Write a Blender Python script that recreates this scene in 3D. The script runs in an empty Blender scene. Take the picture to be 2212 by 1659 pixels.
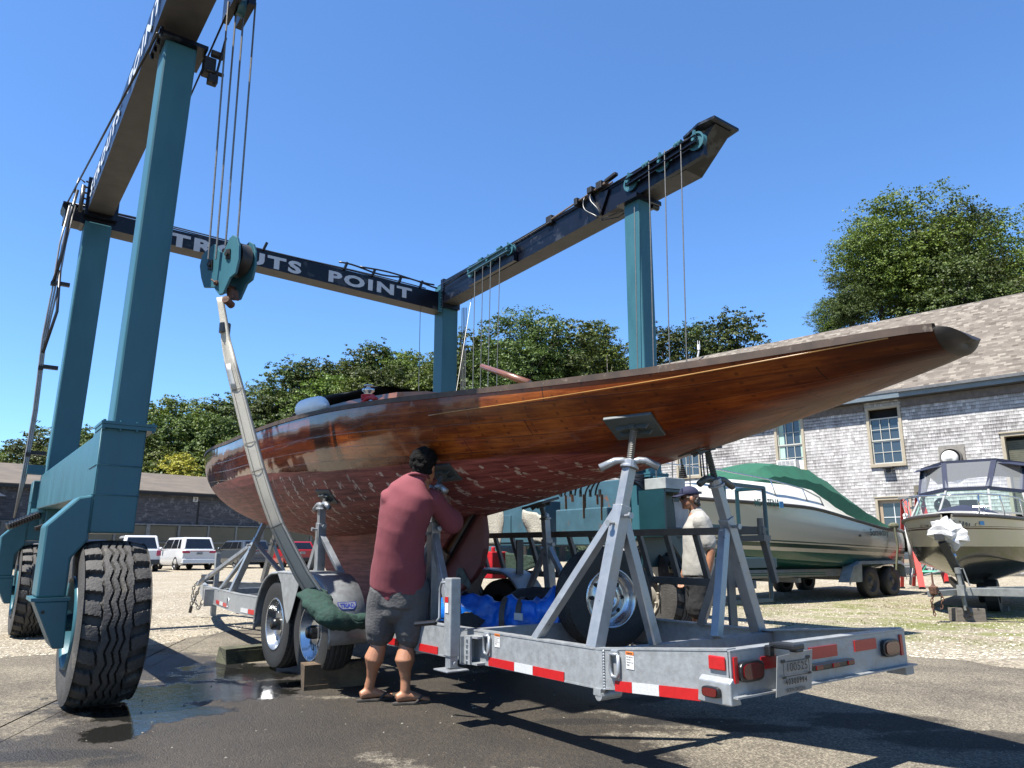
import bpy, math, random
from mathutils import Vector, Matrix, noise as mnoise
rnd = random.Random(7)
S = bpy.context.scene
COL = S.collection
R = math.radians
# ---------------------------------------------------------------- camera
CAMH, PITCH, FPX = 1.10, R(12.77), 1580.0
cam = bpy.data.cameras.new('camera'); camo = bpy.data.objects.new('camera', cam); COL.objects.link(camo)
cam.sensor_width = 36.0; cam.lens = FPX / 2212 * 36.0; cam.clip_start = 0.05; cam.clip_end = 3000
camo.location = (0, 0, CAMH); camo.rotation_euler = (R(90) + PITCH, 0, 0); S.camera = camo
_F = Vector((0, math.cos(PITCH), math.sin(PITCH))); _U = Vector((0, -math.sin(PITCH), math.cos(PITCH))); _X = Vector((1, 0, 0)); _C = Vector((0, 0, CAMH))
def ray(x, y): return _X * ((x - 1106) / FPX) + _F - _U * ((y - 829.5) / FPX)
def onz(x, y, z=0.0):
    v = ray(x, y); return _C + v * ((z - CAMH) / v.z)
def at(x, y, Y):
    v = ray(x, y); return _C + v * (Y / v.y)
def onplane(x, y, P0, n):
    v = ray(x, y); return _C + v * ((P0 - _C).dot(n) / v.dot(n))
def az(a): a = R(a); return Vector((math.sin(a), math.cos(a), 0))
E1, E2, E3 = az(-36.8), az(53.2), Vector((0, 0, 1))       # yard directions: along the travel lift and trailer, and across
A0 = Vector((-3.04, 5.69, 0))
def W(u, v, w=0.0): return A0 + E1 * u + E2 * v + E3 * w
def Lc(P): d = P - A0; return (d.dot(E1), d.dot(E2), P.z)
def Up(x, y, u): return onplane(x, y, A0 + E1 * u, E1)
def Vp(x, y, v): return onplane(x, y, A0 + E2 * v, E2)
# ---------------------------------------------------------------- materials
MATS = {}
def nd(nt, t, **k):
    n = nt.nodes.new(t)
    for a, b in k.items():
        if a in n.inputs: n.inputs[a].default_value = b
        else: setattr(n, a, b)
    return n
def c4(c): return (c[0], c[1], c[2], 1.0)
def mat(name, col, rough=.6, metal=0.0, var=.25, vscale=6.0, bump=0.0, bscale=40.0, coat=0.0, col2=None, thr=.5, sharp=.15, spec=.5, trans=0.0, alpha=1.0, detail=6.0, stretch=(1, 1, 1), wearcol=None, wear=.0, wscale=4.0, rvar=.0):
    if name in MATS: return MATS[name]
    K = .60; col = [c * K for c in col]; col2 = [c * K for c in col2] if col2 else None; wearcol = [c * K for c in wearcol] if wearcol else None
    m = bpy.data.materials.new(name); m.use_nodes = True; nt = m.node_tree; b = nt.nodes['Principled BSDF']; L = nt.links.new
    b.inputs['Roughness'].default_value = rough; b.inputs['Metallic'].default_value = metal; b.inputs['Coat Weight'].default_value = coat
    b.inputs['Coat Roughness'].default_value = .06
    b.inputs['Specular IOR Level'].default_value = spec; b.inputs['Transmission Weight'].default_value = trans; b.inputs['Alpha'].default_value = alpha
    tc = nd(nt, 'ShaderNodeTexCoord'); mp = nd(nt, 'ShaderNodeMapping'); mp.inputs['Scale'].default_value = stretch
    L(tc.outputs['Object'], mp.inputs['Vector'])
    nz = nd(nt, 'ShaderNodeTexNoise', Scale=vscale, Detail=detail, Roughness=.6); L(mp.outputs[0], nz.inputs['Vector'])
    rp = nd(nt, 'ShaderNodeValToRGB'); L(nz.outputs['Fac'], rp.inputs['Fac'])
    e = rp.color_ramp.elements
    if col2 is None:
        e[0].position = .3; e[1].position = .7
        e[0].color = c4([max(0, c * (1 - var)) for c in col]); e[1].color = c4([min(1, c * (1 + var)) for c in col])
    else:
        e[0].position = thr - sharp / 2; e[1].position = thr + sharp / 2; e[0].color = c4(col); e[1].color = c4(col2)
    out = rp.outputs['Color']
    if wearcol is not None:
        n2 = nd(nt, 'ShaderNodeTexNoise', Scale=wscale, Detail=8.0, Roughness=.7); L(tc.outputs['Object'], n2.inputs['Vector'])
        r2 = nd(nt, 'ShaderNodeValToRGB'); L(n2.outputs['Fac'], r2.inputs['Fac']); r2.color_ramp.elements[0].position = 1 - wear - .04; r2.color_ramp.elements[1].position = 1 - wear + .02
        mx = nd(nt, 'ShaderNodeMix', data_type='RGBA'); L(r2.outputs['Color'], mx.inputs['Factor']); L(out, mx.inputs[6]); mx.inputs[7].default_value = c4(wearcol); out = mx.outputs[2]
    L(out, b.inputs['Base Color'])
    if rvar:
        mr = nd(nt, 'ShaderNodeMapRange'); mr.inputs['To Min'].default_value = rough - rvar; mr.inputs['To Max'].default_value = rough + rvar; mr.inputs['From Min'].default_value = .3; mr.inputs['From Max'].default_value = .7
        L(nz.outputs['Fac'], mr.inputs['Value']); L(mr.outputs[0], b.inputs['Roughness'])
    if bump:
        bn = nd(nt, 'ShaderNodeTexNoise', Scale=bscale, Detail=5.0); L(mp.outputs[0], bn.inputs['Vector'])
        bp = nd(nt, 'ShaderNodeBump', Strength=bump, Distance=.02); L(bn.outputs['Fac'], bp.inputs['Height']); L(bp.outputs[0], b.inputs['Normal'])
    MATS[name] = m; return m
TEAL = mat('teal_paint', (.044, .150, .190), .42, spec=.3, var=.14, vscale=3, bump=.12, bscale=18, stretch=(1, 1, .35), wearcol=(.06, .035, .022), wear=.235, wscale=7, rvar=.08)
TEALR = mat('rusty_teal_paint', (.055, .135, .180), .5, var=.2, vscale=5, wearcol=(.24, .10, .04), wear=.36, wscale=3.2)
NAVY = mat('navy_black_paint', (.004, .005, .011), .32, spec=.3, var=.4, vscale=5, bump=.08, bscale=25, wearcol=(.045, .05, .06), wear=.40, wscale=2.5)
BEAMU = mat('beam_underside_bounce', (.05, .047, .045), .6, var=.35, vscale=4)  # navy beam underside, with brown ground-bounced light put into its colour
LETTER = mat('lettering_paint', (.62, .66, .70), .5, var=.08)
STEEL = mat('wire_rope_steel', (.22, .21, .19), .45, metal=.6, var=.3, vscale=60)
DARKM = mat('dark_grease_metal', (.022, .020, .018), .5, metal=.3, var=.4, vscale=20)
HOSE = mat('black_hose_rubber', (.014, .015, .018), .38)
RUST = mat('rusty_iron', (.12, .05, .025), .8, var=.5, vscale=30, bump=.3)
GALV = mat('galvanized_steel', (.42, .44, .45), .42, metal=.4, var=.16, vscale=22, bump=.06, bscale=60, wearcol=(.46, .48, .49), wear=.40, wscale=9, rvar=.1)
GALVP = mat('galvanized_tube', (.40, .425, .45), .36, metal=.5, var=.14, vscale=14, rvar=.1)
CHROME = mat('bright_wheel_steel', (.72, .75, .78), .22, metal=.9, var=.08)
RUBBER = mat('tyre_rubber', (.030, .029, .028), .72, var=.3, vscale=14, bump=.15, bscale=80)
RUBBERD = mat('worn_tyre_rubber', (.060, .056, .052), .75, var=.3, vscale=9, bump=.35, bscale=60, wearcol=(.13, .115, .095), wear=.38, wscale=6)
REDREF = mat('red_reflective_tape', (.52, .012, .014), .3, var=.1, vscale=40)
WHTREF = mat('white_reflective_tape', (.62, .63, .64), .3, var=.12, vscale=90)
REDLENS = mat('red_lamp_lens', (.13, .004, .005), .12, coat=.6)
BLKPL = mat('black_plastic', (.012, .012, .013), .35)
WHITEP = mat('white_paint', (.78, .78, .76), .4, var=.05)
# ---------------------------------------------------------------- mesh builder
class MB:
    def __init__(s): s.v = []; s.f = []; s.mi = []; s.cm = 0; s.uv = None
    def add(s, vs, fs):
        o = len(s.v); s.v += [Vector(p) for p in vs]
        for f in fs: s.f.append(tuple(i + o for i in f)); s.mi.append(s.cm)
        return s
    def hexa(s, p):      # 8 corners: bottom 4 ccw then top 4 ccw
        return s.add(p, [(3, 2, 1, 0), (4, 5, 6, 7), (0, 1, 5, 4), (1, 2, 6, 5), (2, 3, 7, 6), (3, 0, 4, 7)])
    def box(s, c, size, X=Vector((1, 0, 0)), Y=Vector((0, 1, 0)), Z=Vector((0, 0, 1))):
        c = Vector(c); a, b, d = X * size[0] / 2, Y * size[1] / 2, Z * size[2] / 2
        return s.hexa([c - a - b - d, c + a - b - d, c + a + b - d, c - a + b - d, c - a - b + d, c + a - b + d, c + a + b + d, c - a + b + d])
    def lbox(s, u0, u1, v0, v1, w0, w1):   # box in yard coordinates
        return s.hexa([W(u0, v0, w0), W(u0, v1, w0), W(u1, v1, w0), W(u1, v0, w0), W(u0, v0, w1), W(u0, v1, w1), W(u1, v1, w1), W(u1, v0, w1)])
    def bar(s, p0, p1, w, h=None, up=E3, w1=None, h1=None):
        p0, p1 = Vector(p0), Vector(p1); h = h or w; w1 = w1 or w; h1 = h1 or h
        d = (p1 - p0).normalized(); sd = d.cross(up)
        if sd.length < 1e-4: sd = d.cross(Vector((1, 0, 0)))
        sd.normalize(); u = sd.cross(d).normalized()
        r = []
        for p, a, b in ((p0, w, h), (p1, w1, h1)): r += [p - sd * a / 2 - u * b / 2, p + sd * a / 2 - u * b / 2, p + sd * a / 2 + u * b / 2, p - sd * a / 2 + u * b / 2]
        return s.hexa(r)
    def tube(s, pts, r, n=8, r1=None, cap=True):
        pts = [Vector(p) for p in pts]; k = len(pts); base = len(s.v); prev = None; vs = []; fs = []
        rr = r if isinstance(r, (list, tuple)) else [r + ((r1 if r1 is not None else r) - r) * i / max(1, k - 1) for i in range(k)]
        for i, p in enumerate(pts):
            t = (pts[min(i + 1, k - 1)] - pts[max(i - 1, 0)])
            t = t.normalized() if t.length > 1e-9 else Vector((0, 0, 1))
            if prev is None:
                a = t.cross(E3)
                if a.length < 1e-3: a = t.cross(Vector((1, 0, 0)))
            else: a = prev - t * prev.dot(t)
            a.normalize(); prev = a; b = t.cross(a)
            for j in range(n): q = 2 * math.pi * j / n; vs.append(p + (a * math.cos(q) + b * math.sin(q)) * rr[i])
        for i in range(k - 1):
            for j in range(n): j2 = (j + 1) % n; fs.append((i * n + j, i * n + j2, (i + 1) * n + j2, (i + 1) * n + j))
        if cap: fs.append(tuple(range(n - 1, -1, -1))); fs.append(tuple((k - 1) * n + j for j in range(n)))
        return s.add(vs, fs)
    def ell(s, pts, rad, n=12, side=None):     # loft of ellipses: rad list of (a,b); side = direction of a
        pts = [Vector(p) for p in pts]; k = len(pts); vs = []; fs = []
        side = Vector(side or (1, 0, 0))
        for i, p in enumerate(pts):
            t = (pts[min(i + 1, k - 1)] - pts[max(i - 1, 0)]).normalized()
            a = (side - t * side.dot(t)).normalized(); b = t.cross(a)
            for j in range(n): q = 2 * math.pi * j / n; vs.append(p + a * math.cos(q) * rad[i][0] + b * math.sin(q) * rad[i][1])
        for i in range(k - 1):
            for j in range(n): j2 = (j + 1) % n; fs.append((i * n + j, i * n + j2, (i + 1) * n + j2, (i + 1) * n + j))
        fs.append(tuple(range(n - 1, -1, -1))); fs.append(tuple((k - 1) * n + j for j in range(n)))
        return s.add(vs, fs)
    def lathe(s, c, axis, prof, n=32, a0=0.0, a1=2 * math.pi, ref=None):   # prof: (dist along axis, radius)
        c = Vector(c); axis = Vector(axis).normalized(); a = Vector(ref) if ref else axis.cross(E3)
        if a.length < 1e-3: a = axis.cross(Vector((1, 0, 0)))
        a = (a - axis * a.dot(axis)).normalized(); b = axis.cross(a); full = abs(a1 - a0 - 2 * math.pi) < 1e-6; m = n if full else n + 1; vs = []; fs = []
        for i in range(m):
            q = a0 + (a1 - a0) * i / n; d = a * math.cos(q) + b * math.sin(q)
            for (x, r) in prof: vs.append(c + axis * x + d * r)
        k = len(prof)
        for i in range(n):
            i2 = (i + 1) % m
            for j in range(k - 1): fs.append((i * k + j, i2 * k + j, i2 * k + j + 1, i * k + j + 1))
        return s.add(vs, fs)
    def prism(s, poly, t):      # planar polygon (list of points) extruded by vector t
        n = len(poly); poly = [Vector(p) for p in poly]; t = Vector(t)
        return s.add(poly + [p + t for p in poly], [tuple(range(n - 1, -1, -1)), tuple(range(n, 2 * n))] + [(i, (i + 1) % n, (i + 1) % n + n, i + n) for i in range(n)])
    def sphere(s, c, r, n=12, m=8, X=Vector((1, 0, 0)), Y=Vector((0, 1, 0)), Z=Vector((0, 0, 1))):
        c = Vector(c); r = r if isinstance(r, (tuple, list)) else (r, r, r); vs = [c - Z * r[2]]; fs = []
        for i in range(1, m):
            t = math.pi * i / m
            for j in range(n): q = 2 * math.pi * j / n; vs.append(c + X * r[0] * math.sin(t) * math.cos(q) + Y * r[1] * math.sin(t) * math.sin(q) - Z * r[2] * math.cos(t))
        vs.append(c + Z * r[2]); e = len(vs) - 1
        for j in range(n):
            j2 = (j + 1) % n; fs.append((0, 1 + j2, 1 + j)); fs.append((e, 1 + (m - 2) * n + j, 1 + (m - 2) * n + j2))
            for i in range(m - 2): fs.append((1 + i * n + j, 1 + i * n + j2, 1 + (i + 1) * n + j2, 1 + (i + 1) * n + j))
        return s.add(vs, fs)
    def grid(s, rows):   # rows of equal length point lists
        k = len(rows[0]); vs = [p for r in rows for p in r]; fs = []
        for i in range(len(rows) - 1):
            for j in range(k - 1): fs.append((i * k + j, i * k + j + 1, (i + 1) * k + j + 1, (i + 1) * k + j))
        return s.add(vs, fs)
    def build(s, name, m, parent=None, smooth=False, bevel=0.0, solid=0.0, mods=()):
        root = parent
        while root is not None and root.parent is not None: root = root.parent
        off = root.location if root is not None else Vector((0, 0, 0))
        me = bpy.data.meshes.new(name); me.from_pydata([tuple(p - off) for p in s.v], [], s.f)
        ms = m if isinstance(m, (list, tuple)) else [m]
        for x in ms: me.materials.append(x)
        if len(ms) > 1:
            for p, i in zip(me.polygons, s.mi): p.material_index = i
        if smooth:
            for p in me.polygons: p.use_smooth = True
        me.update()
        o = bpy.data.objects.new(name, me); COL.objects.link(o)
        if parent is not None: o.parent = parent
        if solid: q = o.modifiers.new('solid', 'SOLIDIFY'); q.thickness = solid; q.offset = 0
        if bevel: q = o.modifiers.new('bevel', 'BEVEL'); q.width = bevel; q.segments = 2; q.limit_method = 'ANGLE'; q.angle_limit = R(40)
        return o
def tag(o, label=None, cat=None, group=None, kind=None):
    if label: o['label'] = label
    if cat: o['category'] = cat
    if group: o['group'] = group
    if kind: o['kind'] = kind
    return o
def thing(name, label, cat, loc=(0, 0, 0), group=None, rz=0.0):
    o = bpy.data.objects.new(name, None); COL.objects.link(o); o.location = loc; o.rotation_euler = (0, 0, rz); o.empty_display_size = .2
    return tag(o, label, cat, group)
def copy_tree(o, parent=None):
    c = o.copy(); COL.objects.link(c); c.parent = parent
    for ch in list(o.children): copy_tree(ch, c)
    return c
def text(s, parent, m, org, xd, yd, h, wid=None, name='lettering', bold=.02, depth=.004, sp=1.0, shear=0.0):
    """flat raised lettering; org = lower left corner, h = cap height, wid = overall width"""
    cu = bpy.data.curves.new('t', 'FONT'); cu.body = s; cu.size = 1.0; cu.offset = bold; cu.space_character = sp; cu.shear = shear; cu.resolution_u = 3
    ob = bpy.data.objects.new('t', cu); COL.objects.link(ob); dg = bpy.context.evaluated_depsgraph_get(); dg.update()
    me = bpy.data.meshes.new_from_object(ob.evaluated_get(dg)); bpy.data.objects.remove(ob)
    vs = [v.co.copy() for v in me.vertices]; fs = [tuple(p.vertices) for p in me.polygons]
    x0 = min(v.x for v in vs); x1 = max(v.x for v in vs); y1 = max(v.y for v in vs); y0 = min(v.y for v in vs)
    if y0 > -.1: y0 = y0
    sy = h / (y1 - y0); sx = (wid / (x1 - x0)) if wid else sy
    xd, yd = Vector(xd).normalized(), Vector(yd).normalized(); n = xd.cross(yd).normalized()
    mb = MB(); mb.add([Vector(org) + xd * (v.x - x0) * sx + yd * (v.y - y0) * sy + n * depth for v in vs], fs)
    return mb.build(name, m, parent)
def lerp(a, b, t): return a + (b - a) * t
def interp(tab, x):
    if x <= tab[0][0]: return tab[0][1]
    for (a, b), (c, d) in zip(tab, tab[1:]):
        if x <= c: return b + (d - b) * (x - a) / (c - a)
    return tab[-1][1]
def smooth_interp(tab, x):
    n = len(tab)
    if x <= tab[0][0]: return tab[0][1]
    if x >= tab[-1][0]: return tab[-1][1]
    for i in range(n - 1):
        if x <= tab[i + 1][0]: break
    g = lambda j: tab[max(0, min(n - 1, j))]
    (xa, ya), (x0, y0), (x1, y1), (xb, yb) = g(i - 1), g(i), g(i + 1), g(i + 2)
    m0 = (y1 - ya) / (x1 - xa) if x1 != xa else 0; m1 = (yb - y0) / (xb - x0) if xb != x0 else 0
    h = x1 - x0; t = (x - x0) / h
    return (2 * t**3 - 3 * t**2 + 1) * y0 + (t**3 - 2 * t**2 + t) * h * m0 + (-2 * t**3 + 3 * t**2) * y1 + (t**3 - t**2) * h * m1
def bez(p0, p1, p2, p3, n=10):
    p0, p1, p2, p3 = map(Vector, (p0, p1, p2, p3))
    return [p0 * (1 - t)**3 + p1 * 3 * t * (1 - t)**2 + p2 * 3 * t * t * (1 - t) + p3 * t**3 for t in [i / n for i in range(n + 1)]]
# ---------------------------------------------------------------- sky, sun
SUN_AZ, SUN_EL = 233.5, 62.5
w = bpy.data.worlds.new('World'); S.world = w; w.use_nodes = True; nt = w.node_tree
bg = nt.nodes['Background']; sk = nd(nt, 'ShaderNodeTexSky'); sk.sky_type = 'NISHITA'; sk.sun_disc = False
sk.sun_elevation = R(SUN_EL); sk.sun_rotation = R(SUN_AZ); sk.air_density = 1.0; sk.dust_density = .1; sk.ozone_density = 4.5; sk.altitude = 0
tint = nd(nt, 'ShaderNodeMix', data_type='RGBA', blend_type='MULTIPLY'); tint.inputs[0].default_value = 1; tint.inputs[7].default_value = (.70, .93, 1.14, 1)
nt.links.new(sk.outputs[0], tint.inputs[6]); nt.links.new(tint.outputs[2], bg.inputs[0]); bg.inputs[1].default_value = .0745
sl = bpy.data.lights.new('sun', 'SUN'); sl.energy = 5.0; sl.angle = R(.53); sl.color = (1.0, .955, .88)
so = bpy.data.objects.new('sun', sl); COL.objects.link(so)
sd = az(SUN_AZ) * math.cos(R(SUN_EL)) + E3 * math.sin(R(SUN_EL)); so.rotation_euler = sd.to_track_quat('Z', 'Y').to_euler()
S.view_settings.view_transform = 'Standard'; S.view_settings.look = 'None'; S.view_settings.exposure = 1.58; S.view_settings.gamma = 1
S.render.engine = 'CYCLES'; S.cycles.max_bounces = 7; S.cycles.transparent_max_bounces = 12
# ---------------------------------------------------------------- ground
def rise(x, y):
    t = min(1, max(0, (y - 17) / 8.0)) * min(1, max(0, (x - 1.0) / 5)); t = t * t * (3 - 2 * t); return .2 * t
def ground_mat():
    m = bpy.data.materials.new('gravel_and_weeds'); m.use_nodes = True; nt = m.node_tree; b = nt.nodes['Principled BSDF']; L = nt.links.new
    g = nd(nt, 'ShaderNodeNewGeometry'); P = g.outputs['Position']
    v = nd(nt, 'ShaderNodeTexVoronoi', Scale=26.0); L(P, v.inputs['Vector'])
    r = nd(nt, 'ShaderNodeValToRGB'); L(v.outputs['Color'], r.inputs['Fac']); e = r.color_ramp.elements
    e[0].color = (.13, .115, .088, 1); e[1].color = (.40, .365, .30, 1); e.new(.5).color = (.26, .235, .19, 1)
    n = nd(nt, 'ShaderNodeTexNoise', Scale=.55, Detail=8.0, Roughness=.65); L(P, n.inputs['Vector'])
    r2 = nd(nt, 'ShaderNodeValToRGB'); L(n.outputs['Fac'], r2.inputs['Fac']); r2.color_ramp.elements[0].position = .35; r2.color_ramp.elements[1].position = .7
    mx = nd(nt, 'ShaderNodeMix', data_type='RGBA', blend_type='MULTIPLY'); mx.inputs[0].default_value = .75
    r2.color_ramp.elements[0].color = (.80, .74, .64, 1); r2.color_ramp.elements[1].color = (1.05, 1.03, 1.0, 1)
    L(r.outputs[0], mx.inputs[6]); L(r2.outputs[0], mx.inputs[7])
    # weed and moss cover on the right side of the yard
    sx = nd(nt, 'ShaderNodeSeparateXYZ'); L(P, sx.inputs[0])
    def rng(o, a, b_, c, d):
        q = nd(nt, 'ShaderNodeMapRange'); q.inputs[1].default_value = a; q.inputs[2].default_value = b_; q.inputs[3].default_value = c; q.inputs[4].default_value = d; L(o, q.inputs[0]); return q.outputs[0]
    def mth(op, a, b_):
        q = nd(nt, 'ShaderNodeMath', operation=op)
        for i, z in enumerate((a, b_)):
            if isinstance(z, (int, float)): q.inputs[i].default_value = z
            else: L(z, q.inputs[i])
        return q.outputs[0]
    mask = mth('MULTIPLY', rng(sx.outputs[0], 3.4, 6.0, 0, 1), mth('MULTIPLY', rng(sx.outputs[1], 8.4, 9.6, 0, 1), rng(sx.outputs[1], 20, 14.5, 0, 1)))
    n3 = nd(nt, 'ShaderNodeTexNoise', Scale=1.1, Detail=10.0, Roughness=.75); L(P, n3.inputs['Vector'])
    wm = mth('MULTIPLY', mask, rng(n3.outputs['Fac'], .46, .56, 0, 1))
    n4 = nd(nt, 'ShaderNodeTexNoise', Scale=22.0, Detail=6.0, Roughness=.8); L(P, n4.inputs['Vector'])
    r3 = nd(nt, 'ShaderNodeValToRGB'); L(n4.outputs['Fac'], r3.inputs['Fac']); r3.color_ramp.elements[0].position = .35; r3.color_ramp.elements[1].position = .7
    r3.color_ramp.elements[0].color = (.06, .08, .02, 1); r3.color_ramp.elements[1].color = (.20, .21, .06, 1)
    m2 = nd(nt, 'ShaderNodeMix', data_type='RGBA'); L(mth('MULTIPLY', wm, rng(n4.outputs['Fac'], .38, .5, 0, 1)), m2.inputs[0]); L(mx.outputs[2], m2.inputs[6]); L(r3.outputs[0], m2.inputs[7])
    L(m2.outputs[2], b.inputs['Base Color']); b.inputs['Roughness'].default_value = .95; b.inputs['Specular IOR Level'].default_value = .2
    bp = nd(nt, 'ShaderNodeBump', Strength=.8, Distance=.03); L(v.outputs['Distance'], bp.inputs['Height'])
    bn = nd(nt, 'ShaderNodeTexNoise', Scale=5.0, Detail=9.0, Roughness=.7); L(P, bn.inputs['Vector'])
    b2 = nd(nt, 'ShaderNodeBump', Strength=.7, Distance=.12); L(bn.outputs['Fac'], b2.inputs['Height']); L(bp.outputs[0], b2.inputs['Normal']); L(b2.outputs[0], b.inputs['Normal'])
    return m
GR = ground_mat()
g = MB(); xs = [-600, -200, -80] + [-40 + i * 2 for i in range(41)] + [60, 200, 600]; ys = [-600, -100, -20, -6, -2] + [i for i in range(0, 46)] + [60, 120, 300, 900]
g.grid([[Vector((x, y, rise(x, y))) for y in ys] for x in xs][::-1]); tag(g.build('ground', GR, smooth=True), kind='structure')
def asphalt_mat():
    m = bpy.data.materials.new('wet_asphalt'); m.use_nodes = True; nt = m.node_tree; b = nt.nodes['Principled BSDF']; L = nt.links.new
    g = nd(nt, 'ShaderNodeNewGeometry'); P = g.outputs['Position']
    def noise(sc, de=6.0, ro=.6):
        q = nd(nt, 'ShaderNodeTexNoise', Scale=sc, Detail=de, Roughness=ro); L(P, q.inputs['Vector']); return q.outputs['Fac']
    def rng(o, a, b_, c, d):
        q = nd(nt, 'ShaderNodeMapRange'); q.inputs[1].default_value = a; q.inputs[2].default_value = b_; q.inputs[3].default_value = c; q.inputs[4].default_value = d; L(o, q.inputs[0]); return q.outputs[0]
    def mth(op, a, b_=0.0):
        q = nd(nt, 'ShaderNodeMath', operation=op)
        for i, z in enumerate((a, b_)):
            if isinstance(z, (int, float)): q.inputs[i].default_value = z
            else: L(z, q.inputs[i])
        return q.outputs[0]
    def mix(f, a, b_, bl='MIX'):
        q = nd(nt, 'ShaderNodeMix', data_type='RGBA', blend_type=bl)
        for i, z in ((0, f), (6, a), (7, b_)):
            if isinstance(z, tuple): q.inputs[i].default_value = z
            elif isinstance(z, (int, float)): q.inputs[i].default_value = z
            else: L(z, q.inputs[i])
        return q.outputs[2]
    vo = nd(nt, 'ShaderNodeTexVoronoi', Scale=95.0); L(P, vo.inputs['Vector'])
    agg = nd(nt, 'ShaderNodeValToRGB'); L(vo.outputs['Color'], agg.inputs['Fac']); e = agg.color_ramp.elements; e[0].color = (.062, .057, .048, 1); e[1].color = (.25, .23, .19, 1); e.new(.55).color = (.118, .108, .091, 1)
    big = noise(.9, 9.0, .65)
    col = mix(1.0, agg.outputs[0], mix(rng(big, .35, .68, 0, 1), (.66, .63, .60, 1), (1.25, 1.2, 1.1, 1)), 'MULTIPLY')
    # wet zone: a band of ellipses roughened by noise; puddles inside it
    def blob(cx, cy, rx, ry, ang):
        s = nd(nt, 'ShaderNodeMapping'); s.vector_type = 'TEXTURE'; s.inputs['Location'].default_value = (cx, cy, 0); s.inputs['Rotation'].default_value = (0, 0, R(ang)); s.inputs['Scale'].default_value = (rx, ry, 1)
        L(P, s.inputs['Vector']); sx = nd(nt, 'ShaderNodeSeparateXYZ'); L(s.outputs[0], sx.inputs[0])
        return mth('SQRT', mth('ADD', mth('MULTIPLY', sx.outputs[0], sx.outputs[0]), mth('MULTIPLY', sx.outputs[1], sx.outputs[1])))
    d = None
    for a in WETS:
        q = blob(*a); d = q if d is None else mth('MINIMUM', d, q)
    wet = rng(mth('ADD', d, rng(noise(1.9, 10.0, .74), 0, 1, -1.0, 1.0)), 1.08, .92, 0, 1)
    d2 = None
    for a in PUDS:
        q = blob(*a); d2 = q if d2 is None else mth('MINIMUM', d2, q)
    pud = rng(mth('ADD', d2, rng(noise(3.0, 10.0, .72), 0, 1, -1.1, 1.1)), 1.04, .90, 0, 1)
    d3 = None
    for a in STNS:
        q = blob(*a); d3 = q if d3 is None else mth('MINIMUM', d3, q)
    stn = rng(mth('ADD', d3, rng(noise(6.0, 9.0, .75), 0, 1, -.7, .7)), 1.1, .8, 0, .75)
    col = mix(stn, col, (.02, .018, .016, 1))
    col = mix(wet, col, mix(1.0, col, (.20, .18, .155, 1), 'MULTIPLY')); col = mix(pud, col, (.010, .010, .009, 1))
    L(col, b.inputs['Base Color'])
    rough = mth('ADD', mth('MULTIPLY', wet, -.30), .88); rough = mth('ADD', rough, mth('MULTIPLY', pud, -.50)); L(rough, b.inputs['Roughness'])
    L(mth('ADD', mth('MULTIPLY', wet, .35), .15), b.inputs['Specular IOR Level'])
    hs = mth('ADD', mth('MULTIPLY', vo.outputs['Distance'], .5), noise(30.0, 5.0, .7))
    bp = nd(nt, 'ShaderNodeBump', Distance=.012); L(hs, bp.inputs['Height']); L(mth('ADD', mth('MULTIPLY', pud, -.9), .95), bp.inputs['Strength'])
    b2 = nd(nt, 'ShaderNodeBump', Strength=.25, Distance=.004); L(noise(11.0, 3.0, .5), b2.inputs['Height']); L(bp.outputs[0], b2.inputs['Normal']); L(b2.outputs[0], b.inputs['Normal'])
    return m
def gz(x, y): p = onz(x, y); return (p.x, p.y)
def bl(x, y, rx, ry, a=0): p = onz(x, y); return (p.x, p.y, rx, ry, a)
WETS = [bl(420, 1500, 1.1, .9), bl(760, 1560, 2.0, 1.0, 0), bl(700, 1470, 1.6, .9), bl(1050, 1490, 1.3, .9), bl(330, 1440, .5, .9), bl(250, 1600, .6, .5), bl(1150, 1620, .8, .5), bl(500, 1650, .9, .5)]
PUDS = [bl(390, 1500, .80, .50, 10), bl(540, 1455, .62, .42, 15), bl(640, 1478, .50, .20, 0), bl(320, 1540, .5, .3, 0), bl(250, 1585, .22, .25, 0), bl(470, 1440, .35, .3, 0)]
STNS = [bl(1330, 1520, .6, .14, 30), bl(1470, 1560, .5, .12), bl(1640, 1575, .35, .12), bl(1900, 1560, .5, .3), bl(2100, 1600, .6, .25), bl(1250, 1560, .3, .1), bl(100, 1640, .5, .2)]
ASP = asphalt_mat()
edge = [onz(x, y) for x, y in [(-900, 1445), (-300, 1432), (0, 1421), (150, 1412), (290, 1400), (385, 1385), (470, 1368), (560, 1352), (700, 1338), (900, 1332), (1100, 1335), (1250, 1345), (1400, 1362), (1560, 1388), (1700, 1398), (1850, 1407), (1980, 1418), (2100, 1432), (2212, 1444), (2600, 1470), (3200, 1500)]]
a = MB(); r0 = []; r1 = []; r2 = []
fine = []
for i in range(len(edge) - 1):
    for k in range(6):
        t = k / 6; p = edge[i].lerp(edge[i + 1], t); p = p + Vector((mnoise.noise(p * 3) * .12, mnoise.noise(p * 3.7 + Vector((5, 5, 5))) * .14, 0)); fine.append(p)
a.grid([[Vector((p.x * .2, -8 if p.y > 0 else -8, .004)) for p in fine], [Vector((p.x, p.y, .004)) for p in fine]])
tag(a.build('road', ASP), kind='structure')
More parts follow.
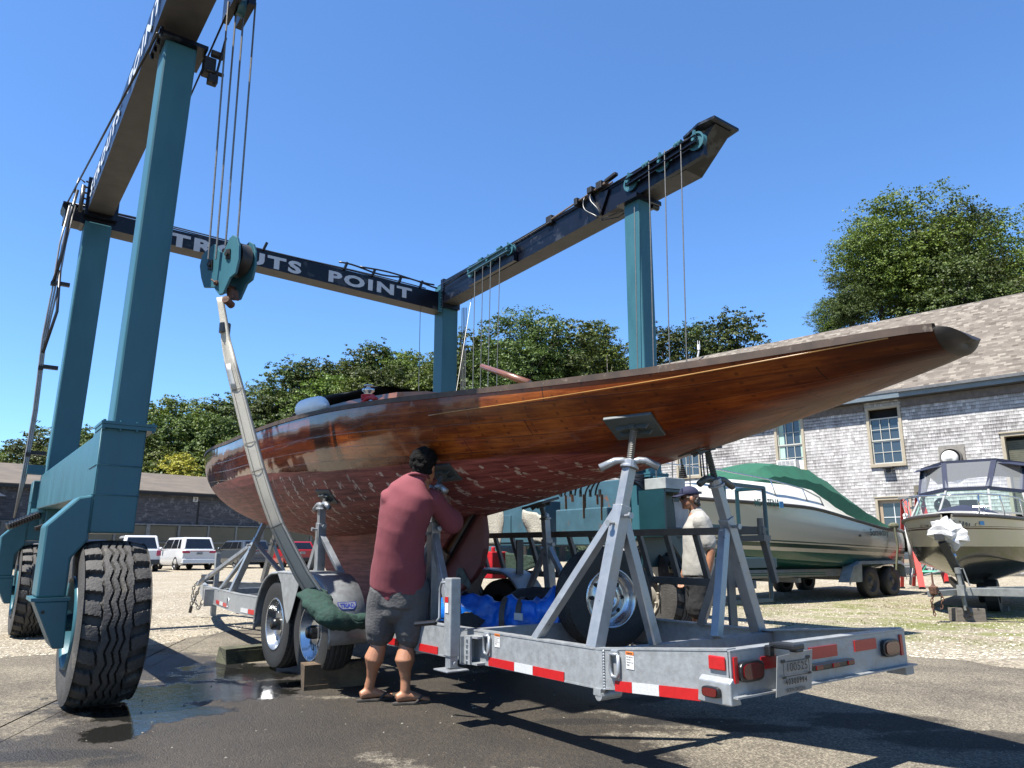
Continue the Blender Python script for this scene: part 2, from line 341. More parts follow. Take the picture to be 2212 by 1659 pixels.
# loose stones scattered on the asphalt near its gravel edge and around the trailer
st = MB()
for i in range(700):
    if i % 3: p = fine[rnd.randrange(10, len(fine) - 4)]; q = Vector((p.x + rnd.uniform(-.2, .2), p.y - abs(rnd.gauss(0, .5)) + .15, .006))
    else: q = Vector((rnd.uniform(-3.5, 4), rnd.uniform(3.2, 8), .006))
    s_ = rnd.uniform(.003, .009); st.sphere(q, (s_, s_ * rnd.uniform(.6, 1), s_ * .6), 6, 4)
tag(st.build('loose_stones', mat('pale_stone', (.26, .235, .19), .9, var=.4, vscale=8)), 'loose pale stones scattered over the asphalt', 'stones', kind='stuff')
# ---------------------------------------------------------------- travel lift
BOLT = TEAL
lift = thing('travel_lift', 'teal boat hoist on four big tyres with navy overhead beams, straddling the wooden boat', 'travel lift', W(2.6, 3, 0))
def tyre(c, axis, Rr, hw, lugs, m, parent, name='tyre', n=264, rim=.32, depth=.03, groove=((-.17, .030), (.14, .030)), shoulder=.44, amp=.045, zz=44, nc=34):
    c = Vector(c); axis = Vector(axis).normalized(); a = axis.cross(E3).normalized(); b = axis.cross(a); ts = []
    side = [(-1.0, rim), (-1.04, rim + (Rr - rim) * .3), (-1.06, rim + (Rr - rim) * .55), (-1.03, rim + (Rr - rim) * .8), (-.985, Rr * .965)]
    tr = [-.96 + 1.92 * j / nc for j in range(nc + 1)]; mb = MB(); rows = []
    for i in range(n + 1):
        th = 2 * math.pi * i / n; d = a * math.cos(th) + b * math.sin(th); row = []
        for (x, r) in side: row.append(c + axis * x * hw + d * r)
        z = abs(((th * zz / (2 * math.pi)) % 1) * 2 - 1) * 2 - 1
        for t in tr:
            r = Rr - .035 * abs(t)**3 * (Rr / .585); q = t + z * amp
            cut = 0
            for (gp, gw) in groove:
                if abs(q - gp) < gw: cut = 1
            if lugs:
                lim = shoulder + z * .03
                if abs(abs(t) - lim) < .028: cut = 1
                if abs(t) > lim:
                    ph = (th * lugs / (2 * math.pi) + (0 if t < 0 else .5) + (abs(t) - .4) * .35) % 1
                    if ph > .60: cut = 1.3
            else:
                for gp in (-.72, .72):
                    if abs(q - gp) < .035: cut = 1
                if abs(t) > .74 and ((th * 60 / 6.2832) % 1) > .72: cut = .8
            row.append(c + axis * t * hw + d * (r - depth * cut))
        for (x, r) in side[::-1]: row.append(c - axis * x * hw + d * r)
        rows.append(row)
    mb.grid(rows); o = mb.build(name, m, parent, smooth=True)
    q = o.modifiers.new('edges', 'EDGE_SPLIT'); q.split_angle = R(35)
    return o
def lift_wheel(u, v, parent, rimm, name='wheel', rest=0.0):
    c = W(u, v, .585); root = tyre(c, E2, .585, .215, 22, RUBBERD, parent, name, n=396, nc=72, groove=((-.20, .026), (.02, .024), (.22, .026)), shoulder=.46, amp=.055, zz=22)
    rb = MB()
    for s in (-1, 1):
        rb.lathe(c, E2 * s, [(.215, .325), (.235, .318), (.215, .30), (.15, .285), (.11, .23), (.09, .13), (.16, .12), (.17, 0)], 40)
        for k in range(10): q = k * math.pi / 5; d = E1 * math.cos(q) + E3 * math.sin(q); rb.tube([c + d * .19 + E2 * s * .09, c + d * .19 + E2 * s * .135], .016, 6)
    rb.build('rim', rimm, root, smooth=True)
    return root
BEIGE = mat('dusty_rim_paint', (.36, .33, .27), .6, var=.3, vscale=8, wearcol=(.16, .08, .04), wear=.36)
def corner(u0, v0, sg, near):
    """leg, foot box and one sided fork round a wheel at (u0, v0); sg = +1 fork on the low v side"""
    f = lambda x: v0 + sg * x
    d0, d1 = u0 - .20, u0 + .22
    # foot box
    b = MB(); b.hexa([W(d0, f(-.19), 1.22), W(d0, f(.11), 1.22), W(d1, f(.11), 1.22), W(d1, f(-.19), 1.22), W(d0, f(-.19), 2.0), W(d0, f(.12), 2.0), W(d1, f(.12), 2.0), W(d1, f(-.19), 2.0)])
    b.build('leg_base', TEAL, lift, bevel=.012)
    s = MB()                                    # weld seams and splice line across the box
    for w_ in (1.50, 1.72): s.tube([W(d0 - .002, f(-.19), w_), W(d0 - .002, f(.115), w_ - .005)], .0045, 5); s.tube([W(d0, f(-.192), w_), W(d1, f(-.192), w_)], .0045, 5)
    s.tube([W(d0 - .002, f(-.19), 1.22), W(d0 - .002, f(-.19), 2.0)], .004, 5)
    s.build('weld_seam', TEAL, lift, smooth=True)
    poly = [(-.188, 1.495), (-.28, 1.475), (-.462, 1.27), (-.462, .775), (-.28, .775), (-.28, 1.04), (-.185, 1.17), (-.188, 1.23)]
    fk = MB(); fk.prism([W(d0 - .003, f(a), b_) for a, b_ in poly], E1 * .36); o = fk.build('wheel_fork', TEAL, lift, bevel=.016)
    pl = MB(); pl.box(W(u0 - .02, f(-.372), .762), (.40, .235, .024), E1, E2, E3); pl.build('fork_plate', TEAL, lift)
    gs = MB(); gs.prism([W(d0 - .012, f(a), b_) for a, b_ in [(-.47, .75), (-.262, .75), (-.255, .43), (-.325, .43)]], E1 * .38); gs.tube([W(u0, f(-.30), .585), W(u0, f(-.1), .585)], .06, 14)
    gs.build('axle_bracket', TEAL, lift, bevel=.01)
    if near:
        h_ = MB(); h_.tube([W(d0 - .016, f(-.41), .68), W(d0 - .010, f(-.41), .68)], .012, 8); h_.build('drain_hole', DARKM, lift)
def flange(u0, va, vb, ua, ub, w_, name='leg_flange'):
    b = MB(); b.lbox(ua - .035, ub + .035, va - .045, vb + .045, w_ - .028, w_ + .0); b.lbox(ua - .04, ub + .04, va - .05, vb + .05, w_ + .002, w_ + .024)
    for k in range(4):
        for e in (0, 1):
            p = W(lerp(ua, ub, k / 3) if e else ua - .02, (va - .028) if e else lerp(va - .03, vb + .03, k / 3), w_)
            b.tube([p - E3 * .042, p + E3 * .036], .011, 6)
    b.build(name, TEAL, lift)
def column(c0, c1, h0, h1):
    """c = (va, vb, ua, ub) at the foot and at the top"""
    b = MB(); q = lambda c, h: [W(c[2], c[0], h), W(c[2], c[1], h), W(c[3], c[1], h), W(c[3], c[0], h)]
    b.hexa(q(c0, h0) + q(c1, h1)); b.build('leg', TEAL, lift, bevel=.018)
# near left leg
corner(0, 0, 1, True); column((-.125, .115, -.2, .075), (-.075, .185, -.2, .075), 2.02, 5.40); flange(0, -.15, .13, -.2, .09, 2.02); lift_wheel(0, 0, lift, TEAL)
# far left leg
corner(5.45, -.02, 1, False); column((-.09, .25, 5.28, 5.55), (-.04, .31, 5.28, 5.60), 1.95, 5.80); lift_wheel(5.45, -.02, lift, TEAL)
# far right leg
corner(5.45, 6.25, -1, False); column((6.09, 6.43, 5.3, 5.62), (6.085, 6.43, 5.3, 5.64), 1.95, 6.22); lift_wheel(5.45, 6.25, lift, BEIGE)
# near right leg
corner(.1, 6.05, -1, False); column((5.92, 6.18, -.02, .26), (5.95, 6.20, -.02, .26), 2.02, 5.82); flange(.1, 5.93, 6.18, -.05, .26, 2.02); lift_wheel(.1, 6.05, lift, BEIGE)
# low side girders between the legs
b = MB(); b.hexa([W(.2, -.185, 1.50), W(.2, .10, 1.50), W(5.15, .16, 1.62), W(5.15, -.15, 1.62), W(.2, -.185, 1.98), W(.2, .10, 1.98), W(5.15, .16, 2.06), W(5.15, -.15, 2.06)]); b.build('side_girder', TEAL, lift, bevel=.012)
b = MB(); b.hexa([W(.3, 5.90, 1.5), W(.3, 6.18, 1.5), W(5.3, 6.4, 1.55), W(5.3, 6.08, 1.55), W(.3, 5.90, 2.0), W(.3, 6.18, 2.0), W(5.3, 6.4, 2.0), W(5.3, 6.08, 2.0)]); b.build('side_girder', TEALR, lift, bevel=.012)
# overhead beams
def beam(u0, u1, va0, va1, w00, w01, h, wd, name, taper=None):
    p = [(u0, va0, w00), (u1, va1, w01)]; b = MB()
    lo0 = [W(u0, va0, w00), W(u0, va0 + wd, w00)]; lo1 = [W(u1, va1, w01), W(u1, va1 + wd, w01)]
    up0 = [x + E3 * h for x in lo0]; up1 = [x + E3 * h for x in lo1]
    if taper: up1 = [W(u1 + taper, va1, w01 + h), W(u1 + taper, va1 + wd, w01 + h)]
    b.add(lo0 + lo1 + up0 + up1, [(4, 5, 7, 6), (0, 2, 6, 4), (1, 5, 7, 3), (0, 4, 5, 1), (2, 3, 7, 6)]); b.mi = [0] * 5
    b.cm = 1; b.add(lo0 + lo1, [(0, 1, 3, 2)]); b.mi.append(1) if len(b.mi) < len(b.f) else None
    return b.build(name, [NAVY, BEAMU], lift)
bm1 = beam(5.25, -2.3, -.03, -.20, 5.93, 5.34, .46, .33, 'side_beam')
bm2 = beam(5.32, -.79, 6.05, 6.03, 5.78, 5.92, .42, .33, 'side_beam', taper=-.50)
b = MB(); b.mi = []
pts = [W(5.3, -.30, 5.76), W(5.62, -.30, 5.76), W(5.62, 6.08, 5.63), W(5.3, 6.08, 5.63), W(5.3, -.30, 5.98), W(5.62, -.30, 5.98), W(5.62, 6.08, 6.0), W(5.3, 6.08, 6.0)]
b.add(pts, [(4, 5, 6, 7), (0, 3, 7, 4), (1, 5, 6, 2), (0, 4, 5, 1)]); b.mi = [0] * 4; b.cm = 1; b.add(pts[:4], [(0, 1, 2, 3)]); cb = b.build('cross_beam', [NAVY, BEAMU], lift)
b = MB(); b.prism([W(5.298, -.34, 5.94), W(5.298, -.22, 5.80), W(5.298, -.05, 5.74), W(5.298, -.05, 5.94)], E1 * .32); b.build('beam_gusset', NAVY, lift)
b = MB(); b.lbox(5.27, 5.66, -.34, -.10, 5.985, 6.01); b.build('sheave_plate', NAVY, lift)
# inner lip line and seam rails on the beams
b = MB(); b.bar(W(5.30, 6.045, 6.13), W(-.9, 6.025, 6.27), .018, .012); b.bar(W(3.2, 6.04, 6.215), W(5.3, 6.045, 6.2), .02, .05); b.build('beam_lip', NAVY, lift)
b = MB(); b.lbox(5.285, 5.31, 5.97, 6.06, 5.60, 6.03)
for k in range(7): b.tube([W(5.30, 6.02, 5.64 + k * .06), W(5.26, 6.02, 5.64 + k * .06)], .012, 6)
b.build('beam_end_plate', TEAL, lift)
b = MB(); b.lbox(5.22, 5.32, 6.03, 6.42, 5.70, 6.27); b.build('beam_end_plate', NAVY, lift)
b = MB(); b.lbox(5.20, 5.27, -.07, .36, 5.86, 6.45)
for k in range(6): b.tube([W(5.24, -.1, 5.93 + k * .09), W(5.24, -.06, 5.93 + k * .09)], .014, 6)
b.build('beam_end_plate', NAVY, lift)
b = MB(); b.lbox(-.07, .33, 5.86, 6.36, 5.80, 5.86); b.tube([W(.02, 6.25, 5.80), W(.02, 6.38, 5.80)], .04, 10); b.build('beam_seat', NAVY, lift)
b = MB(); b.lbox(-.26, .14, -.14, .26, 5.395, 5.43)
for k in range(4): b.tube([W(-.24 + k * .12, -.12, 5.36), W(-.24 + k * .12, -.12, 5.46)], .014, 6)
b.build('beam_seat', NAVY, lift)
# lettering (the yard's name) on the cross beam and on the outer face of the left beam
for w_, xa, ya, xb, yb, hh in (('STROUTS', 322, 520, 650, 594, .225), ('POINT', 709, 608, 889, 647, .215)):
    a_, b_ = Up(xa, ya, 5.294), Up(xb, yb, 5.294); text(w_, cb, LETTER, a_, (b_ - a_), E3, hh, (b_ - a_).length, bold=.045, sp=1.22)
dn = (W(-2.3, -.20, 5.34) - W(5.25, -.03, 5.93)).normalized(); upv = E2.cross(dn); upv = upv if upv.z > 0 else -upv
p0 = W(4.95, -.036, 5.91) + E3 * .10 - E2 * .012
text('STROUTS', bm1, LETTER, p0, dn, E3, .22, 2.9, bold=.035, sp=1.25); text('POINT', bm1, LETTER, p0 + dn * 3.5, dn, E3, .22, 1.8, bold=.035, sp=1.25)
# upturned end of the right beam: sloping blank, cap plate and its flat sheave
b = MB(); b.prism([W(-1.36, 5.93, 6.35), W(-1.36, 6.42, 6.35), W(-1.12, 6.46, 6.35), W(-.80, 6.30, 6.35), W(-.80, 6.0, 6.35), W(-1.12, 5.9, 6.35)], E3 * .035); b.build('cap_plate', NAVY, lift)
def sheave(c, ax, r, parent, m=TEAL, w_=.035):
    b = MB(); ax = Vector(ax).normalized()
    b.lathe(c, ax, [(-w_, r * .25), (-w_ * .5, r * .3), (-w_ * .4, r * .78), (-w_, r * .8), (-w_, r), (-w_ * .3, r * .88), (w_ * .3, r * .88), (w_, r), (w_, r * .8), (w_ * .4, r * .78), (w_ * .5, r * .3), (w_, r * .25)], 28)
    a = ax.cross(E3)
    if a.length < .1: a = ax.cross(Vector((1, 0, 0)))
    a.normalize(); q = ax.cross(a); o = b.build('sheave', m, parent, smooth=True)
    e = o.modifiers.new('edges', 'EDGE_SPLIT'); e.split_angle = R(40)
    h = MB(); h.tube([c - ax * w_ * 1.3, c + ax * w_ * 1.3], r * .2, 10)
    for k in range(5):
        d = a * math.cos(k * 1.2566) + q * math.sin(k * 1.2566); h.tube([c + d * r * .56 - ax * w_ * .42, c + d * r * .56 + ax * w_ * .42], r * .11, 10)
    h.build('hub', DARKM, o); return o
sheave(W(-1.02, 6.10, 6.29), E3, .14, lift, NAVY, .03)
def trolley(u0, u1, w0, w1, m, rr, v=5.90):
    """I-section sheave carrier along the inner side of the right beam"""
    t = MB(); P = lambda u, dv, dw: W(u, v + dv, lerp(w0, w1, (u - u0) / (u1 - u0)) + dw)
    for dw in (-.045, .045): t.bar(P(u0, -.02, dw), P(u1, -.02, dw), .055, .012)
    t.bar(P(u0, .0, 0), P(u1, .0, 0), .012, .09)
    o = t.build('sheave_carrier', m, lift)
    for k, f in enumerate((.03, .5, .97)):
        u = lerp(u0, u1, f); sheave(P(u, .05, .0), E2, rr, lift)
        h = MB(); h.bar(P(u, -.01, .02), P(u, -.01, rr * 1.05), .05, .03); h.tube([P(u, -.05, 0), P(u, .06, 0)], .022, 8); h.build('sheave_hanger', TEAL, lift)
    for f in (.27, .73):
        u = lerp(u0, u1, f); h = MB()
        for d in (-.028, .028): h.bar(P(u + d, .03, .04), P(u + d, .03, .15), .02, .06)
        h.tube([P(u - .06, .03, .13), P(u + .06, .03, .13)], .03, 10); h.build('guide_roller', TEAL, lift)
    ms = MB(); ms.hexa([P(u0 + .1, .05, -.22), P(u0 + .1, .12, -.22), P(u1 - .05, .12, -.22), P(u1 - .05, .05, -.22), P(u0 + .1, .05, -.03), P(u0 + .1, .12, -.03), P(u1 - .05, .12, -.03), P(u1 - .05, .05, -.03)]); ms.build('carrier_web', NAVY, lift)
trolley(4.12, 2.88, 6.02, 6.06, TEALR, .105); trolley(.13, -1.10, 6.08, 6.17, NAVY, .125)
# hydraulic ram, manifold and bracket on the right beam
b = MB()
for dv in (0, .07): b.tube([W(1.95, 6.0 + dv, 6.24), W(.55, 5.97 + dv, 6.33)], .014, 8)
b.tube([W(1.25, 6.03, 6.3), W(.62, 6.0, 6.34)], .03, 8); b.build('cylinder_rod', mat('dull_cylinder_steel', (.3, .22, .17), .4, metal=.5, var=.3), lift)
for c_, z_ in (((.92, 5.98, 6.32), (.10, .14, .10)), ((.74, 5.98, 6.33), (.12, .10, .12)), ((1.25, 5.98, 6.27), (.07, .1, .12)), ((1.95, 6.05, 6.25), (.14, .14, .14))): b = MB(); b.box(W(*c_), z_, E1, E2, E3); b.build('ram_mount', DARKM, lift, bevel=.01)
b = MB(); b.bar(W(.62, 5.97, 6.34), W(.38, 5.95, 6.36), .07, .05); b.build('ram_mount', DARKM, lift, bevel=.01)
b = MB(); b.prism([W(.95, 6.0, 6.27), W(.60, 6.0, 6.22), W(.78, 6.0, 5.90)], E2 * .03); b.prism([W(1.02, 5.97, 6.28), W(.94, 5.97, 6.28), W(.76, 5.97, 5.86), W(.82, 5.97, 5.86)], E2 * .05); b.build('ram_bracket', NAVY, lift)
b = MB(); b.tube(bez(W(.9, 5.95, 6.3), W(.98, 5.9, 6.1), W(.75, 5.9, 6.05), W(.72, 5.95, 5.84)), .014, 6); b.tube(bez(W(1.05, 5.95, 6.28), W(1.15, 5.9, 6.0), W(.85, 5.9, 5.95), W(.78, 5.95, 5.82)), .014, 6)
b.tube([W(.75, 5.98, 5.80), W(.65, 6.1, 5.86), W(.45, 6.15, 5.87), W(.2, 6.0, 5.88)], .010, 6); b.tube([W(.75, 5.98, 5.78), W(.6, 6.2, 5.84), W(.3, 6.15, 5.86)], .010, 6); b.build('hydraulic_hose', HOSE, lift, smooth=True)
# ropes running along the beams and the bundle of lines on top of the cross beam
b = MB(); b.tube([W(5.5, 6.0, 6.02), W(4.1, 6.0, 6.17), W(2.9, 6.0, 6.2), W(.1, 6.0, 6.28), W(-1.0, 6.0, 6.33)], .008, 6); b.tube([W(5.3, 5.96, 6.12), W(4.1, 5.96, 6.10), W(1.9, 5.96, 6.18)], .008, 6)
b.tube([W(5.62, -.30, 6.03), Up(340, 72, -.25)], .011, 6); b.tube([W(5.55, .8, 6.03), W(2, .5, 6.0), W(-.35, .36, 5.75)], .009, 6)
b.build('running_wire', DARKM, lift, smooth=True)
for k in range(6):
    b = MB(); b.tube([W(5.33 + k * .045, v, lerp(6.035, 6.03, v / 6) + .012 * math.sin(v * 1.7 + k)) for v in [i * .5 - .3 for i in range(13)]], .011, 6); b.build('hydraulic_pipe', mat('painted_pipe', (.10, .12, .15), .35, metal=.4), lift, smooth=True)
b = MB(); b.tube([W(5.30, v, 6.10 + .03 * math.sin(v * 5)) for v in [3.9 + i * .12 for i in range(18)]], .016, 6); b.tube([W(5.28, v, 6.13 + .02 * math.sin(v * 4 + 1)) for v in [4.3 + i * .12 for i in range(14)]], .016, 6); b.build('hydraulic_hose', HOSE, lift, smooth=True)
for v in (2.55, 4.0, 4.55, 5.1, 5.55): b = MB(); b.bar(W(5.29, v, 5.99), W(5.29, v + .05, 6.14), .05, .04); b.build('pipe_clamp', DARKM, lift)
# hoses and pipes down the outside of the far left leg
b = MB()
for k in range(3): b.tube([W(5.2, -.26 + k * .03, 5.95), W(5.1, -.32 + k * .035, 5.3), W(5.1, -.33 + k * .03, 4.6), W(5.1, -.36 + k * .02, 3.9), W(5.1, -.34 + k * .02, 2.9), W(5.1, -.36 + k * .02, 2.0), W(5.1, -.38, 1.5)], .013, 6)
b.tube([W(5.15, -.12, 6.32), W(5.1, -.2, 6.34), W(5.1, -.24, 6.1)], .012, 6); b.build('hydraulic_pipe', mat('grey_pipe', (.34, .33, .31), .4, metal=.4), lift, smooth=True)
b = MB(); b.tube([W(5.1, -.20, 6.15), W(5.05, -.25, 5.7), W(5.1, -.27, 5.2), W(5.1, -.33, 4.7)], .022, 7); b.tube([W(5.1, -.27, 4.9), W(5.05, -.24, 4.3), W(5.1, -.33, 3.7)], .020, 7)
b.tube([W(5.0, -.14, 6.2), W(5.0, -.14, 5.8)], .03, 7); b.build('hydraulic_hose', HOSE, lift, smooth=True)
for w_ in (4.72, 3.52, 2.35): b = MB(); b.box(W(5.12, -.24, w_), (.06, .22, .05), E1, E2, E3); b.box(W(5.08, -.33, w_ - .03), (.06, .06, .05), E1, E2, E3); b.build('pipe_clamp', DARKM, lift)
# swivel joint, steering arm and bellows at the far left wheel
b = MB(); b.lathe(W(5.1, -.05, 1.62), E3, [(0, .0), (0, .16), (-.05, .16), (-.05, .11), (-.13, .11), (-.13, .05), (-.25, .05)], 16); b.build('steering_pivot', TEAL, lift); b = MB(); b.box(W(5.05, -.22, 2.12), (.12, .2, .12), E1, E2, E3); b.build('hose_bracket', TEAL, lift)
b = MB(); p = [W(5.0, -.12, 1.55), W(4.9, -.45, 1.38)]
b.tube([p[0].lerp(p[1], k / 24) for k in range(25)], [.035 + .018 * (k % 2) for k in range(25)], 10); b.tube([W(5.0, .2, 1.5), W(4.9, -.15, 1.36)], .03, 8); b.build('steering_ram', HOSE, lift)
b = MB(); b.lbox(4.9, 5.3, -.05, .3, 1.45, 1.62); b.build('axle_beam', TEAL, lift, bevel=.01)
# small warning plates on the left leg
# guide roller assembly at the top of the near left leg
b = MB(); b.box(W(-.15, .30, 5.30), (.10, .10, .16), E1, E2, E3); b.box(W(-.2, .33, 5.16), (.08, .08, .08), E1, E2, E3); b.tube([W(-.2, .3, 5.42), W(-.2, .40, 5.42)], .035, 8); b.tube([W(-.22, .34, 5.10), W(-.24, .40, 5.60)], .012, 6); b.tube([W(-.2, .27, 5.24), W(-.2, .42, 5.24)], .02, 8)
b.build('rope_guide', DARKM, lift, bevel=.01)
b = MB(); b.lbox(-.55, -.15, .37, .43, 5.80, 6.1); b.lbox(-.55, -.15, .49, .55, 5.80, 6.1); b.build('sheave_carrier', NAVY, lift); sheave(W(-.40, .46, 5.84), E2, .09, lift)
# engine bed, tank and hoses beyond the boat on the right hand girder
eng = MB(); eng.lbox(1.6, 4.2, 5.55, 5.86, 1.15, 1.78); eng.build('engine_cover', TEALR, lift, bevel=.02)
b = MB(); _u0, _u1 = Lc(Vp(1310, 1095, 5.2))[0], Lc(Vp(1200, 1095, 5.2))[0]; b.lbox(_u0, _u1, 5.2, 5.56, 1.15, 1.60); b.build('oil_tank', TEALR, lift, bevel=.015)
b = MB(); b.lbox(2.2, 4.4, 5.5, 5.6, .75, 1.15); b.build('engine_panel', TEALR, lift, bevel=.01)
b = MB(); b.lbox(2.58, 2.86, 5.54, 5.548, 1.62, 1.86); o = b.build('warning_plate', mat('aged_sign_white', (.62, .60, .52), .6, var=.1), lift)
text('NO PERSONS', o, mat('sign_ink', (.35, .08, .05), .6), W(2.84, 5.536, 1.80), -E1, E3, .026, .2, bold=.01); text('ON BOAT', o, MATS['sign_ink'], W(2.80, 5.536, 1.76), -E1, E3, .026, .14, bold=.01)
for (ua_, ub_, wa_, wb_) in ((1.62, 2.3, 1.2, 1.72), (2.36, 3.1, 1.2, 1.6), (3.2, 4.1, 1.2, 1.72)): b = MB(); b.lbox(ua_, ub_, 5.535, 5.548, wa_, wb_); b.lbox(ua_ + .25, ua_ + .40, 5.515, 5.535, (wa_ + wb_) / 2, (wa_ + wb_) / 2 + .03); b.build('access_door', TEALR, lift, bevel=.006)
for k, (x_, y0_, y1_) in enumerate(((1222, 1070, 1100), (1236, 1068, 1084), (1262, 1068, 1120), (1290, 1068, 1090), (1300, 1068, 1124))):
    a_ = Vp(x_, y0_, 5.196); b_ = Vp(x_ + 1, y1_, 5.196); b = MB(); b.bar(a_, b_, .035 + .01 * (k % 3), .003, E1); b.build('rust_streak', mat('rust_stain', (.20, .085, .03), .8, var=.5, vscale=30), lift)
for k in range(5): b = MB(); c_ = Vp(1212 + 21 * k, 1068, 5.3); b.tube([c_ - E3 * .03, c_ + E3 * .06], .018, 8); b.build('hose_fitting', DARKM, lift)
for k in range(11):
    b = MB(); x0 = 1176 + 11 * k; r_ = 26 + 7 * (k % 4)
    b.tube(bez(Vp(x0, 1070, 5.3), Vp(x0 + 4, 1066 - r_ * 1.5, 5.2), Vp(x0 + 70, 1020 - 4 * (k % 3), 5.25), Vp(1392, 1026 + 3.5 * k, 5.75), 16), .012, 7); b.build('hydraulic_hose', HOSE, lift, smooth=True)
b = MB(); b.lbox(.02, .2, 5.70, 5.86, 2.1, 2.35); b.build('control_sign', mat('yellow_sign', (.62, .40, .02), .5), lift, bevel=.005)
text('6-3-00', b and lift.children[-1], DARKM, W(.17, 5.69, 2.20), -E1, E3, .05, .12, bold=.01)
# operator's station: frame, floor, levers, seat box
st = MB(); T2 = mat('dark_teal_frame', (.008, .050, .062), .4, var=.15)
def fr(a, b_, t=.045): st.bar(W(*a), W(*b_), t, t)
va, vb, ua, ub = 5.55, 7.45, -.62, -.2
for v in (6.62, 7.45): fr((ua, v, .46 if v > 7 else .46), (ua, v, 1.90))
fr((ua, 6.25, 1.92), (ua, 7.45, 1.89)); fr((ua, 6.25, 1.38), (ua, 7.45, 1.36)); fr((ua, 6.62, .48), (ua, 7.45, .48)); fr((ua, 6.62, 1.34), (ua, 6.62, .95))
st.lbox(ua - .05, ub, 6.25, 7.55, .88, 1.0); fr((ub, 7.45, .46), (ub, 7.45, 1.9)); fr((ua, 7.45, 1.89), (ub, 7.45, 1.89))
st.build('platform_frame', T2, lift, bevel=.004)
b = MB(); P_ = lambda v, w_, du=0: W(-.6 + du, v, w_)
b.hexa([P_(5.58, 1.25), P_(6.22, 1.25), P_(6.22, 1.25, .4), P_(5.58, 1.25, .4), P_(5.55, 1.29), P_(6.22, 1.29), P_(6.22, 1.29, .4), P_(5.55, 1.29, .4)])
b.hexa([P_(5.55, 1.76), P_(6.22, 1.76), P_(6.22, 1.76, .4), P_(5.55, 1.76, .4), P_(5.55, 1.79), P_(6.22, 1.79), P_(6.22, 1.79, .4), P_(5.55, 1.79, .4)])
b.hexa([P_(5.54, 1.25), P_(5.57, 1.25), P_(5.57, 1.25, .4), P_(5.54, 1.25, .4), P_(5.54, 1.79), P_(5.57, 1.79), P_(5.57, 1.79, .4), P_(5.54, 1.79, .4)])
b.lbox(-.22, -.2, 5.55, 6.25, .9, 1.79); b.prism([P_(5.58, 1.25), P_(5.72, 1.25), P_(6.0, .9), P_(6.25, .9), P_(6.25, .82), P_(5.95, .82)], E1 * .03); b.lbox(-.6, -.2, 5.9, 6.3, .78, .84)
b.build('control_cabinet', T2, lift)
b = MB(); b.lbox(-.58, -.25, 5.60, 5.95, 1.80, 1.93); b.build('control_box', mat('grey_box_paint', (.42, .44, .42), .5), lift, bevel=.006)
b = MB(); b.prism([W(-.45, 5.88, 1.66), W(-.45, 6.12, 1.66), W(-.45, 6.14, 1.36), W(-.45, 5.90, 1.36)], E1 * .006); b.build('notice_sheet', mat('paper_notice', (.45, .45, .45), .7), lift)
for v in (5.93, 6.28, 6.33, 6.40, 6.46):
    b = MB(); b.tube([W(-.55, v + .02, 1.98), W(-.55, v, 2.32)], .010, 6); b.sphere(W(-.55, v, 2.35), .027, 10, 8); b.build('control_lever', BLKPL, lift, smooth=True)
b = MB(); b.tube([W(-.55, 5.95, 1.94 + .012 * i) for i in range(14)], [.05 - .003 * i + .012 * (i % 2) for i in range(14)], 10); b.build('lever_boot', BLKPL, lift)
# ---------------------------------------------------------------- ropes, hoist block, sling
ropes = []
def rope(a, b_, r, lab, grp):
    m = MB(); m.tube([a, b_], r, 6); o = m.build('hoist_rope', STEEL); tag(o, lab, 'wire rope', grp)
for k, (x0, x1, xb, yb) in enumerate([(489, 0, 450, 560), (507, 0, 466, 560), (524, 0, 487, 530), (548, 0, 511, 540)]):
    top = Up(x0 - 8 + 8, 60, -.35 - .02 * k); bot = Up(xb, yb, -.28 - .02 * k)
    d = (top - bot); rope(bot, top + d * .12, .0085, 'steel hoist rope running down to the teal hook block at the left', 'ropes holding the left hook block')
for k, (px0, py0, px1, py1) in enumerate([(1371, 402 + 60, 1373, 795), (1402, 365, 1406, 792), (1436, 340, 1439, 786), (1471, 325, 1475, 778)]):
    a = Vp(px0, py0, 5.86); b_ = Vp(px1, py1, 5.86); b_ = Vector((a.x, a.y, b_.z)).lerp(b_, .6); e = a + (b_ - a) * 1.62; rope(a + E3 * .1, e, .0075, 'pale wire rope dropping from the near sheaves of the right beam', 'ropes under the near sheaves of the right beam')
for k, px in enumerate((1026, 1043, 1060, 1080)):
    a = Vp(px, 575 + 10 * (3 - k) - 20, 5.86); rope(a, W(Lc(a)[0] - .05 + .03 * k, 5.8, 2.3), .0075, 'pale wire rope dropping from the far sheaves of the right beam', 'ropes under the far sheaves of the right beam')
rope(Vp(1019, 640, 6.2), Vp(985, 850, 5.6), .005, 'lone wire rope slanting down to the left beside the far sheaves', None)
rope(Up(908, 660, 5.4), Up(904, 870, 5.2), .006, 'thin dark line hanging from the cross beam left of the far post', None)
for k in range(4): rope(W(5.2 - .02 * k, 6.46 + .02 * k, 5.75), W(5.2 - .02 * k, 6.46 + .02 * k, 2.0), .008, 'dark line running down the side of the far right post', 'lines beside the far right post')
blk = thing('hook_block', 'large teal two-sheave hook block hanging above the boat sling', 'hook block', W(-.3, .5, 3.2))
BU = -.36
def bp(x, y, u=BU): return Up(x, y, u)
outline = [(452, 537), (460, 528), (464, 527), (477, 545), (483, 545), (495, 515), (503, 507), (512, 512), (516, 530), (515, 560), (508, 590), (496, 600), (481, 634), (473, 637), (466, 628), (462, 621), (440, 621), (434, 600), (431, 575), (436, 552), (445, 541)]
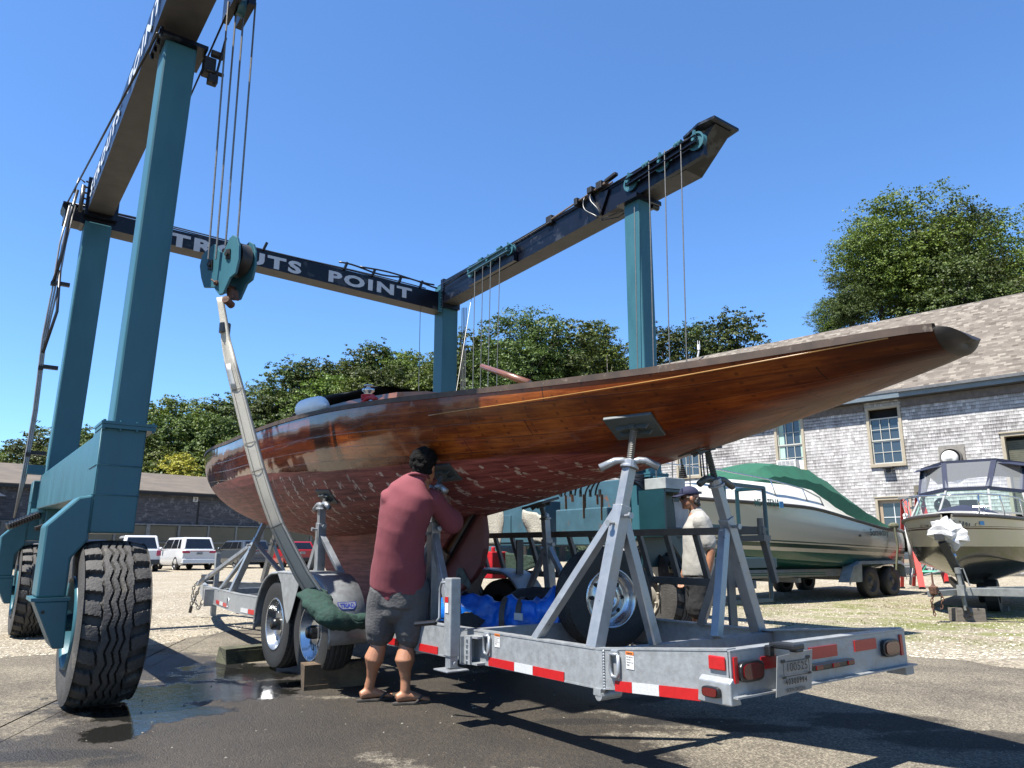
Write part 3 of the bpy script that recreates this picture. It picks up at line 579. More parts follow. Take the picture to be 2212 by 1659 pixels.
# cheek plate facing left-rear: built in the plane that contains the beam direction tilted a little
bc = W(-.3, .52, 3.42); bx = (-E1 * .93 - E2 * .0 + E2 * .36).normalized(); bz = E3; bn = bx.cross(bz).normalized()
def cheek(shift, name):
    pts = []
    for (x, y) in outline:
        v = ray(x, y); t = (bc - _C).dot(bn) / v.dot(bn); pts.append(_C + v * t)
    b = MB(); b.prism([p - bn * shift for p in pts], -bn * .022); return b.build(name, TEAL, blk, bevel=.004), pts
ck, cp = cheek(0, 'cheek_plate'); cheek(.165, 'cheek_plate')
if True:
    cen = sum(cp, Vector()) / len(cp)
    def bpt(x, y, s=0.0):
        v = ray(x, y); t = (bc - _C).dot(bn) / v.dot(bn); return _C + v * t - bn * s
    for (x, y, r_) in ((455, 572, .13), (490, 552, .15)):
        sheave(bpt(x, y, .095), bn, r_, blk, DARKM, .05)
    for (x, y) in ((456, 573), (494, 550)):
        b = MB(); p = bpt(x, y); q0, q1, q2, q3 = bpt(x - 4, y - 10, -.002), bpt(x + 5, y - 12, -.002), bpt(x + 4, y + 9, -.002), bpt(x - 5, y + 11, -.002); b.prism([q3, q2, q1, q0], bn * .01); b.tube([p, p + bn * .03], .02, 8); b.build('keeper_plate', DARKM, blk)
    b = MB(); b.prism([bpt(476, 640, .06), bpt(489, 640, .06), bpt(486, 618, .06), bpt(476, 618, .06)], -bn * .07); b.tube([bpt(487, 646, 0), bpt(478, 652, .10)], .032, 12); b.build('shackle', RUST, blk, bevel=.004)
    b = MB(); b.tube([bpt(469, 612, -.02), bpt(469, 612, .2)], .022, 10); b.tube([bpt(463, 606, -.03), bpt(472, 612, -.03)], .006, 6); b.build('pin', RUST, blk)
SLING = mat('grey_sling_webbing', (.74, .70, .60), .85, var=.16, vscale=160, bump=.5, bscale=200, wearcol=(.50, .47, .40), wear=.33, wscale=5)
SLD = mat('sling_edge_webbing', (.30, .285, .25), .9, var=.2, vscale=90)
GRN = mat('dark_green_sleeve', (.006, .040, .028), .9, var=.35, vscale=25, bump=.5, bscale=30)
sl_ = thing('lifting_sling', 'wide grey webbing sling hanging from the hook block into its green sleeve', 'sling', W(-.2, 1.3, 0))
path = [(474, 642, 10, .55), (482, 690, 12, .6), (487, 735, 16, .9), (497, 785, 20, 1.3), (511, 840, 23, 1.6), (525, 895, 24, 1.7), (540, 955, 25, 1.75), (556, 1015, 25, 1.8), (575, 1075, 25, 1.8), (597, 1135, 26, 1.8), (624, 1190, 28, 1.8), (652, 1243, 29, 1.8), (684, 1292, 30, 1.8)]
def sling_rows(off, wsc, u0=-.30, u1=-.46):
    rows = []; n = len(path)
    for i in range(n):
        x, y, hw_, _ = path[i]; x2, y2 = path[min(i + 1, n - 1)][:2]; x1, y1 = path[max(i - 1, 0)][:2]
        dx, dy = x2 - x1, y2 - y1; l = math.hypot(dx, dy); nx, ny = dy / l, -dx / l; u = lerp(u0, u1, i / (n - 1))
        hw_ *= wsc * .5 * 1.05; cx = x + off
        rows.append([Up(cx - nx * hw_ * q, y - ny * hw_ * q, u + .012 * (1 - abs(q)) + (.15 * q if i > 2 else .05 * q)) for q in (1, .6, .2, -.2, -.6, -1)])
    return rows
def subdiv(rows, k=4):
    out = []
    for a, b_ in zip(rows, rows[1:]):
        for j in range(k): out.append([p.lerp(q, j / k) for p, q in zip(a, b_)])
    return out + [rows[-1]]
b = MB(); b.grid(subdiv(sling_rows(0, 1.0))); b.build('webbing', SLING, sl_, smooth=True, solid=.010)
b = MB(); rr = sling_rows(0, 1.0); b.grid(subdiv([[r[4].lerp(r[5], .2) - E1 * .014, r[5] + E2 * .012 - E1 * .0] for r in rr])); b.build('edge_strip', SLD, sl_, smooth=True, solid=.012)
def fwd(p, d): return p + (_C - p).normalized() * d
for q_ in (.16, .84):
    for a_, b_ in ((3, 12),): b = MB(); b.grid(subdiv([[fwd(r[0].lerp(r[5], q_), .018), fwd(r[0].lerp(r[5], q_ + .045), .018)] for r in rr[a_:b_ + 1]])); b.build('stitch_line', SLD, sl_, smooth=True)
for k_ in (4, 6, 7, 9): b = MB(); r_ = rr[k_]; r2_ = rr[k_ + 1]; b.grid([[fwd(r_[0].lerp(r_[5], f_), .02) for f_ in (0, .5, 1)], [fwd(r_[0].lerp(r2_[0], .05).lerp(r_[5].lerp(r2_[5], .05), f_), .02) for f_ in (0, .5, 1)]]); b.build('stitch_line', SLD, sl_)
b = MB(); b.grid(subdiv([[fwd(a.lerp(b_, .06), .024), fwd(a.lerp(b_, .5), .024)] for a, b_ in [(r[0], r[5]) for r in rr[3:5]]])); o = b.build('stitched_label', WHITEP, sl_, smooth=True, solid=.002)
b = MB(); b.tube([W(-.30, .60, 2.93), W(-.30, .60, 2.85)], .045, 10); b.build('wrap_tape', BLKPL, sl_)
# green sleeve: a rumpled tube round the bottom of the sling, ending on the fender
def rump(pts, rad, amp, n=20, sq=1.0, seed=0, side=None):
    P = [Vector(p) for p in pts]; out = []; m_ = 5
    Q = []
    for i in range(len(P) - 1):
        g = lambda j: P[max(0, min(len(P) - 1, j))]
        for k in range(m_):
            t = k / m_; Q.append(.5 * ((2 * g(i)) + (g(i + 1) - g(i - 1)) * t + (2 * g(i - 1) - 5 * g(i) + 4 * g(i + 1) - g(i + 2)) * t * t + (3 * g(i) - g(i - 1) - 3 * g(i + 1) + g(i + 2)) * t**3))
    Q.append(P[-1]); rr_ = [interp([(j, rad[j]) for j in range(len(rad))], i / m_) if not isinstance(rad[0], tuple) else tuple(interp([(j, rad[j][c]) for j in range(len(rad))], i / m_) for c in (0, 1)) for i in range(len(Q))]
    side = Vector(side or (1, 0, 0)); rows = []
    for i, p in enumerate(Q):
        t = (Q[min(i + 1, len(Q) - 1)] - Q[max(i - 1, 0)]).normalized(); a = (side - t * side.dot(t)).normalized(); b_ = t.cross(a); row = []
        for j in range(n + 1):
            q = 2 * math.pi * (j % n) / n; ra, rb_ = rr_[i] if isinstance(rr_[i], tuple) else (rr_[i], rr_[i])
            d = a * math.cos(q) * ra + b_ * math.sin(q) * rb_; f = 1 + amp * mnoise.noise(Vector((i * .42 + seed, math.cos(q) * 1.1, math.sin(q) * 1.1))) + amp * .22 * math.sin(i * 1.1 + 2 * q + seed)
            row.append(p + d * f)
        rows.append(row)
    return rows
b = MB(); b.grid(rump([Vp(x, y, v) for x, y, v in [(672, 1280, 1.38), (684, 1298, 1.38), (700, 1320, 1.40), (720, 1336, 1.44), (748, 1344, 1.55), (775, 1342, 1.68), (800, 1342, 1.82), (830, 1345, 1.95)]], [(.11, .04), (.115, .055), (.105, .07), (.085, .065), (.065, .06), (.075, .055), (.065, .05), (.06, .05)], .26, 22, side=E2)); b.build('green_sleeve', GRN, sl_, smooth=True, solid=.006)
# ---------------------------------------------------------------- boat trailer
NV, FV = 1.85, 3.43        # near and far rail
tr = thing('boat_trailer', 'galvanized tandem-axle yacht trailer with screw-pad posts, carrying the wooden boat', 'boat trailer', W(0, 2.64, 0))
def rail_pts(v, s):   # top line of a rail: (u, v, w)
    c = 2.64; return [(-4.2, v, .66), (-3.36, v, .58), (2.95, v, .575), (5.2, c + (v - c) * .72, .575), (6.6, c + (v - c) * .34, .572), (7.1, c + (v - c) * .16, .57)]
for s, v in ((-1, NV), (1, FV)):
    P_ = rail_pts(v, s); web = MB(); n = len(P_)
    hs = [.185, .195, .21, .2, .16, .13]
    for i in range(n - 1):
        (u0, v0, w0), (u1, v1, w1) = P_[i], P_[i + 1]; h0, h1 = hs[i], hs[i + 1]; t = .008 * -s
        a, b_ = W(u0, v0, w0), W(u1, v1, w1)
        web.hexa([a - E3 * h0, a - E3 * h0 + E2 * t, b_ - E3 * h1 + E2 * t, b_ - E3 * h1, a, a + E2 * t, b_ + E2 * t, b_])
        for (q0, q1, dz) in ((a, b_, .004), (a - E3 * h0, b_ - E3 * h1, .0)):     # flanges turn inward
            f_ = E2 * (-s * .062); z = E3 * .009
            if dz: q0 = q0 + E3 * .001; q1 = q1 + E3 * .001
            web.hexa([q0 - E2 * .003 * -s, q0 + f_, q1 + f_, q1 - E2 * .003 * -s, q0 - E2 * .003 * -s + z, q0 + f_ + z, q1 + f_ + z, q1 - E2 * .003 * -s + z])
    web.build('side_rail', GALV, tr)
b = MB()
b.lbox(-3.40, -3.34, NV - .004, NV + .10, .39, .578); b.build('gusset_plate', GALV, tr)
b = MB()
for k in range(14): b.sphere(W(-3.41, NV - .003, 0.392 + k * .0142), (.008, .008, .011), 6, 4)
b.build('weld_seam', GALVP, tr, smooth=True)
def cross(u, w0=.36, w1=.565, t=.06, name='crossmember', v0=NV + .015, v1=FV - .015):
    b = MB(); b.lbox(u - .004, u + .004, v0, v1, w0, w1); b.lbox(u - .004, u + t, v0, v1, w1, w1 + .008); b.lbox(u - .004, u + t, v0, v1, w0 - .008, w0); return b.build(name, GALV, tr)
for u in (-3.36, -2.05, -1.4, -.5, .5, 1.5, 2.9, 4.4): cross(u)
b = MB(); b.lbox(-4.215, -4.205, NV + .0, FV - .0, .475, .655); b.lbox(-4.215, -4.15, NV, FV, .656, .664); b.lbox(-4.25, -4.11, NV - .01, FV + .04, .466, .474); b.build('rear_bumper', GALV, tr)
b = MB(); b.hexa([W(-4.225, NV - .026, .435), W(-4.225, NV + .05, .435), W(-4.04, NV + .05, .435), W(-4.04, NV - .026, .435), W(-4.225, NV - .026, .53), W(-4.225, NV + .0, .55), W(-4.05, NV + .0, .55), W(-4.05, NV - .026, .53)]); b.build('lamp_bracket', GALV, tr, bevel=.006)
b = MB(); b.lbox(-4.23, -4.12, FV - .06, FV + .03, .42, .466); b.build('lamp_bracket', GALV, tr)
def oval(c, a, b_, xd, zd, n_, t, mb, k=20, p=.55):
    pts = []
    for i in range(k):
        q = 2 * math.pi * i / k; ca, sa = math.cos(q), math.sin(q); pts.append(c + xd * a * math.copysign(abs(ca)**p, ca) + zd * b_ * math.copysign(abs(sa)**p, sa))
    mb.prism(pts, n_ * t)
def lamp(c, a, b_, xd, n_, name='tail_lamp'):
    m = MB(); oval(c, a, b_, xd, E3, n_, .022, m); o = m.build(name, BLKPL, tr, bevel=.004); m = MB(); oval(c + n_ * .02, a * .80, b_ * .72, xd, E3, n_, .008, m); m.build('lens', REDLENS, o); return o
ub = -4.216
lamp(W(ub, 1.975, .57), .088, .046, E2, -E1); lamp(W(ub, 3.23, .575), .088, .046, E2, -E1)
lamp(W(-4.13, NV - .027, .485), .048, .024, E1, -E2, 'side_lamp')
m = MB(); m.lbox(ub - .03, ub, 2.45, 2.82, .525, .556); o = m.build('lamp_bar', BLKPL, tr, bevel=.006)
for v in (2.49, 2.64, 2.78): m = MB(); m.lbox(ub - .036, ub - .028, v - .028, v + .028, .531, .550); m.build('lens', REDLENS, o)
def tape(mb_list, name='reflective_tape'):
    for pts, mt, t in mb_list: m = MB(); m.hexa(pts); m.build(name, mt, tr)
def rtape(u0, u1, w0, w1, mt, v=NV):      # on the near rail web; w given at both ends, strip height .05
    m = MB(); y = v - .006
    m.hexa([W(u0, y, w0), W(u0, y + .0045, w0), W(u1, y + .0045, w1), W(u1, y, w1), W(u0, y, w0 + .05), W(u0, y + .0045, w0 + .05), W(u1, y + .0045, w1 + .05), W(u1, y, w1 + .05)]); m.build('reflective_tape', mt, tr)
wz = lambda u: (.372 if u > -3.36 else lerp(.425, .372, (u + 4.2) / .84)) + .014
for u0, u1, mt in [(-3.49, -3.61, REDREF), (-3.612, -3.79, WHTREF), (-3.792, -4.04, REDREF), (-2.36, -2.63, REDREF), (-2.632, -2.81, WHTREF), (-2.812, -3.09, REDREF), (-.65, -.8, REDREF), (-1.0, -1.16, REDREF), (-1.48, -1.74, REDREF), (2.45, 2.72, WHTREF), (2.08, 2.44, REDREF), (1.85, 2.07, WHTREF)]: rtape(u0, u1, wz(u0), wz(u1), mt)
for i, (f0, f1, mt) in enumerate([(.15, .30, REDREF), (.31, .46, WHTREF), (.47, .62, REDREF), (.80, .9, REDREF)]):
    a, b_ = Vector(W(2.98, NV - .004, .39)), Vector(W(5.2, 2.64 + (NV - 2.64) * .72 - .004, .41)); p, q = a.lerp(b_, f0 * .7 + .1), a.lerp(b_, f1 * .7 + .1)
    m = MB(); y = -E2 * .004; m.hexa([p + y, p, q, q + y, p + y + E3 * .045, p + E3 * .045, q + E3 * .045, q + y + E3 * .045]); m.build('reflective_tape', mt, tr)
for v0, v1, w0 in [(2.065, 2.18, .565), (2.46, 2.71, .575), (2.88, 3.10, .58)]: m = MB(); m.lbox(ub - .004, ub, v0, v1, w0, w0 + .055); m.build('reflective_tape', REDREF, tr)
for v0 in (NV + .012, 3.355): m = MB(); m.lbox(ub - .008, ub, v0, v0 + .026, .525, .635); m.build('side_reflector', REDREF, tr)
m = MB(); m.lbox(-4.19, -4.10, NV - .012, NV - .002, .575, .635); m.build('side_reflector', REDREF, tr, bevel=.006)
# plate
m = MB(); pc = W(-4.30, 2.185, .605); m.hexa([pc + E2 * a + E3 * c_ + E1 * d for a, c_, d in [(-.14, -.145, 0), (.14, -.135, 0), (.14, -.135, .003), (-.14, -.145, .003), (-.14, .03, -.02), (.14, .04, -.02), (.14, .04, -.017), (-.14, .03, -.017)]])
pl = m.build('number_plate', mat('paper_plate', (.34, .35, .34), .3, var=.12, vscale=40, coat=.3), tr)
INK = mat('black_ink', (.01, .01, .01), .5)
text('100525', pl, INK, pc + E2 * -.075 + E3 * -.04 - E1 * .022, E2, E3, .036, .16, bold=.0, depth=.001); text('40300994', pl, INK, pc + E2 * -.085 + E3 * -.098 - E1 * .014, E2, E3, .026, .17, bold=.03, depth=.001, sp=1.3); text('NORTH CAROLINA', pl, INK, pc + E2 * -.075 + E3 * -.130 - E1 * .010, E2, E3, .017, .15, bold=.02, depth=.001)
m = MB(); 
for a, c_, ww, hh in [(-.10, .0, .2, .003), (-.10, -.062, .2, .003), (-.103, -.062, .003, .065), (.1, -.062, .003, .065), (-.115, -.0, .03, .012), (.085, .004, .03, .012), (-.115, -.068, .03, .010), (.085, -.064, .03, .010)]:
    o_ = pc + E2 * a + E3 * c_ - E1 * .0215; m.hexa([o_, o_ + E2 * ww, o_ + E2 * ww + E1 * .001, o_ + E1 * .001, o_ + E3 * hh, o_ + E2 * ww + E3 * hh, o_ + E2 * ww + E3 * hh + E1 * .001, o_ + E3 * hh + E1 * .001])
m.build('plate_frame_print', INK, pl)
m = MB(); m.lbox(-4.35, -4.22, 2.13, 2.22, .655, .68); m.lbox(-4.35, -4.31, 2.15, 2.21, .645, .66); m.lbox(-4.245, -4.215, 2.10, 2.14, .62, .67); m.build('plate_lamp', BLKPL, tr, bevel=.006)
# D rings, stickers
def dring(u, w_, v=NV, s=1.0):
    m = MB(); c = W(u, v - .015, w_); m.tube([c + E1 * .0 + E3 * .035 - E1 * (.028 * s) , c - E1 * .030 * s - E3 * .05, c - E1 * .018 * s - E3 * .075, c + E1 * .018 * s - E3 * .075, c + E1 * .030 * s - E3 * .05, c + E1 * .028 * s + E3 * .035, c - E1 * (.028 * s) + E3 * .035], .0095, 8); m.build('tie_down_ring', GALVP, tr, smooth=True)
    m = MB(); m.box(c + E3 * .04 + E2 * .006, (.05, .022, .036), E1, E2, E3); m.build('ring_bracket', GALVP, tr, bevel=.008)
def sticker(u, w_, sw=.055, sh=.10, v=NV):
    m = MB(); m.lbox(u - sw / 2, u + sw / 2, v - .003, v - .001, w_ - sh / 2, w_ + sh / 2); o = m.build('warning_label', WHITEP, tr)
    m = MB(); m.lbox(u - sw / 2, u + sw / 2, v - .0042, v - .0028, w_ + sh * .30, w_ + sh / 2); m.build('orange_header', mat('label_orange', (.75, .22, .04), .5), o)
    o1 = W(u + sw * .4, v - .0045, w_ + sh * .34); text('WARNING', o, INK, o1, -E1, E3, .009, sw * .78, bold=.02, depth=.001)
    for k, t_ in enumerate(('BOAT MUST BE', 'SECURED TO', 'TRAILER AT ALL', 'TIMES')): text(t_, o, INK, W(u + sw * .42, v - .0032, w_ + sh * (.14 - .15 * k)), -E1, E3, .007, sw * (.8, .65, .85, .4)[k], bold=.01, depth=.001)
dring(-3.50, .54); sticker(-3.60, .555, .055, .085); dring(-2.35, .53); sticker(-2.45, .545, .055, .08); dring(3.4, .47, v=NV + .06)
# axle stop pipe under the kink
m = MB(); m.tube([W(-3.37, NV - .01, .355), W(-3.37, NV + .14, .355)], .026, 14); m.lbox(-3.39, -3.335, NV - .012, NV + .02, .355, .39); m.build('roller_stop', GALV, tr)
# wheels
TY = mat('trailer_tyre_rubber', (.022, .022, .021), .6, var=.3, vscale=30, bump=.25, bscale=90)
def spoke_wheel(c, ax, parent, out, Rr=.395, hw=.115, rim=.235, name='wheel', dark=False):
    root = tyre(c, ax, Rr, hw, 0, TY, parent, name, n=160, rim=rim, depth=.009, groove=((-.38, .035), (0, .035), (.38, .035)), zz=60, amp=.04)
    o = ax * out; m = MB(); m.lathe(c, o, [(hw * .98, rim + .004), (hw * 1.06, rim - .004), (hw * 1.0, rim - .016), (hw * .62, rim - .022), (hw * .5, rim - .05), (hw * .15, rim - .055), (hw * .05, rim - .06)], 40)
    r = m.build('rim', CHROME, root, smooth=True); a = ax.cross(E3).normalized(); b_ = ax.cross(a)
    m = MB(); k8 = 8
    for k in range(k8):
        q0 = 2 * math.pi * k / k8; pts = []
        for (rr_, dq) in ((.085, -.36), (rim - .052, -.21), (rim - .052, .21), (.085, .36)):
            d = a * math.cos(q0 + dq) + b_ * math.sin(q0 + dq); pts.append(c + d * rr_ + o * (hw * (.62 if rr_ < .1 else .50)))
        m.prism(pts, -o * .02)
    m.lathe(c, o, [(hw * .65, .10), (hw * .66, .05)], 24); m.build('spoke_disc', CHROME, root, bevel=.004)
    m = MB(); m.lathe(c, o, [(-.05, .22), (-.05, .0)], 24); m.build('brake_drum', DARKM, root)
    m = MB(); m.lathe(c, o, [(hw * .62, .058), (hw * 1.0, .055), (hw * 1.25, .045), (hw * 1.25, 0)], 20); m.build('hub', mat('hub_dark', (.05, .05, .05), .3, metal=.7), root, smooth=True)
    return root
for u in (.72, -.16):
    spoke_wheel(W(u, 1.665, .42 if u > 0 else .42), E2, tr, -1); spoke_wheel(W(u, 3.62, .42), E2, tr, 1)
# fenders: two arches joined, flat skirt between
def fender(v0, v1, nm):
    prof = []; Rf = .475; cz = .42
    for k in range(0, 13): q = R(170 - k * (170 - 55) / 12); prof.append((.72 - Rf * math.cos(q) * -1 * -1, cz + Rf * math.sin(q)))
    # front arch from the front lip to the valley, then the rear arch
    A = [(.72 + Rf * math.cos(R(-8 + k * 7.5)), cz + Rf * math.sin(R(-8 + k * 7.5))) for k in range(13)]; Bq = [(-.16 + Rf * math.cos(R(188 - k * 7.5)), cz + Rf * math.sin(R(188 - k * 7.5))) for k in range(13)]
    top = A + [(.55, .905), (.01, .905)] + Bq[::-1]; m = MB(); lip = .03
    rows = [[W(u, v0 + .03, w_ - .028), W(u, v0 + .004, w_ - .012), W(u, v0 + .02, w_ + .0), W(u, v0 + .05, w_ + .004), W(u, v1, w_ + .004)] for u, w_ in top]
    m.grid(rows); o = m.build(nm, GALV, tr, smooth=True, solid=.004)
    sk = [(.62, .90), (.50, .80), (.40, .62), (.33, .50), (.28, .46), (.23, .50), (.16, .62), (.06, .80), (-.06, .90)]
    m = MB(); m.prism([W(a, v0 + .006, b_) for a, b_ in sk], E2 * .004); m.build('fender_skirt', GALV, o)
    return o
fn = fender(1.50, 1.84, 'fender'); ff = fender(3.46, 3.78, 'fender')
# TRIAD plate on the rear arch of each fender (flat, tilted)
BLU = mat('blue_decal', (.010, .035, .30), .4)
def triad(c, xd, zd, par, s=1.0):
    n_ = xd.cross(zd).normalized(); m = MB(); m.prism([c + xd * a * s + zd * b_ * s for a, b_ in [(-.085, .035), (-.085, .0), (-.055, -.035), (.055, -.035), (.085, .0), (.085, .035)]], n_ * .0015)
    o = m.build('maker_badge', BLU, par); m = MB(); m.prism([c + n_ * .0016 + xd * a * s * .92 + zd * b_ * s * .85 for a, b_ in [(-.085, .035), (-.085, .0), (-.055, -.035), (.055, -.035), (.085, .0), (.085, .035)]], n_ * .0008); m.build('badge_field', GALVP, o)
    text('TRIAD', o, BLU, c - xd * .065 * s - zd * .022 * s + n_ * .0015, xd, zd, .042 * s, .13 * s, bold=.04, depth=.0015)
q = R(166)
for _k in range(100, 186):
    _p = W(-.16 + .482 * math.cos(R(_k)), 1.68, .42 + .482 * math.sin(R(_k))) - _C
    if 829.5 - FPX * _p.dot(_U) / _p.dot(_F) > 1308: q = R(_k); break
uc, wc = -.16 + .482 * math.cos(q), .42 + .482 * math.sin(q); TZ = (E3 * -math.cos(q) + E1 * math.sin(q)).normalized()
triad(W(uc, 1.68, wc), E2, TZ, fn, .95)
triad(W(-.16 + .482 * math.cos(q), 3.62, wc), E2, TZ, ff, .95)
for v in (1.665, 3.62):
    m = MB(); m.lbox(-.4, .95, v - .02 + (.17 if v < 2 else -.17), v + .02 + (.17 if v < 2 else -.17), .3, .42); m.build('equalizer_beam', GALV, tr)
for u in (.72, -.16): m = MB(); m.tube([W(u, 1.7, .40), W(u, 3.6, .40)], .05, 12); m.build('axle', GALV, tr)
# coupler, chains, landing legs, winch post
m = MB(); m.lbox(6.95, 7.35, 2.54, 2.74, .53, .575); m.lbox(7.3, 7.42, 2.6, 2.68, .56, .66); m.build('coupler', GALVP, tr, bevel=.01)
m = MB(); m.lbox(6.85, 7.12, 2.50, 2.70, .60, .69); m.build('breakaway_box', BLKPL, tr, bevel=.01)
m = MB(); m.lbox(6.82, 6.90, 2.64, 2.72, .02, 1.05); m.build('tongue_jack', GALV, tr, bevel=.006)
def chain(pts, r, name, mt, par, lk=.05):
    m = MB(); L_ = 0; k = 0; P = [Vector(p) for p in pts]; seq = []
    for a, b_ in zip(P, P[1:]):
        n = max(1, int((b_ - a).length / lk)); seq += [a.lerp(b_, i / n) for i in range(n)]
    seq.append(P[-1])
    for i in range(len(seq) - 1):
        a, b_ = seq[i], seq[i + 1]; d = (b_ - a).normalized(); s_ = d.cross(E1 if i % 2 else E2)
        if s_.length < .1: s_ = d.cross(E3)
        s_.normalize(); h = (b_ - a).length * .62; c = (a + b_) / 2; w_ = h * .55
        m.tube([c + d * h * math.cos(t) + s_ * w_ * math.sin(t) for t in [2 * math.pi * j / 8 for j in range(9)]], r, 5, cap=False)
    return m.build(name, mt, par, smooth=True)
chain([W(7.1, 2.52, .62), W(7.2, 2.42, .5), W(7.2, 2.40, .12)], .008, 'safety_chain', STEEL, tr, .06); chain([W(6.9, 2.44, .5), W(6.95, 2.38, .3), W(6.85, 2.44, .14), W(6.8, 2.5, .3)], .008, 'safety_chain', STEEL, tr, .06)
m = MB(); m.tube([W(6.95, 2.42, .42), W(6.95, 2.40, .3), W(7.0, 2.36, .18)], .01, 6); m.tube([W(7.0, 2.36, .18), W(7.02, 2.35, .08)], .026, 8); m.build('wiring_plug', BLKPL, tr)
# screw jack at the side of the near rail
jk = MB(); jk.lbox(-2.185, -2.105, 1.665, 1.745, .43, .92); o = jk.build('jack_leg', GALV, tr, bevel=.008)
m = MB(); m.lbox(-2.175, -2.115, 1.675, 1.735, .36, .43); m.lbox(-2.23, -2.06, 1.62, 1.79, .343, .354); m.tube([W(-2.19, 1.705, .39), W(-2.10, 1.705, .39)], .012, 8); m.build('foot', GALVP, o, bevel=.004)
m = MB(); m.tube([W(-2.10, 1.70, .89), W(-2.03, 1.69, .885), W(-2.01, 1.69, .85), W(-2.01, 1.69, .66), W(-2.00, 1.67, .63)], .009, 8); m.build('crank', GALVP, o, smooth=True); m = MB(); m.tube([W(-2.00, 1.67, .63), W(-1.85, 1.60, .61)], .017, 8); m.build('crank_grip', BLKPL, o)
m = MB(); m.lbox(-2.165, -2.125, 1.660, 1.664, .70, .80); m.build('jack_label', WHITEP, o); m = MB(); m.lbox(-2.165, -2.125, 1.658, 1.662, .765, .80); m.build('jack_label_band', REDREF, o)
m = MB(); m.lbox(-2.32, -2.19, 1.785, 1.85, .385, .397); m.lbox(-2.32, -2.19, 1.785, 1.85, .545, .557); m.lbox(-2.26, -2.19, 1.77, 1.785, .385, .557); m.lbox(-2.19, -2.175, 1.745, 1.85, .39, .55)
for k in range(5): m.tube([W(-2.225, 1.77, .405 + k * .033), W(-2.225, 1.758, .405 + k * .033)], .009, 6)
m.build('jack_mount', GALV, tr)
# ---------------------------------------------------------------- wooden yacht
bc_ = lambda u: 2.665 - .012 * (u + 5)
HB = [(-4.97, .19), (-4.9, .235), (-4.5, .38), (-4, .53), (-3, .73), (-2, .89), (-1, 1.0), (0, 1.06), (1, 1.08), (2, 1.05), (3, .97), (4, .84), (5, .66), (6, .43), (6.8, .20), (7.2, .08), (7.4, .012)]
ZS = [(-4.97, 2.09), (-4, 2.075), (-3, 2.12), (-2, 2.19), (-1, 2.27), (0, 2.33), (1, 2.36), (2, 2.375), (3, 2.40), (4, 2.46), (5, 2.52), (6, 2.57), (7, 2.63), (7.4, 2.66)]
ZB = [(-4.97, 1.99), (-4, 1.83), (-3, 1.67), (-2, 1.54), (-1, 1.40), (0, 1.29), (1, 1.24), (2, 1.25), (3, 1.34), (4, 1.48), (5, 1.67), (6, 1.93), (6.8, 2.25), (7.2, 2.47), (7.4, 2.60)]
hb = lambda u: smooth_interp(HB, u); zs = lambda u: smooth_interp(ZS, u); zb = lambda u: smooth_interp(ZB, u)
def sec(u, s):   # s 0 (sheer) .. 1 (centreline bottom) -> (half breadth, z)
    th = s * math.pi / 2; z = zs(u) - (zs(u) - zb(u)) * math.sin(th)**1.0
    e = .88 if u > -2.5 else lerp(.66, .88, max(0, (u + 4.97) / 2.47))
    return hb(u) * max(0, math.cos(th))**e, z
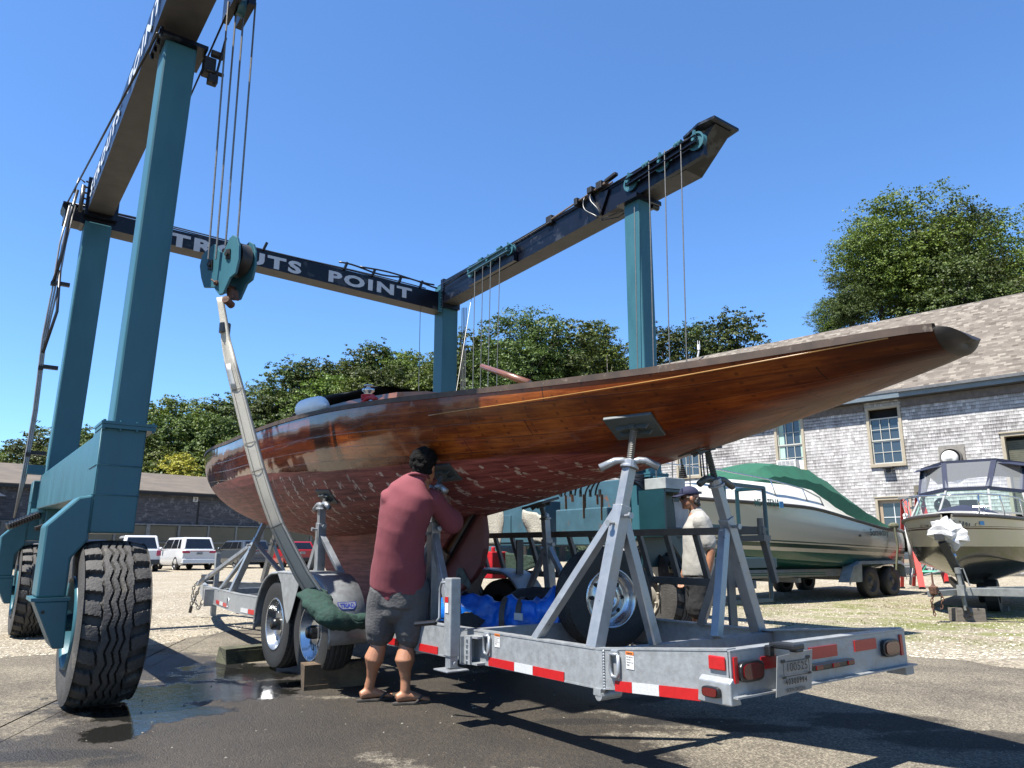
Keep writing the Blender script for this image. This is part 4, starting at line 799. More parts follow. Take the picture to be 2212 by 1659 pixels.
def hull_mat():
    m = bpy.data.materials.new('varnished_planking'); m.use_nodes = True; nt = m.node_tree; b = nt.nodes['Principled BSDF']; L = nt.links.new
    def mth(op, *a):
        q = nd(nt, 'ShaderNodeMath', operation=op)
        for i, z in enumerate(a):
            if isinstance(z, (int, float)): q.inputs[i].default_value = z
            else: L(z, q.inputs[i])
        return q.outputs[0]
    def rng(o, a, b_, c=0, d=1):
        q = nd(nt, 'ShaderNodeMapRange'); q.inputs[1].default_value = a; q.inputs[2].default_value = b_; q.inputs[3].default_value = c; q.inputs[4].default_value = d; L(o, q.inputs[0]); return q.outputs[0]
    def mix(f, a, b_, bl='MIX'):
        q = nd(nt, 'ShaderNodeMix', data_type='RGBA', blend_type=bl)
        for i, z in ((0, f), (6, a), (7, b_)):
            if isinstance(z, (tuple, int, float)): q.inputs[i].default_value = z
            else: L(z, q.inputs[i])
        return q.outputs[2]
    uv = nd(nt, 'ShaderNodeUVMap'); uv.uv_map = 'UVMap'; sx = nd(nt, 'ShaderNodeSeparateXYZ'); L(uv.outputs[0], sx.inputs[0]); U_, V_ = sx.outputs[0], sx.outputs[1]
    at_ = nd(nt, 'ShaderNodeAttribute'); at_.attribute_name = 'height'; Hh = at_.outputs['Fac']
    mp = nd(nt, 'ShaderNodeMapping'); mp.inputs['Scale'].default_value = (1.3, 14, 1); L(uv.outputs[0], mp.inputs[0])
    def noise(vec, sc, de=6, ro=.6):
        q = nd(nt, 'ShaderNodeTexNoise', Scale=sc, Detail=float(de), Roughness=ro); L(vec, q.inputs['Vector']); return q.outputs['Fac']
    gr = noise(mp.outputs[0], 2.2, 9, .7); big = noise(uv.outputs[0], .9, 6, .65)
    rp = nd(nt, 'ShaderNodeValToRGB'); L(mth('ADD', mth('MULTIPLY', gr, .5), mth('MULTIPLY', big, .5)), rp.inputs[0]); e = rp.color_ramp.elements; e[0].position = .34; e[1].position = .68
    e[0].color = (.030, .0045, .0015, 1); e[1].color = (.30, .085, .012, 1); e.new(.5).color = (.115, .024, .004, 1)
    pl = mth('FLOOR', mth('DIVIDE', V_, .115)); wn = nd(nt, 'ShaderNodeTexWhiteNoise'); wn.noise_dimensions = '1D'; L(pl, wn.inputs['W'])
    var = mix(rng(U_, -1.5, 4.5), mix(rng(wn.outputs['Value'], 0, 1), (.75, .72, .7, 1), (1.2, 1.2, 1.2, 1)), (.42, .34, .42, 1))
    wood = mix(1.0, mix(rng(U_, -4.1, -4.95, 0, .75), rp.outputs[0], (.012, .006, .004, 1)), var, 'MULTIPLY')  # darker toward the stern: blackened planks, plus underside shade put into the colour
    # weathered bow planks, scuffs, bare pale scratches
    sc_ = noise(mp.outputs[0], 5.0, 10, .8)
    wood = mix(rng(sc_, .70, .74, 0, .7), wood, (.30, .22, .15, 1))
    redn = noise(mp.outputs[0], 1.6, 9, .72); rr2 = nd(nt, 'ShaderNodeValToRGB'); L(redn, rr2.inputs[0]); e = rr2.color_ramp.elements; e[0].position = .36; e[1].position = .66; e[0].color = (.080, .015, .012, 1); e[1].color = (.29, .085, .066, 1); e.new(.5).color = (.19, .048, .038, 1)
    red = mix(rng(noise(uv.outputs[0], 1.4, 8, .7), .55, .75, 0, .55), rr2.outputs[0], (.055, .022, .016, 1))
    # rows of pale filler over the fastenings, along the frames and across every plank
    jit = mth('MULTIPLY', mth('SUBTRACT', noise(uv.outputs[0], 6.0, 2), .5), .10)
    fu = mth('ABSOLUTE', mth('SUBTRACT', mth('FRACT', mth('ADD', mth('DIVIDE', U_, .235), jit)), .5))
    fu2 = mth('ABSOLUTE', mth('SUBTRACT', fu, .12)); fv = mth('ABSOLUTE', mth('SUBTRACT', mth('FRACT', mth('ADD', mth('DIVIDE', V_, .0575), mth('MULTIPLY', jit, 2))), .5))
    dots = mth('MULTIPLY', rng(mth('ADD', fu2, mth('MULTIPLY', jit, 1.2)), .115, .08), rng(mth('ADD', fv, mth('MULTIPLY', jit, 2.0)), .36, .26)); wnz = noise(uv.outputs[0], 24.0, 4, .7); dots = mth('MULTIPLY', dots, rng(wnz, .43, .50))
    dens = noise(uv.outputs[0], 1.1, 3); dots = mth('MULTIPLY', mth('MULTIPLY', dots, rng(noise(uv.outputs[0], 9.0, 3, .6), .36, .46, .15, 1)), rng(dens, .34, .5, .5, 1))
    vor = nd(nt, 'ShaderNodeTexVoronoi', Scale=1.0); mpv = nd(nt, 'ShaderNodeMapping'); mpv.inputs['Scale'].default_value = (22, 17.4, 1); L(uv.outputs[0], mpv.inputs[0]); L(mpv.outputs[0], vor.inputs['Vector'])
    vsz = mth('ADD', .24, mth('MULTIPLY', noise(uv.outputs[0], 14.0, 3, .7), .34))
    fleck = mth('MULTIPLY', mth('LESS_THAN', vor.outputs['Distance'], vsz), mth('MULTIPLY', rng(mth('ADD', fu, mth('MULTIPLY', jit, 1.5)), .20, .14), rng(wnz, .36, .46)))
    fleck = mth('MULTIPLY', fleck, rng(dens, .30, .5, .3, .9))
    dots_red = mth('MULTIPLY', mth('MULTIPLY', fleck, rng(Hh, -.99, -.97)), mth('MAXIMUM', mth('MULTIPLY', rng(Hh, -.03, -.05), rng(U_, 2.0, 1.0)), rng(V_, 1.15, 1.3))); red = mix(dots_red, red, (.46, .37, .31, 1))
    plug = mth('MULTIPLY', rng(mth('ABSOLUTE', mth('SUBTRACT', mth('FRACT', mth('DIVIDE', U_, .235)), .5)), .05, .035), rng(mth('ABSOLUTE', mth('SUBTRACT', mth('FRACT', mth('DIVIDE', V_, .0575)), .5)), .2, .12))
    wood = mix(mth('MULTIPLY', plug, .55), wood, (.03, .008, .003, 1))
    WL = mth('ADD', Hh, mth('MULTIPLY', mth('SUBTRACT', noise(uv.outputs[0], 3.0, 3), .5), .02))
    isred = rng(WL, .006, -.006)
    col = mix(isred, wood, red)
    seam = mth('ABSOLUTE', mth('SUBTRACT', mth('FRACT', mth('DIVIDE', V_, .115)), .5)); seam = mth('MULTIPLY', rng(seam, .47, .492), rng(noise(uv.outputs[0], 2.3, 5, .7), .35, .6, .25, 1))
    butt = mth('MULTIPLY', rng(mth('ABSOLUTE', mth('SUBTRACT', mth('FRACT', mth('ADD', mth('DIVIDE', U_, 2.3), mth('MULTIPLY', wn.outputs['Value'], 3.0))), .5)), .0022, .0012), .8)
    col = mix(mth('MINIMUM', mth('ADD', mth('MULTIPLY', seam, .85), butt), 1.0), col, (.016, .006, .004, 1))
    cov = mth('MULTIPLY', rng(V_, .02, .014), .6); col = mix(cov, col, (.13, .10, .075, 1))
    L(col, b.inputs['Base Color']); L(mth('ADD', mth('MULTIPLY', isred, .42), mth('MULTIPLY', rng(sc_, .6, .8), .25)), b.inputs['Roughness'])
    rough = mth('ADD', mth('ADD', mth('MULTIPLY', isred, .46), mth('MULTIPLY', rng(sc_, .62, .74), .3)), mth('ADD', .10, rng(U_, -3.5, .5, .26, 0))); L(rough, b.inputs['Roughness'])
    L(mth('MULTIPLY', mth('SUBTRACT', 1.0, isred), mth('MULTIPLY', rng(U_, -3.8, .3, .0, 1), mth('MULTIPLY', rng(V_, 1.1, .5, .4, .65), rng(U_, 1.0, 4.5, 1, .45)))), b.inputs['Coat Weight']); b.inputs['Coat Roughness'].default_value = .05; L(rng(U_, -3.6, -.5, .10, .38), b.inputs['Specular IOR Level'])
    bp = nd(nt, 'ShaderNodeBump', Strength=.5, Distance=.004); L(mth('SUBTRACT', mth('ADD', mth('MULTIPLY', gr, .25), mth('MULTIPLY', dots_red, .6)), seam), bp.inputs['Height'])
    b2 = nd(nt, 'ShaderNodeBump', Strength=.28, Distance=.05); L(noise(uv.outputs[0], 1.8, 2), b2.inputs['Height']); L(b2.outputs[0], bp.inputs['Normal']); L(bp.outputs[0], b.inputs['Normal']); L(b2.outputs[0], b.inputs['Coat Normal'])
    return m
def onhull(x, y, gap=.03):
    v = ray(x, y); v.normalize(); t = 2.0
    while t < 14:
        P = _C + v * t; u, vv, z = Lc(P)
        if -4.97 < u < 7.3 and zb(u) < z < zs(u):
            sn = (zs(u) - z) / (zs(u) - zb(u)); e = .88 if u > -2.5 else lerp(.66, .88, max(0, (u + 4.97) / 2.47))
            if abs(vv - bc_(u)) < hb(u) * (1 - sn * sn)**(e / 2): return _C + v * (t - gap)
        t += .01
    return Vp(x, y, 2.3)
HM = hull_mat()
yacht = thing('wooden_yacht', 'long varnished wooden sailing yacht with worn red bottom paint, resting on the trailer pads', 'boat', W(1, 2.6, .45))
# waterline: plane fitted to the painted edge
WLP = [Vp(691, 1016, bc_(.6) - 1.02), Vp(880, 996, bc_(-1.2) - .95), Vp(1141, 976, bc_(-2.7) - .68), Vp(1349, 978, bc_(-3.4) - .36)]
WLT = sorted([(Lc(p)[0], p.z) for p in WLP] + [(5.4, 2.02), (3.5, 1.96), (2.0, 1.93)])
def hgt(u, z): return z - interp(WLT, u)
def setuv(o, data):   # data per vertex: (u, v, height)
    me = o.data; uvl = me.uv_layers.new(name='UVMap'); at_ = me.attributes.new('height', 'FLOAT', 'POINT')
    for i, d in enumerate(data): at_.data[i].value = d[2]
    for l in me.loops: uvl.data[l.index].uv = data[l.vertex_index][:2]
US = [-4.97 + i * (12.37 / 150) for i in range(151)]; NS = 30
b = MB(); rows = []; dat = []
for u in US:
    row = []; g_ = 0; prev = None; half = []
    for j in range(NS + 1):
        y, z = sec(u, j / NS)
        if prev: g_ += math.hypot(y - prev[0], z - prev[1])
        prev = (y, z); half.append((y, z, g_))
    for (y, z, g2) in half: row.append(W(u, bc_(u) - y, z)); dat.append((u, g2, hgt(u, z)))
    for (y, z, g2) in half[:-1][::-1]: row.append(W(u, bc_(u) + y, z)); dat.append((u, g2, hgt(u, z)))
    rows.append(row)
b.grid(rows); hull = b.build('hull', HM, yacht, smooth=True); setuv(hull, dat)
# dark inset transom
k = len(rows[0]); r0 = rows[0]; c0 = W(-4.97, bc_(-4.97), 2.035); b = MB(); tr_rows = []
for sc_, du in ((1.0, -.001), (1.0, -.012), (.95, -.028), (.84, -.045), (.64, -.058), (.4, -.066), (.12, -.07)): tr_rows.append([c0 + (p - c0) * sc_ + E1 * (du + (p.z - 2.035) * -.45 * (1 if du < -.001 else 0) * min(1, -du * 12)) for p in r0])
b.grid(tr_rows); b.add(tr_rows[-1], [tuple(range(k - 1, -1, -1))]); b.grid([[a, b_] for a, b_ in zip([q[0] for q in tr_rows], [q[-1] for q in tr_rows])]); b.build('transom', mat('weathered_dark_wood', (.018, .012, .008), .6, var=.6, vscale=14, stretch=(1, 1, 3), wearcol=(.08, .06, .04), wear=.3), yacht, smooth=True)
# deck, covering board and toe rail
b = MB(); b.grid([[W(u, bc_(u) + q * hb(u) * .985, zs(u) - .012 + .04 * (1 - q * q)) for q in (-1, -.6, -.2, .2, .6, 1)] for u in US]); b.build('deck', mat('weathered_deck', (.20, .13, .07), .7, var=.4, vscale=3, stretch=(6, 1, 1)), yacht, smooth=True)
TR_ = mat('weathered_toe_rail', (.075, .045, .028), .65, var=.5, vscale=8, wearcol=(.20, .16, .12), wear=.38, wscale=7)
for s in (-1, 1):
    b = MB(); rr = []
    for u in US: c = bc_(u) + s * hb(u); rr.append([W(u, c + s * .010, zs(u) - .022), W(u, c + s * .012, zs(u) + .016), W(u, c - s * .02, zs(u) + .022), W(u, c - s * .03, zs(u) - .0)])
    b.grid(rr); b.build('toe_rail', TR_, yacht)
b = MB()
for s in (-1, 1):
    b.tube([W(u, bc_(u) + s * (sec(u, .13)[0] + .006), sec(u, .13)[1]) for u in US[2:40]], .0045, 5)
b.build('rubbing_strip', mat('gold_cove_stripe', (.42, .20, .035), .3, var=.2, coat=.5), yacht, smooth=True)
# keel with leading edge rising into the hull
LE = [(.44, 1.10), (.60, 1.50), (.87, 2.02), (1.2, 2.36), (1.36, 2.62), (1.6, 2.9)]; TE = [(.44, .12), (.95, -.36), (1.48, -.98), (1.6, -1.15)]
b = MB(); rows = []; dat = []; ZL = [.44 + i * (1.1 / 22) for i in range(23)]; NC = 22
for z in ZL:
    a, c = interp(TE, z), interp(LE, z); t = .085 + .05 * max(0, .75 - z) + .16 * max(0, (z - .85) / .6)**2.2; row = []
    cs = [(1 - math.cos(math.pi * i / NC)) / 2 for i in range(NC + 1)]
    for s in (-1, 1):
        it = cs if s < 0 else cs[::-1]
        for x in it:
            f = min(1, (x / .12)**.5 if x < .12 else 1) * (min(1, ((1 - x) / .3)**.55)); f = max(f, .16 if x < .5 else 0)
            u = lerp(a, c, x); row.append(W(u, bc_(u) + s * t * f, z)); dat.append((u, 2.0 - z * 1.1, -1))
    row.append(row[0]); dat.append(dat[-2 * (NC + 1)]); rows.append(row)
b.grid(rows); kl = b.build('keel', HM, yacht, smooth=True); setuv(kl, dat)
b = MB(); b.grid([rows[0][:NC + 1], rows[0][NC + 1:2 * NC + 2][::-1]]); b.build('keel_shoe', mat('lead_keel_red', (.10, .03, .022), .7, var=.4), yacht)
# rudder: a raked round-backed blade behind a dark hinge gap, with a brown post
RED = mat('red_bottom_paint', (.20, .050, .042), .55, var=.22, vscale=2.5, wearcol=(.06, .03, .024), wear=.30, wscale=3)
RDc = 2.715
ro = [(1000, 1125), (1034, 1093), (1042, 1115), (1046, 1150), (1045, 1185), (1036, 1225), (1020, 1250), (1000, 1270), (978, 1290), (955, 1300), (940, 1290), (946, 1240), (955, 1215)]
rp_ = [Vp(x, y, RDc - .03) for x, y in ro]
b = MB(); b.prism(rp_, E2 * .06); rud = b.build('rudder', RED, yacht, bevel=.012)
b = MB(); b.prism([Vp(x, y, RDc - .036) for x, y in [(985, 1240), (990, 1226), (1000, 1228), (1010, 1245), (1018, 1262), (1014, 1274), (1002, 1262), (990, 1256)]], -E2 * .004); b.build('bare_patch', mat('primer_patch', (.10, .115, .095), .7, var=.5, vscale=18, bump=.4), rud)
BRN = mat('stripped_rudder_post', (.13, .040, .010), .5, var=.45, vscale=8)
b = MB(); b.bar(Vp(1022, 1092, RDc - .02), Vp(944, 1232, RDc - .02), .17, .09, E2); b.build('rudder_post', BRN, yacht, bevel=.01)
b = MB(); b.bar(Vp(1034, 1093, RDc - .07), Vp(948, 1240, RDc - .07), .030, .03, E2); b.build('hinge_gap_shade', BLKPL, yacht)  # black bar stands in for the shade inside the open hinge gap
b = MB(); b.bar(Vp(925, 1152, RDc - .12), Vp(960, 1195, RDc - .10), .045, .02, E2); b.bar(Vp(960, 1196, RDc - .1), Vp(968, 1203, RDc - .1), .05, .03, E2); b.build('heel_strap', mat('bronze_strap', (.16, .09, .05), .55, metal=.4, var=.4), yacht)
# deck gear: low cabin trunk with coaming, winch with red sheet, hatch cover, tiller
CAB = mat('varnished_cabin_side', (.24, .09, .025), .3, var=.35, vscale=5, coat=.5)
b = MB(); rows = []
for u in [-.55 + i * .25 for i in range(12)]:
    f = .55 + .10 * math.sin(max(0, min(1, (u + .55) / 2.75)) * math.pi); h_ = .19 + .03 * u * .2; z = zs(u) + .01
    rows.append([W(u, bc_(u) - f, z), W(u, bc_(u) - f * .96, z + h_), W(u, bc_(u) - f * .4, z + h_ + .05), W(u, bc_(u) + f * .4, z + h_ + .05), W(u, bc_(u) + f * .96, z + h_), W(u, bc_(u) + f, z)])
b.grid(rows); b.add(rows[0] + rows[-1], [tuple(range(6)), tuple(range(11, 5, -1))]); b.build('cabin_trunk', CAB, yacht)
b = MB(); b.grid(rump([W(-.3, bc_(0) - .25, 2.58), W(.5, bc_(0) - .28, 2.62), W(1.4, bc_(0) - .3, 2.62), W(2.0, bc_(0) - .28, 2.56)], [(.35, .02), (.42, .04), (.40, .035), (.3, .02)], .2, 18, side=E2)); b.build('hatch_cover', mat('black_cover', (.012, .013, .015), .7, var=.3), yacht, smooth=True)
wc = Vp(795, 862, bc_(-.2) - .84); b = MB(); b.lathe(wc, E3, [(-.06, .05), (0, .045), (.02, .04), (.05, .035), (.07, .055), (.09, .055), (.095, .02), (.11, .018), (.115, .04), (.125, .04), (.125, 0)], 18); b.build('winch', CHROME, yacht, smooth=True)
b = MB(); b.lathe(wc - E3 * .10, E3, [(-.03, .07), (.04, .06), (.045, 0)], 14); b.build('winch_base', mat('dark_mahogany', (.07, .02, .01), .4), yacht)
b = MB(); b.tube(bez(Vp(812, 862, bc_(0) - .86), Vp(800, 852, bc_(0) - .86), Vp(786, 864, bc_(0) - .87), Vp(774, 882, bc_(0) - .9)), .020, 8)
for k in range(3): b.tube([wc + (E1 * math.cos(t) + E2 * math.sin(t)) * .055 + E3 * (.0 + .014 * k) for t in [i * math.pi / 8 for i in range(17)]], .008, 6)
b.build('red_sheet', mat('red_rope', (.55, .02, .025), .6), yacht, smooth=True)
b = MB(); b.tube([Vp(1041, 791, bc_(-1) - .1), Vp(1090, 808, bc_(-1.4) - .1), Vp(1142, 827, bc_(-1.7) - .1)], .022, 10, r1=.03); b.build('tiller', mat('varnished_tiller', (.22, .08, .035), .35, coat=.5), yacht, smooth=True)
b = MB(); cl = Vp(712, 901, bc_(1) - .95); b.tube([cl - E1 * .07 + E3 * .03, cl + E1 * .07 + E3 * .03], .012, 8); b.tube([cl, cl + E3 * .03], .012, 8); b.build('cleat', CHROME, yacht)
fd = MB(); f0, f1 = Vp(651, 902, 1.72), Vp(697, 892, 1.72); f0 = f0 + E3 * .07; f1 = f1 + E3 * .07; dd = (f1 - f0).normalized(); L_ = (f1 - f0).length
fd.tube([f0 - dd * .03, f0 + dd * .0, f0 + dd * L_ * .06, f0 + dd * L_ * .16, f0 + dd * L_ * .5, f0 + dd * L_ * .84, f0 + dd * L_ * .95, f1, f1 + dd * .06], [.02, .05, .085, .105, .11, .105, .08, .035, .02], 18)
tag(fd.build('boat_fender', mat('white_vinyl', (1.2, 1.2, 1.18), .4, var=.03), None, smooth=True), 'plump white inflatable fender lying on the yacht deck by the rail', 'fender')
def hullnormal(P):
    u, v, z = Lc(P); u = max(-4.9, min(7, u)); s_ = -1 if v < bc_(u) else 1; zz = max(zb(u) + .02, min(zs(u) - .02, z))
    def sp(u_, q): y, z_ = sec(u_, q); return W(u_, bc_(u_) + s_ * y, z_)
    q = math.asin(max(0, min(.98, (zs(u) - zz) / (zs(u) - zb(u))))) / (math.pi / 2)
    a = sp(u + .05, q) - sp(u - .05, q); b_ = sp(u, min(1, q + .03)) - sp(u, q - .03); n = a.cross(b_).normalized()
    if n.z > 0: n = -n
    return -n
# boat stands: (foot point, sleeve top, pad centre, pad normal, braces)
PAD = mat('grey_pad_paint', (.07, .085, .085), .45, var=.2)
def stand(foot, top, pad, padx, pady, braces, dark=False, size=(.27, .15), handle=1.0, hang=0, tw=.076):
    G = GALVP
    foot, top, pad = Vector(foot), Vector(top), Vector(pad); d = (top - foot).normalized()
    m = MB(); L_ = (top - foot).length; m.bar(foot, foot + d * L_ * .78, tw, tw, E1); o = m.build('post', G, tr, bevel=.004)
    m = MB(); m.bar(foot + d * L_ * .70, top, tw * .78, tw * .78, E1); m.lathe(top, d, [(0, .0), (0, .055), (.015, .055), (.015, .04), (.05, .038), (.06, .0)], 14)
    m.build('inner_post', G, o, bevel=.003)
    m = MB()
    for f, sd_ in ((.68, 1), (.72, -1)):
        c = foot + d * L_ * f; m.tube([c, c - E2 * .085 if sd_ > 0 else c - E1 * .085], .010, 8); m.tube([c - (E2 if sd_ > 0 else E1) * .075, c - (E2 if sd_ > 0 else E1) * .09], .02, 6)
    m.build('clamp_bolt', G, o)
    sc = (pad - top); m = MB(); k = int(sc.length / .006); m.tube([top.lerp(pad, i / k) for i in range(k + 1)], [.019 + .004 * (i % 2) for i in range(k + 1)], 10); m.build('screw', PAD if dark else mat('screw_steel', (.20, .20, .19), .4, metal=.6), o)
    # wing nut
    m = MB(); c = top + d * .035; hx = E1.lerp(E2, hang).normalized() if hang >= 0 else (E1 - E2).normalized()
    for s_ in (-1, 1): m.tube([c, c + hx * s_ * .05 + d * .015, c + hx * s_ * .09 + d * (.02 * s_ * 0 + .012), c + hx * s_ * .17 * handle - d * .03], [.022, .02, .022, .024], 8)
    m.build('wing_nut', PAD if dark else G, o, smooth=True)
    if dark is False or True:
        hn = hullnormal(pad)
        if hn is not None: padx = (Vector(padx) - hn * Vector(padx).dot(hn)).normalized(); pady = hn.cross(padx)
    padx, pady = Vector(padx).normalized(), Vector(pady); pady = (pady - padx * pady.dot(padx)).normalized(); n_ = padx.cross(pady)
    if n_.z < 0: n_ = -n_
    m = MB(); m.box(pad + n_ * .012, (size[0], size[1], .022), padx, pady, n_); po = m.build('pad', PAD, o, bevel=.005)
    m = MB()
    for s_ in (-1, 1): m.prism([pad + pady * .03 * s_ + padx * a + n_ * b_ for a, b_ in [(-size[0] * .38, .02), (size[0] * .38, .02), (size[0] * .30, -.03), (.05, -.02), (-.05, -.02), (-size[0] * .30, -.03)]], pady * .008)
    m.tube([pad - pady * .04, pad + pady * .04], .025, 10); m.build('pad_bracket', PAD, po)
    for (a, b_, t_) in braces:
        m = MB(); a, b_ = Vector(a), Vector(b_); m.bar(a, b_, t_, t_, E1); m.build('brace', G, o, bevel=.003)
    return o
def SP(x, y, v): return Vp(x, y, v)
tp = .58
# rear near
F1 = W(-3.30, NV + .04, tp); P1 = onhull(1369, 925); T1 = Vp(1359, 1012, Lc(P1)[1] - .03)
stand(F1, T1, P1, (E1 * -.92 + E2 * .15 + E3 * -.30), (E2 * .8 + E3 * -.65), [(F1.lerp(T1, .74) + E1 * .03, W(-2.80, NV + .03, tp), .05), (F1.lerp(T1, .70) + E2 * .03, W(-3.36, 2.30, tp), .055)], size=(.31, .22), hang=-1)
# rear far
F2 = W(-3.28, FV - .05, tp); T2_ = Up(1548, 1050, -3.33); P2_ = Up(1527, 968, -3.30)
stand(F2, T2_, P2_, (E2 * .9 + E3 * .32 - E1 * .1), E1, [(F2.lerp(T2_, .70) - E2 * .05, W(-3.38, 2.82, tp), .055), (F2.lerp(T2_, .68), W(-2.80, FV - .04, tp), .05)], dark=True, size=(.34, .22), hang=1)
# middle near (behind the man in the maroon shirt)
F3 = Vp(938, 1345, NV + .05); F3.z = tp; P3 = onhull(958, 1024); T3 = Vp(938, 1066, Lc(P3)[1] - .04)
F3 = W(-1.40, 2.0, tp)
stand(F3, T3, P3, (E1 * -.9 + E2 * .1 - E3 * .1), (E2 * .85 - E3 * .55), [(F3.lerp(T3, .66), W(-1.05, NV + .06, tp), .05), (F3.lerp(T3, .7), W(-1.85, NV + .05, tp), .05)], size=(.26, .18), hang=0)
# middle far, dark against the light
P4 = Vp(1168, 1090, 3.1); T4 = Vp(1178, 1122, 3.3); F4 = W(-1.15, FV - .05, tp)
stand(F4, T4, P4, E1, (E2 + E3 * .3), [(F4.lerp(T4, .72), W(-1.55, FV - .05, tp), .045), (F4.lerp(T4, .72), W(-.7, FV - .04, tp), .045)], dark=True, size=(.30, .2), hang=.5)
# near stand over the fender
F5 = W(.33, 1.80, .9); P5 = onhull(704, 1074); T5 = Vp(695, 1100, Lc(P5)[1] - .05)
stand(F5, T5, P5, (E1 * -.9 - E3 * .15), (E2 * .8 - E3 * .45), [(F5.lerp(T5, .62), W(.62, 1.82, .9), .05), (F5.lerp(T5, .62), W(-.15, 2.0, tp), .05), (F5, W(.33, 1.84, .5), .08)], size=(.27, .16), hang=0)
# front near stand
F6 = Vp(497, 1282, 2.02); F6 = W(3.15, NV + .10, tp); P6 = onhull(577, 1100); P6 = Vp(577, 1112, 2.25); T6 = Vp(571, 1130, 2.22)
F6 = Vp(500, 1281, 1.95)
stand(F6, T6, P6, (E1 * -.9 - E3 * .2), (E2 * .8 - E3 * .4), [(F6.lerp(T6, .72), Vp(428, 1262, 2.1), .05), (F6.lerp(T6, .66), Vp(474, 1276, 1.98), .045), (F6.lerp(T6, .72), W(2.6, 2.5, tp), .05)], size=(.27, .18), hang=0)
# front far stand
T7 = Vp(600, 1135, 2.9); F7 = Vp(566, 1290, 3.3); F7.z = tp
stand(F7, T7, T7 + E3 * .10, E1, E2, [(F7.lerp(T7, .7), F7 - E1 * 1.2 + E3 * 0, .045)], size=(.27, .18), hang=1)
m = MB(); m.box(T7 + E3 * .24, (.30, .22, .05), E1, E2, E3); m.build('timber_wedge', mat('yellow_wedge', (.55, .33, .03), .6, var=.2), tr)
# spare wheel on its own hanger
SPC = Up(1305, 1290, -2.22); SPX = az(-25); SPY = az(65)
sp = MB(); spare = tyre(SPC, SPX, .375, .105, 0, TY, None, 'spare_wheel', n=160, rim=.215, depth=.010, groove=((-.4, .03), (-.1, .03), (.2, .03), (.5, .03)), zz=64, amp=.05)
m = MB(); m.lathe(SPC, -SPX, [(.105, .217), (.114, .21), (.104, .198), (.055, .19), (.03, .165), (.045, .12), (.06, .085), (.055, .06), (.02, .055)], 44); m.build('rim', CHROME, spare, smooth=True)
m = MB(); m.lathe(SPC, -SPX, [(.02, .09), (.02, 0)], 20)
for k in range(8): q_ = k * math.pi / 4; d_ = SPY * math.cos(q_) + E3 * math.sin(q_); m.tube([SPC + d_ * .128 - SPX * .042, SPC + d_ * .128 - SPX * .048], .016, 10)
m.build('rim_holes', DARKM, spare)
tag(spare, 'spare wheel with bright steel rim standing upright on the trailer beside the blue tarp', 'spare wheel')
m = MB(); m.lbox(-2.16, -2.14, SPC.dot(E2) * 0 + 3.05, 3.42, .44, .60); 
for v in (3.08, 3.3): m.tube([W(-2.2, v, .30), W(-2.2, v, .70)], .012, 6); m.lbox(-2.23, -2.17, v - .03, v + .03, .64, .655)
m.build('spare_hanger', GALV, tr)
# ---------------------------------------------------------------- hill and trees
CONT = [(-400, 985), (-60, 980), (0, 962), (60, 930), (100, 908), (160, 930), (230, 935), (300, 890), (330, 868), (400, 858), (450, 872), (500, 850), (560, 805), (640, 778), (740, 772), (800, 748), (880, 762), (930, 768), (980, 740), (1040, 745), (1100, 740), (1200, 760), (1290, 770), (1360, 775), (1430, 770), (1500, 765), (1660, 775), (1800, 800), (2300, 800), (3000, 800)]
def topz(x, y): px_ = 1106 + 1620 * x / max(y, 1); return 1.1 + (1188 - interp(CONT, px_)) / 1580 * 112 * 1.02
def hill(x, y):
    t = min(1, max(0, (y - 66) / 46)); return (topz(x, y) - 11.5) * t * t * (3 - 2 * t)
g = MB(); g.grid([[Vector((x, y, hill(x, y) - .15 if y > 60 else -.15)) for y in (60, 66, 72, 80, 88, 96, 104, 112, 125, 150, 260)] for x in range(-260, 261, 10)][::-1])
tag(g.build('hill', mat('hillside_undergrowth', (.030, .045, .014), .95, var=.5, vscale=.6), None, smooth=True), kind='structure')
def leaf_mat(name, c1, c2):
    m = bpy.data.materials.new(name); m.use_nodes = True; nt = m.node_tree; b = nt.nodes['Principled BSDF']; L = nt.links.new
    g = nd(nt, 'ShaderNodeNewGeometry'); oi = nd(nt, 'ShaderNodeObjectInfo'); rp = nd(nt, 'ShaderNodeValToRGB'); e = rp.color_ramp.elements; e[0].color = c4(c1); e[1].color = c4(c2)
    L(g.outputs['Random Per Island'], rp.inputs[0]); hs = nd(nt, 'ShaderNodeHueSaturation')
    mr = nd(nt, 'ShaderNodeMapRange'); mr.inputs[3].default_value = .72; mr.inputs[4].default_value = 1.3; L(oi.outputs['Random'], mr.inputs[0]); L(mr.outputs[0], hs.inputs['Value'])
    mr2 = nd(nt, 'ShaderNodeMapRange'); mr2.inputs[3].default_value = .475; mr2.inputs[4].default_value = .515; L(oi.outputs['Random'], mr2.inputs[0]); L(mr2.outputs[0], hs.inputs['Hue']); L(rp.outputs[0], hs.inputs['Color']); L(hs.outputs[0], b.inputs['Base Color'])
    b.inputs['Roughness'].default_value = .55; b.inputs['Specular IOR Level'].default_value = .25
    tr_ = nd(nt, 'ShaderNodeBsdfTranslucent'); L(hs.outputs[0], tr_.inputs[0]); ms = nd(nt, 'ShaderNodeMixShader'); ms.inputs[0].default_value = .25; L(b.outputs[0], ms.inputs[1]); L(tr_.outputs[0], ms.inputs[2]); L(ms.outputs[0], nt.nodes['Material Output'].inputs[0]); return m
LF = [leaf_mat('oak_leaves', (.020, .036, .008), (.070, .098, .020)), leaf_mat('bright_leaves', (.034, .058, .008), (.110, .150, .022)), leaf_mat('yellow_leaves', (.16, .16, .02), (.32, .28, .04))]
BARK = mat('grey_bark', (.075, .062, .05), .9, var=.4, vscale=10, bump=.4)
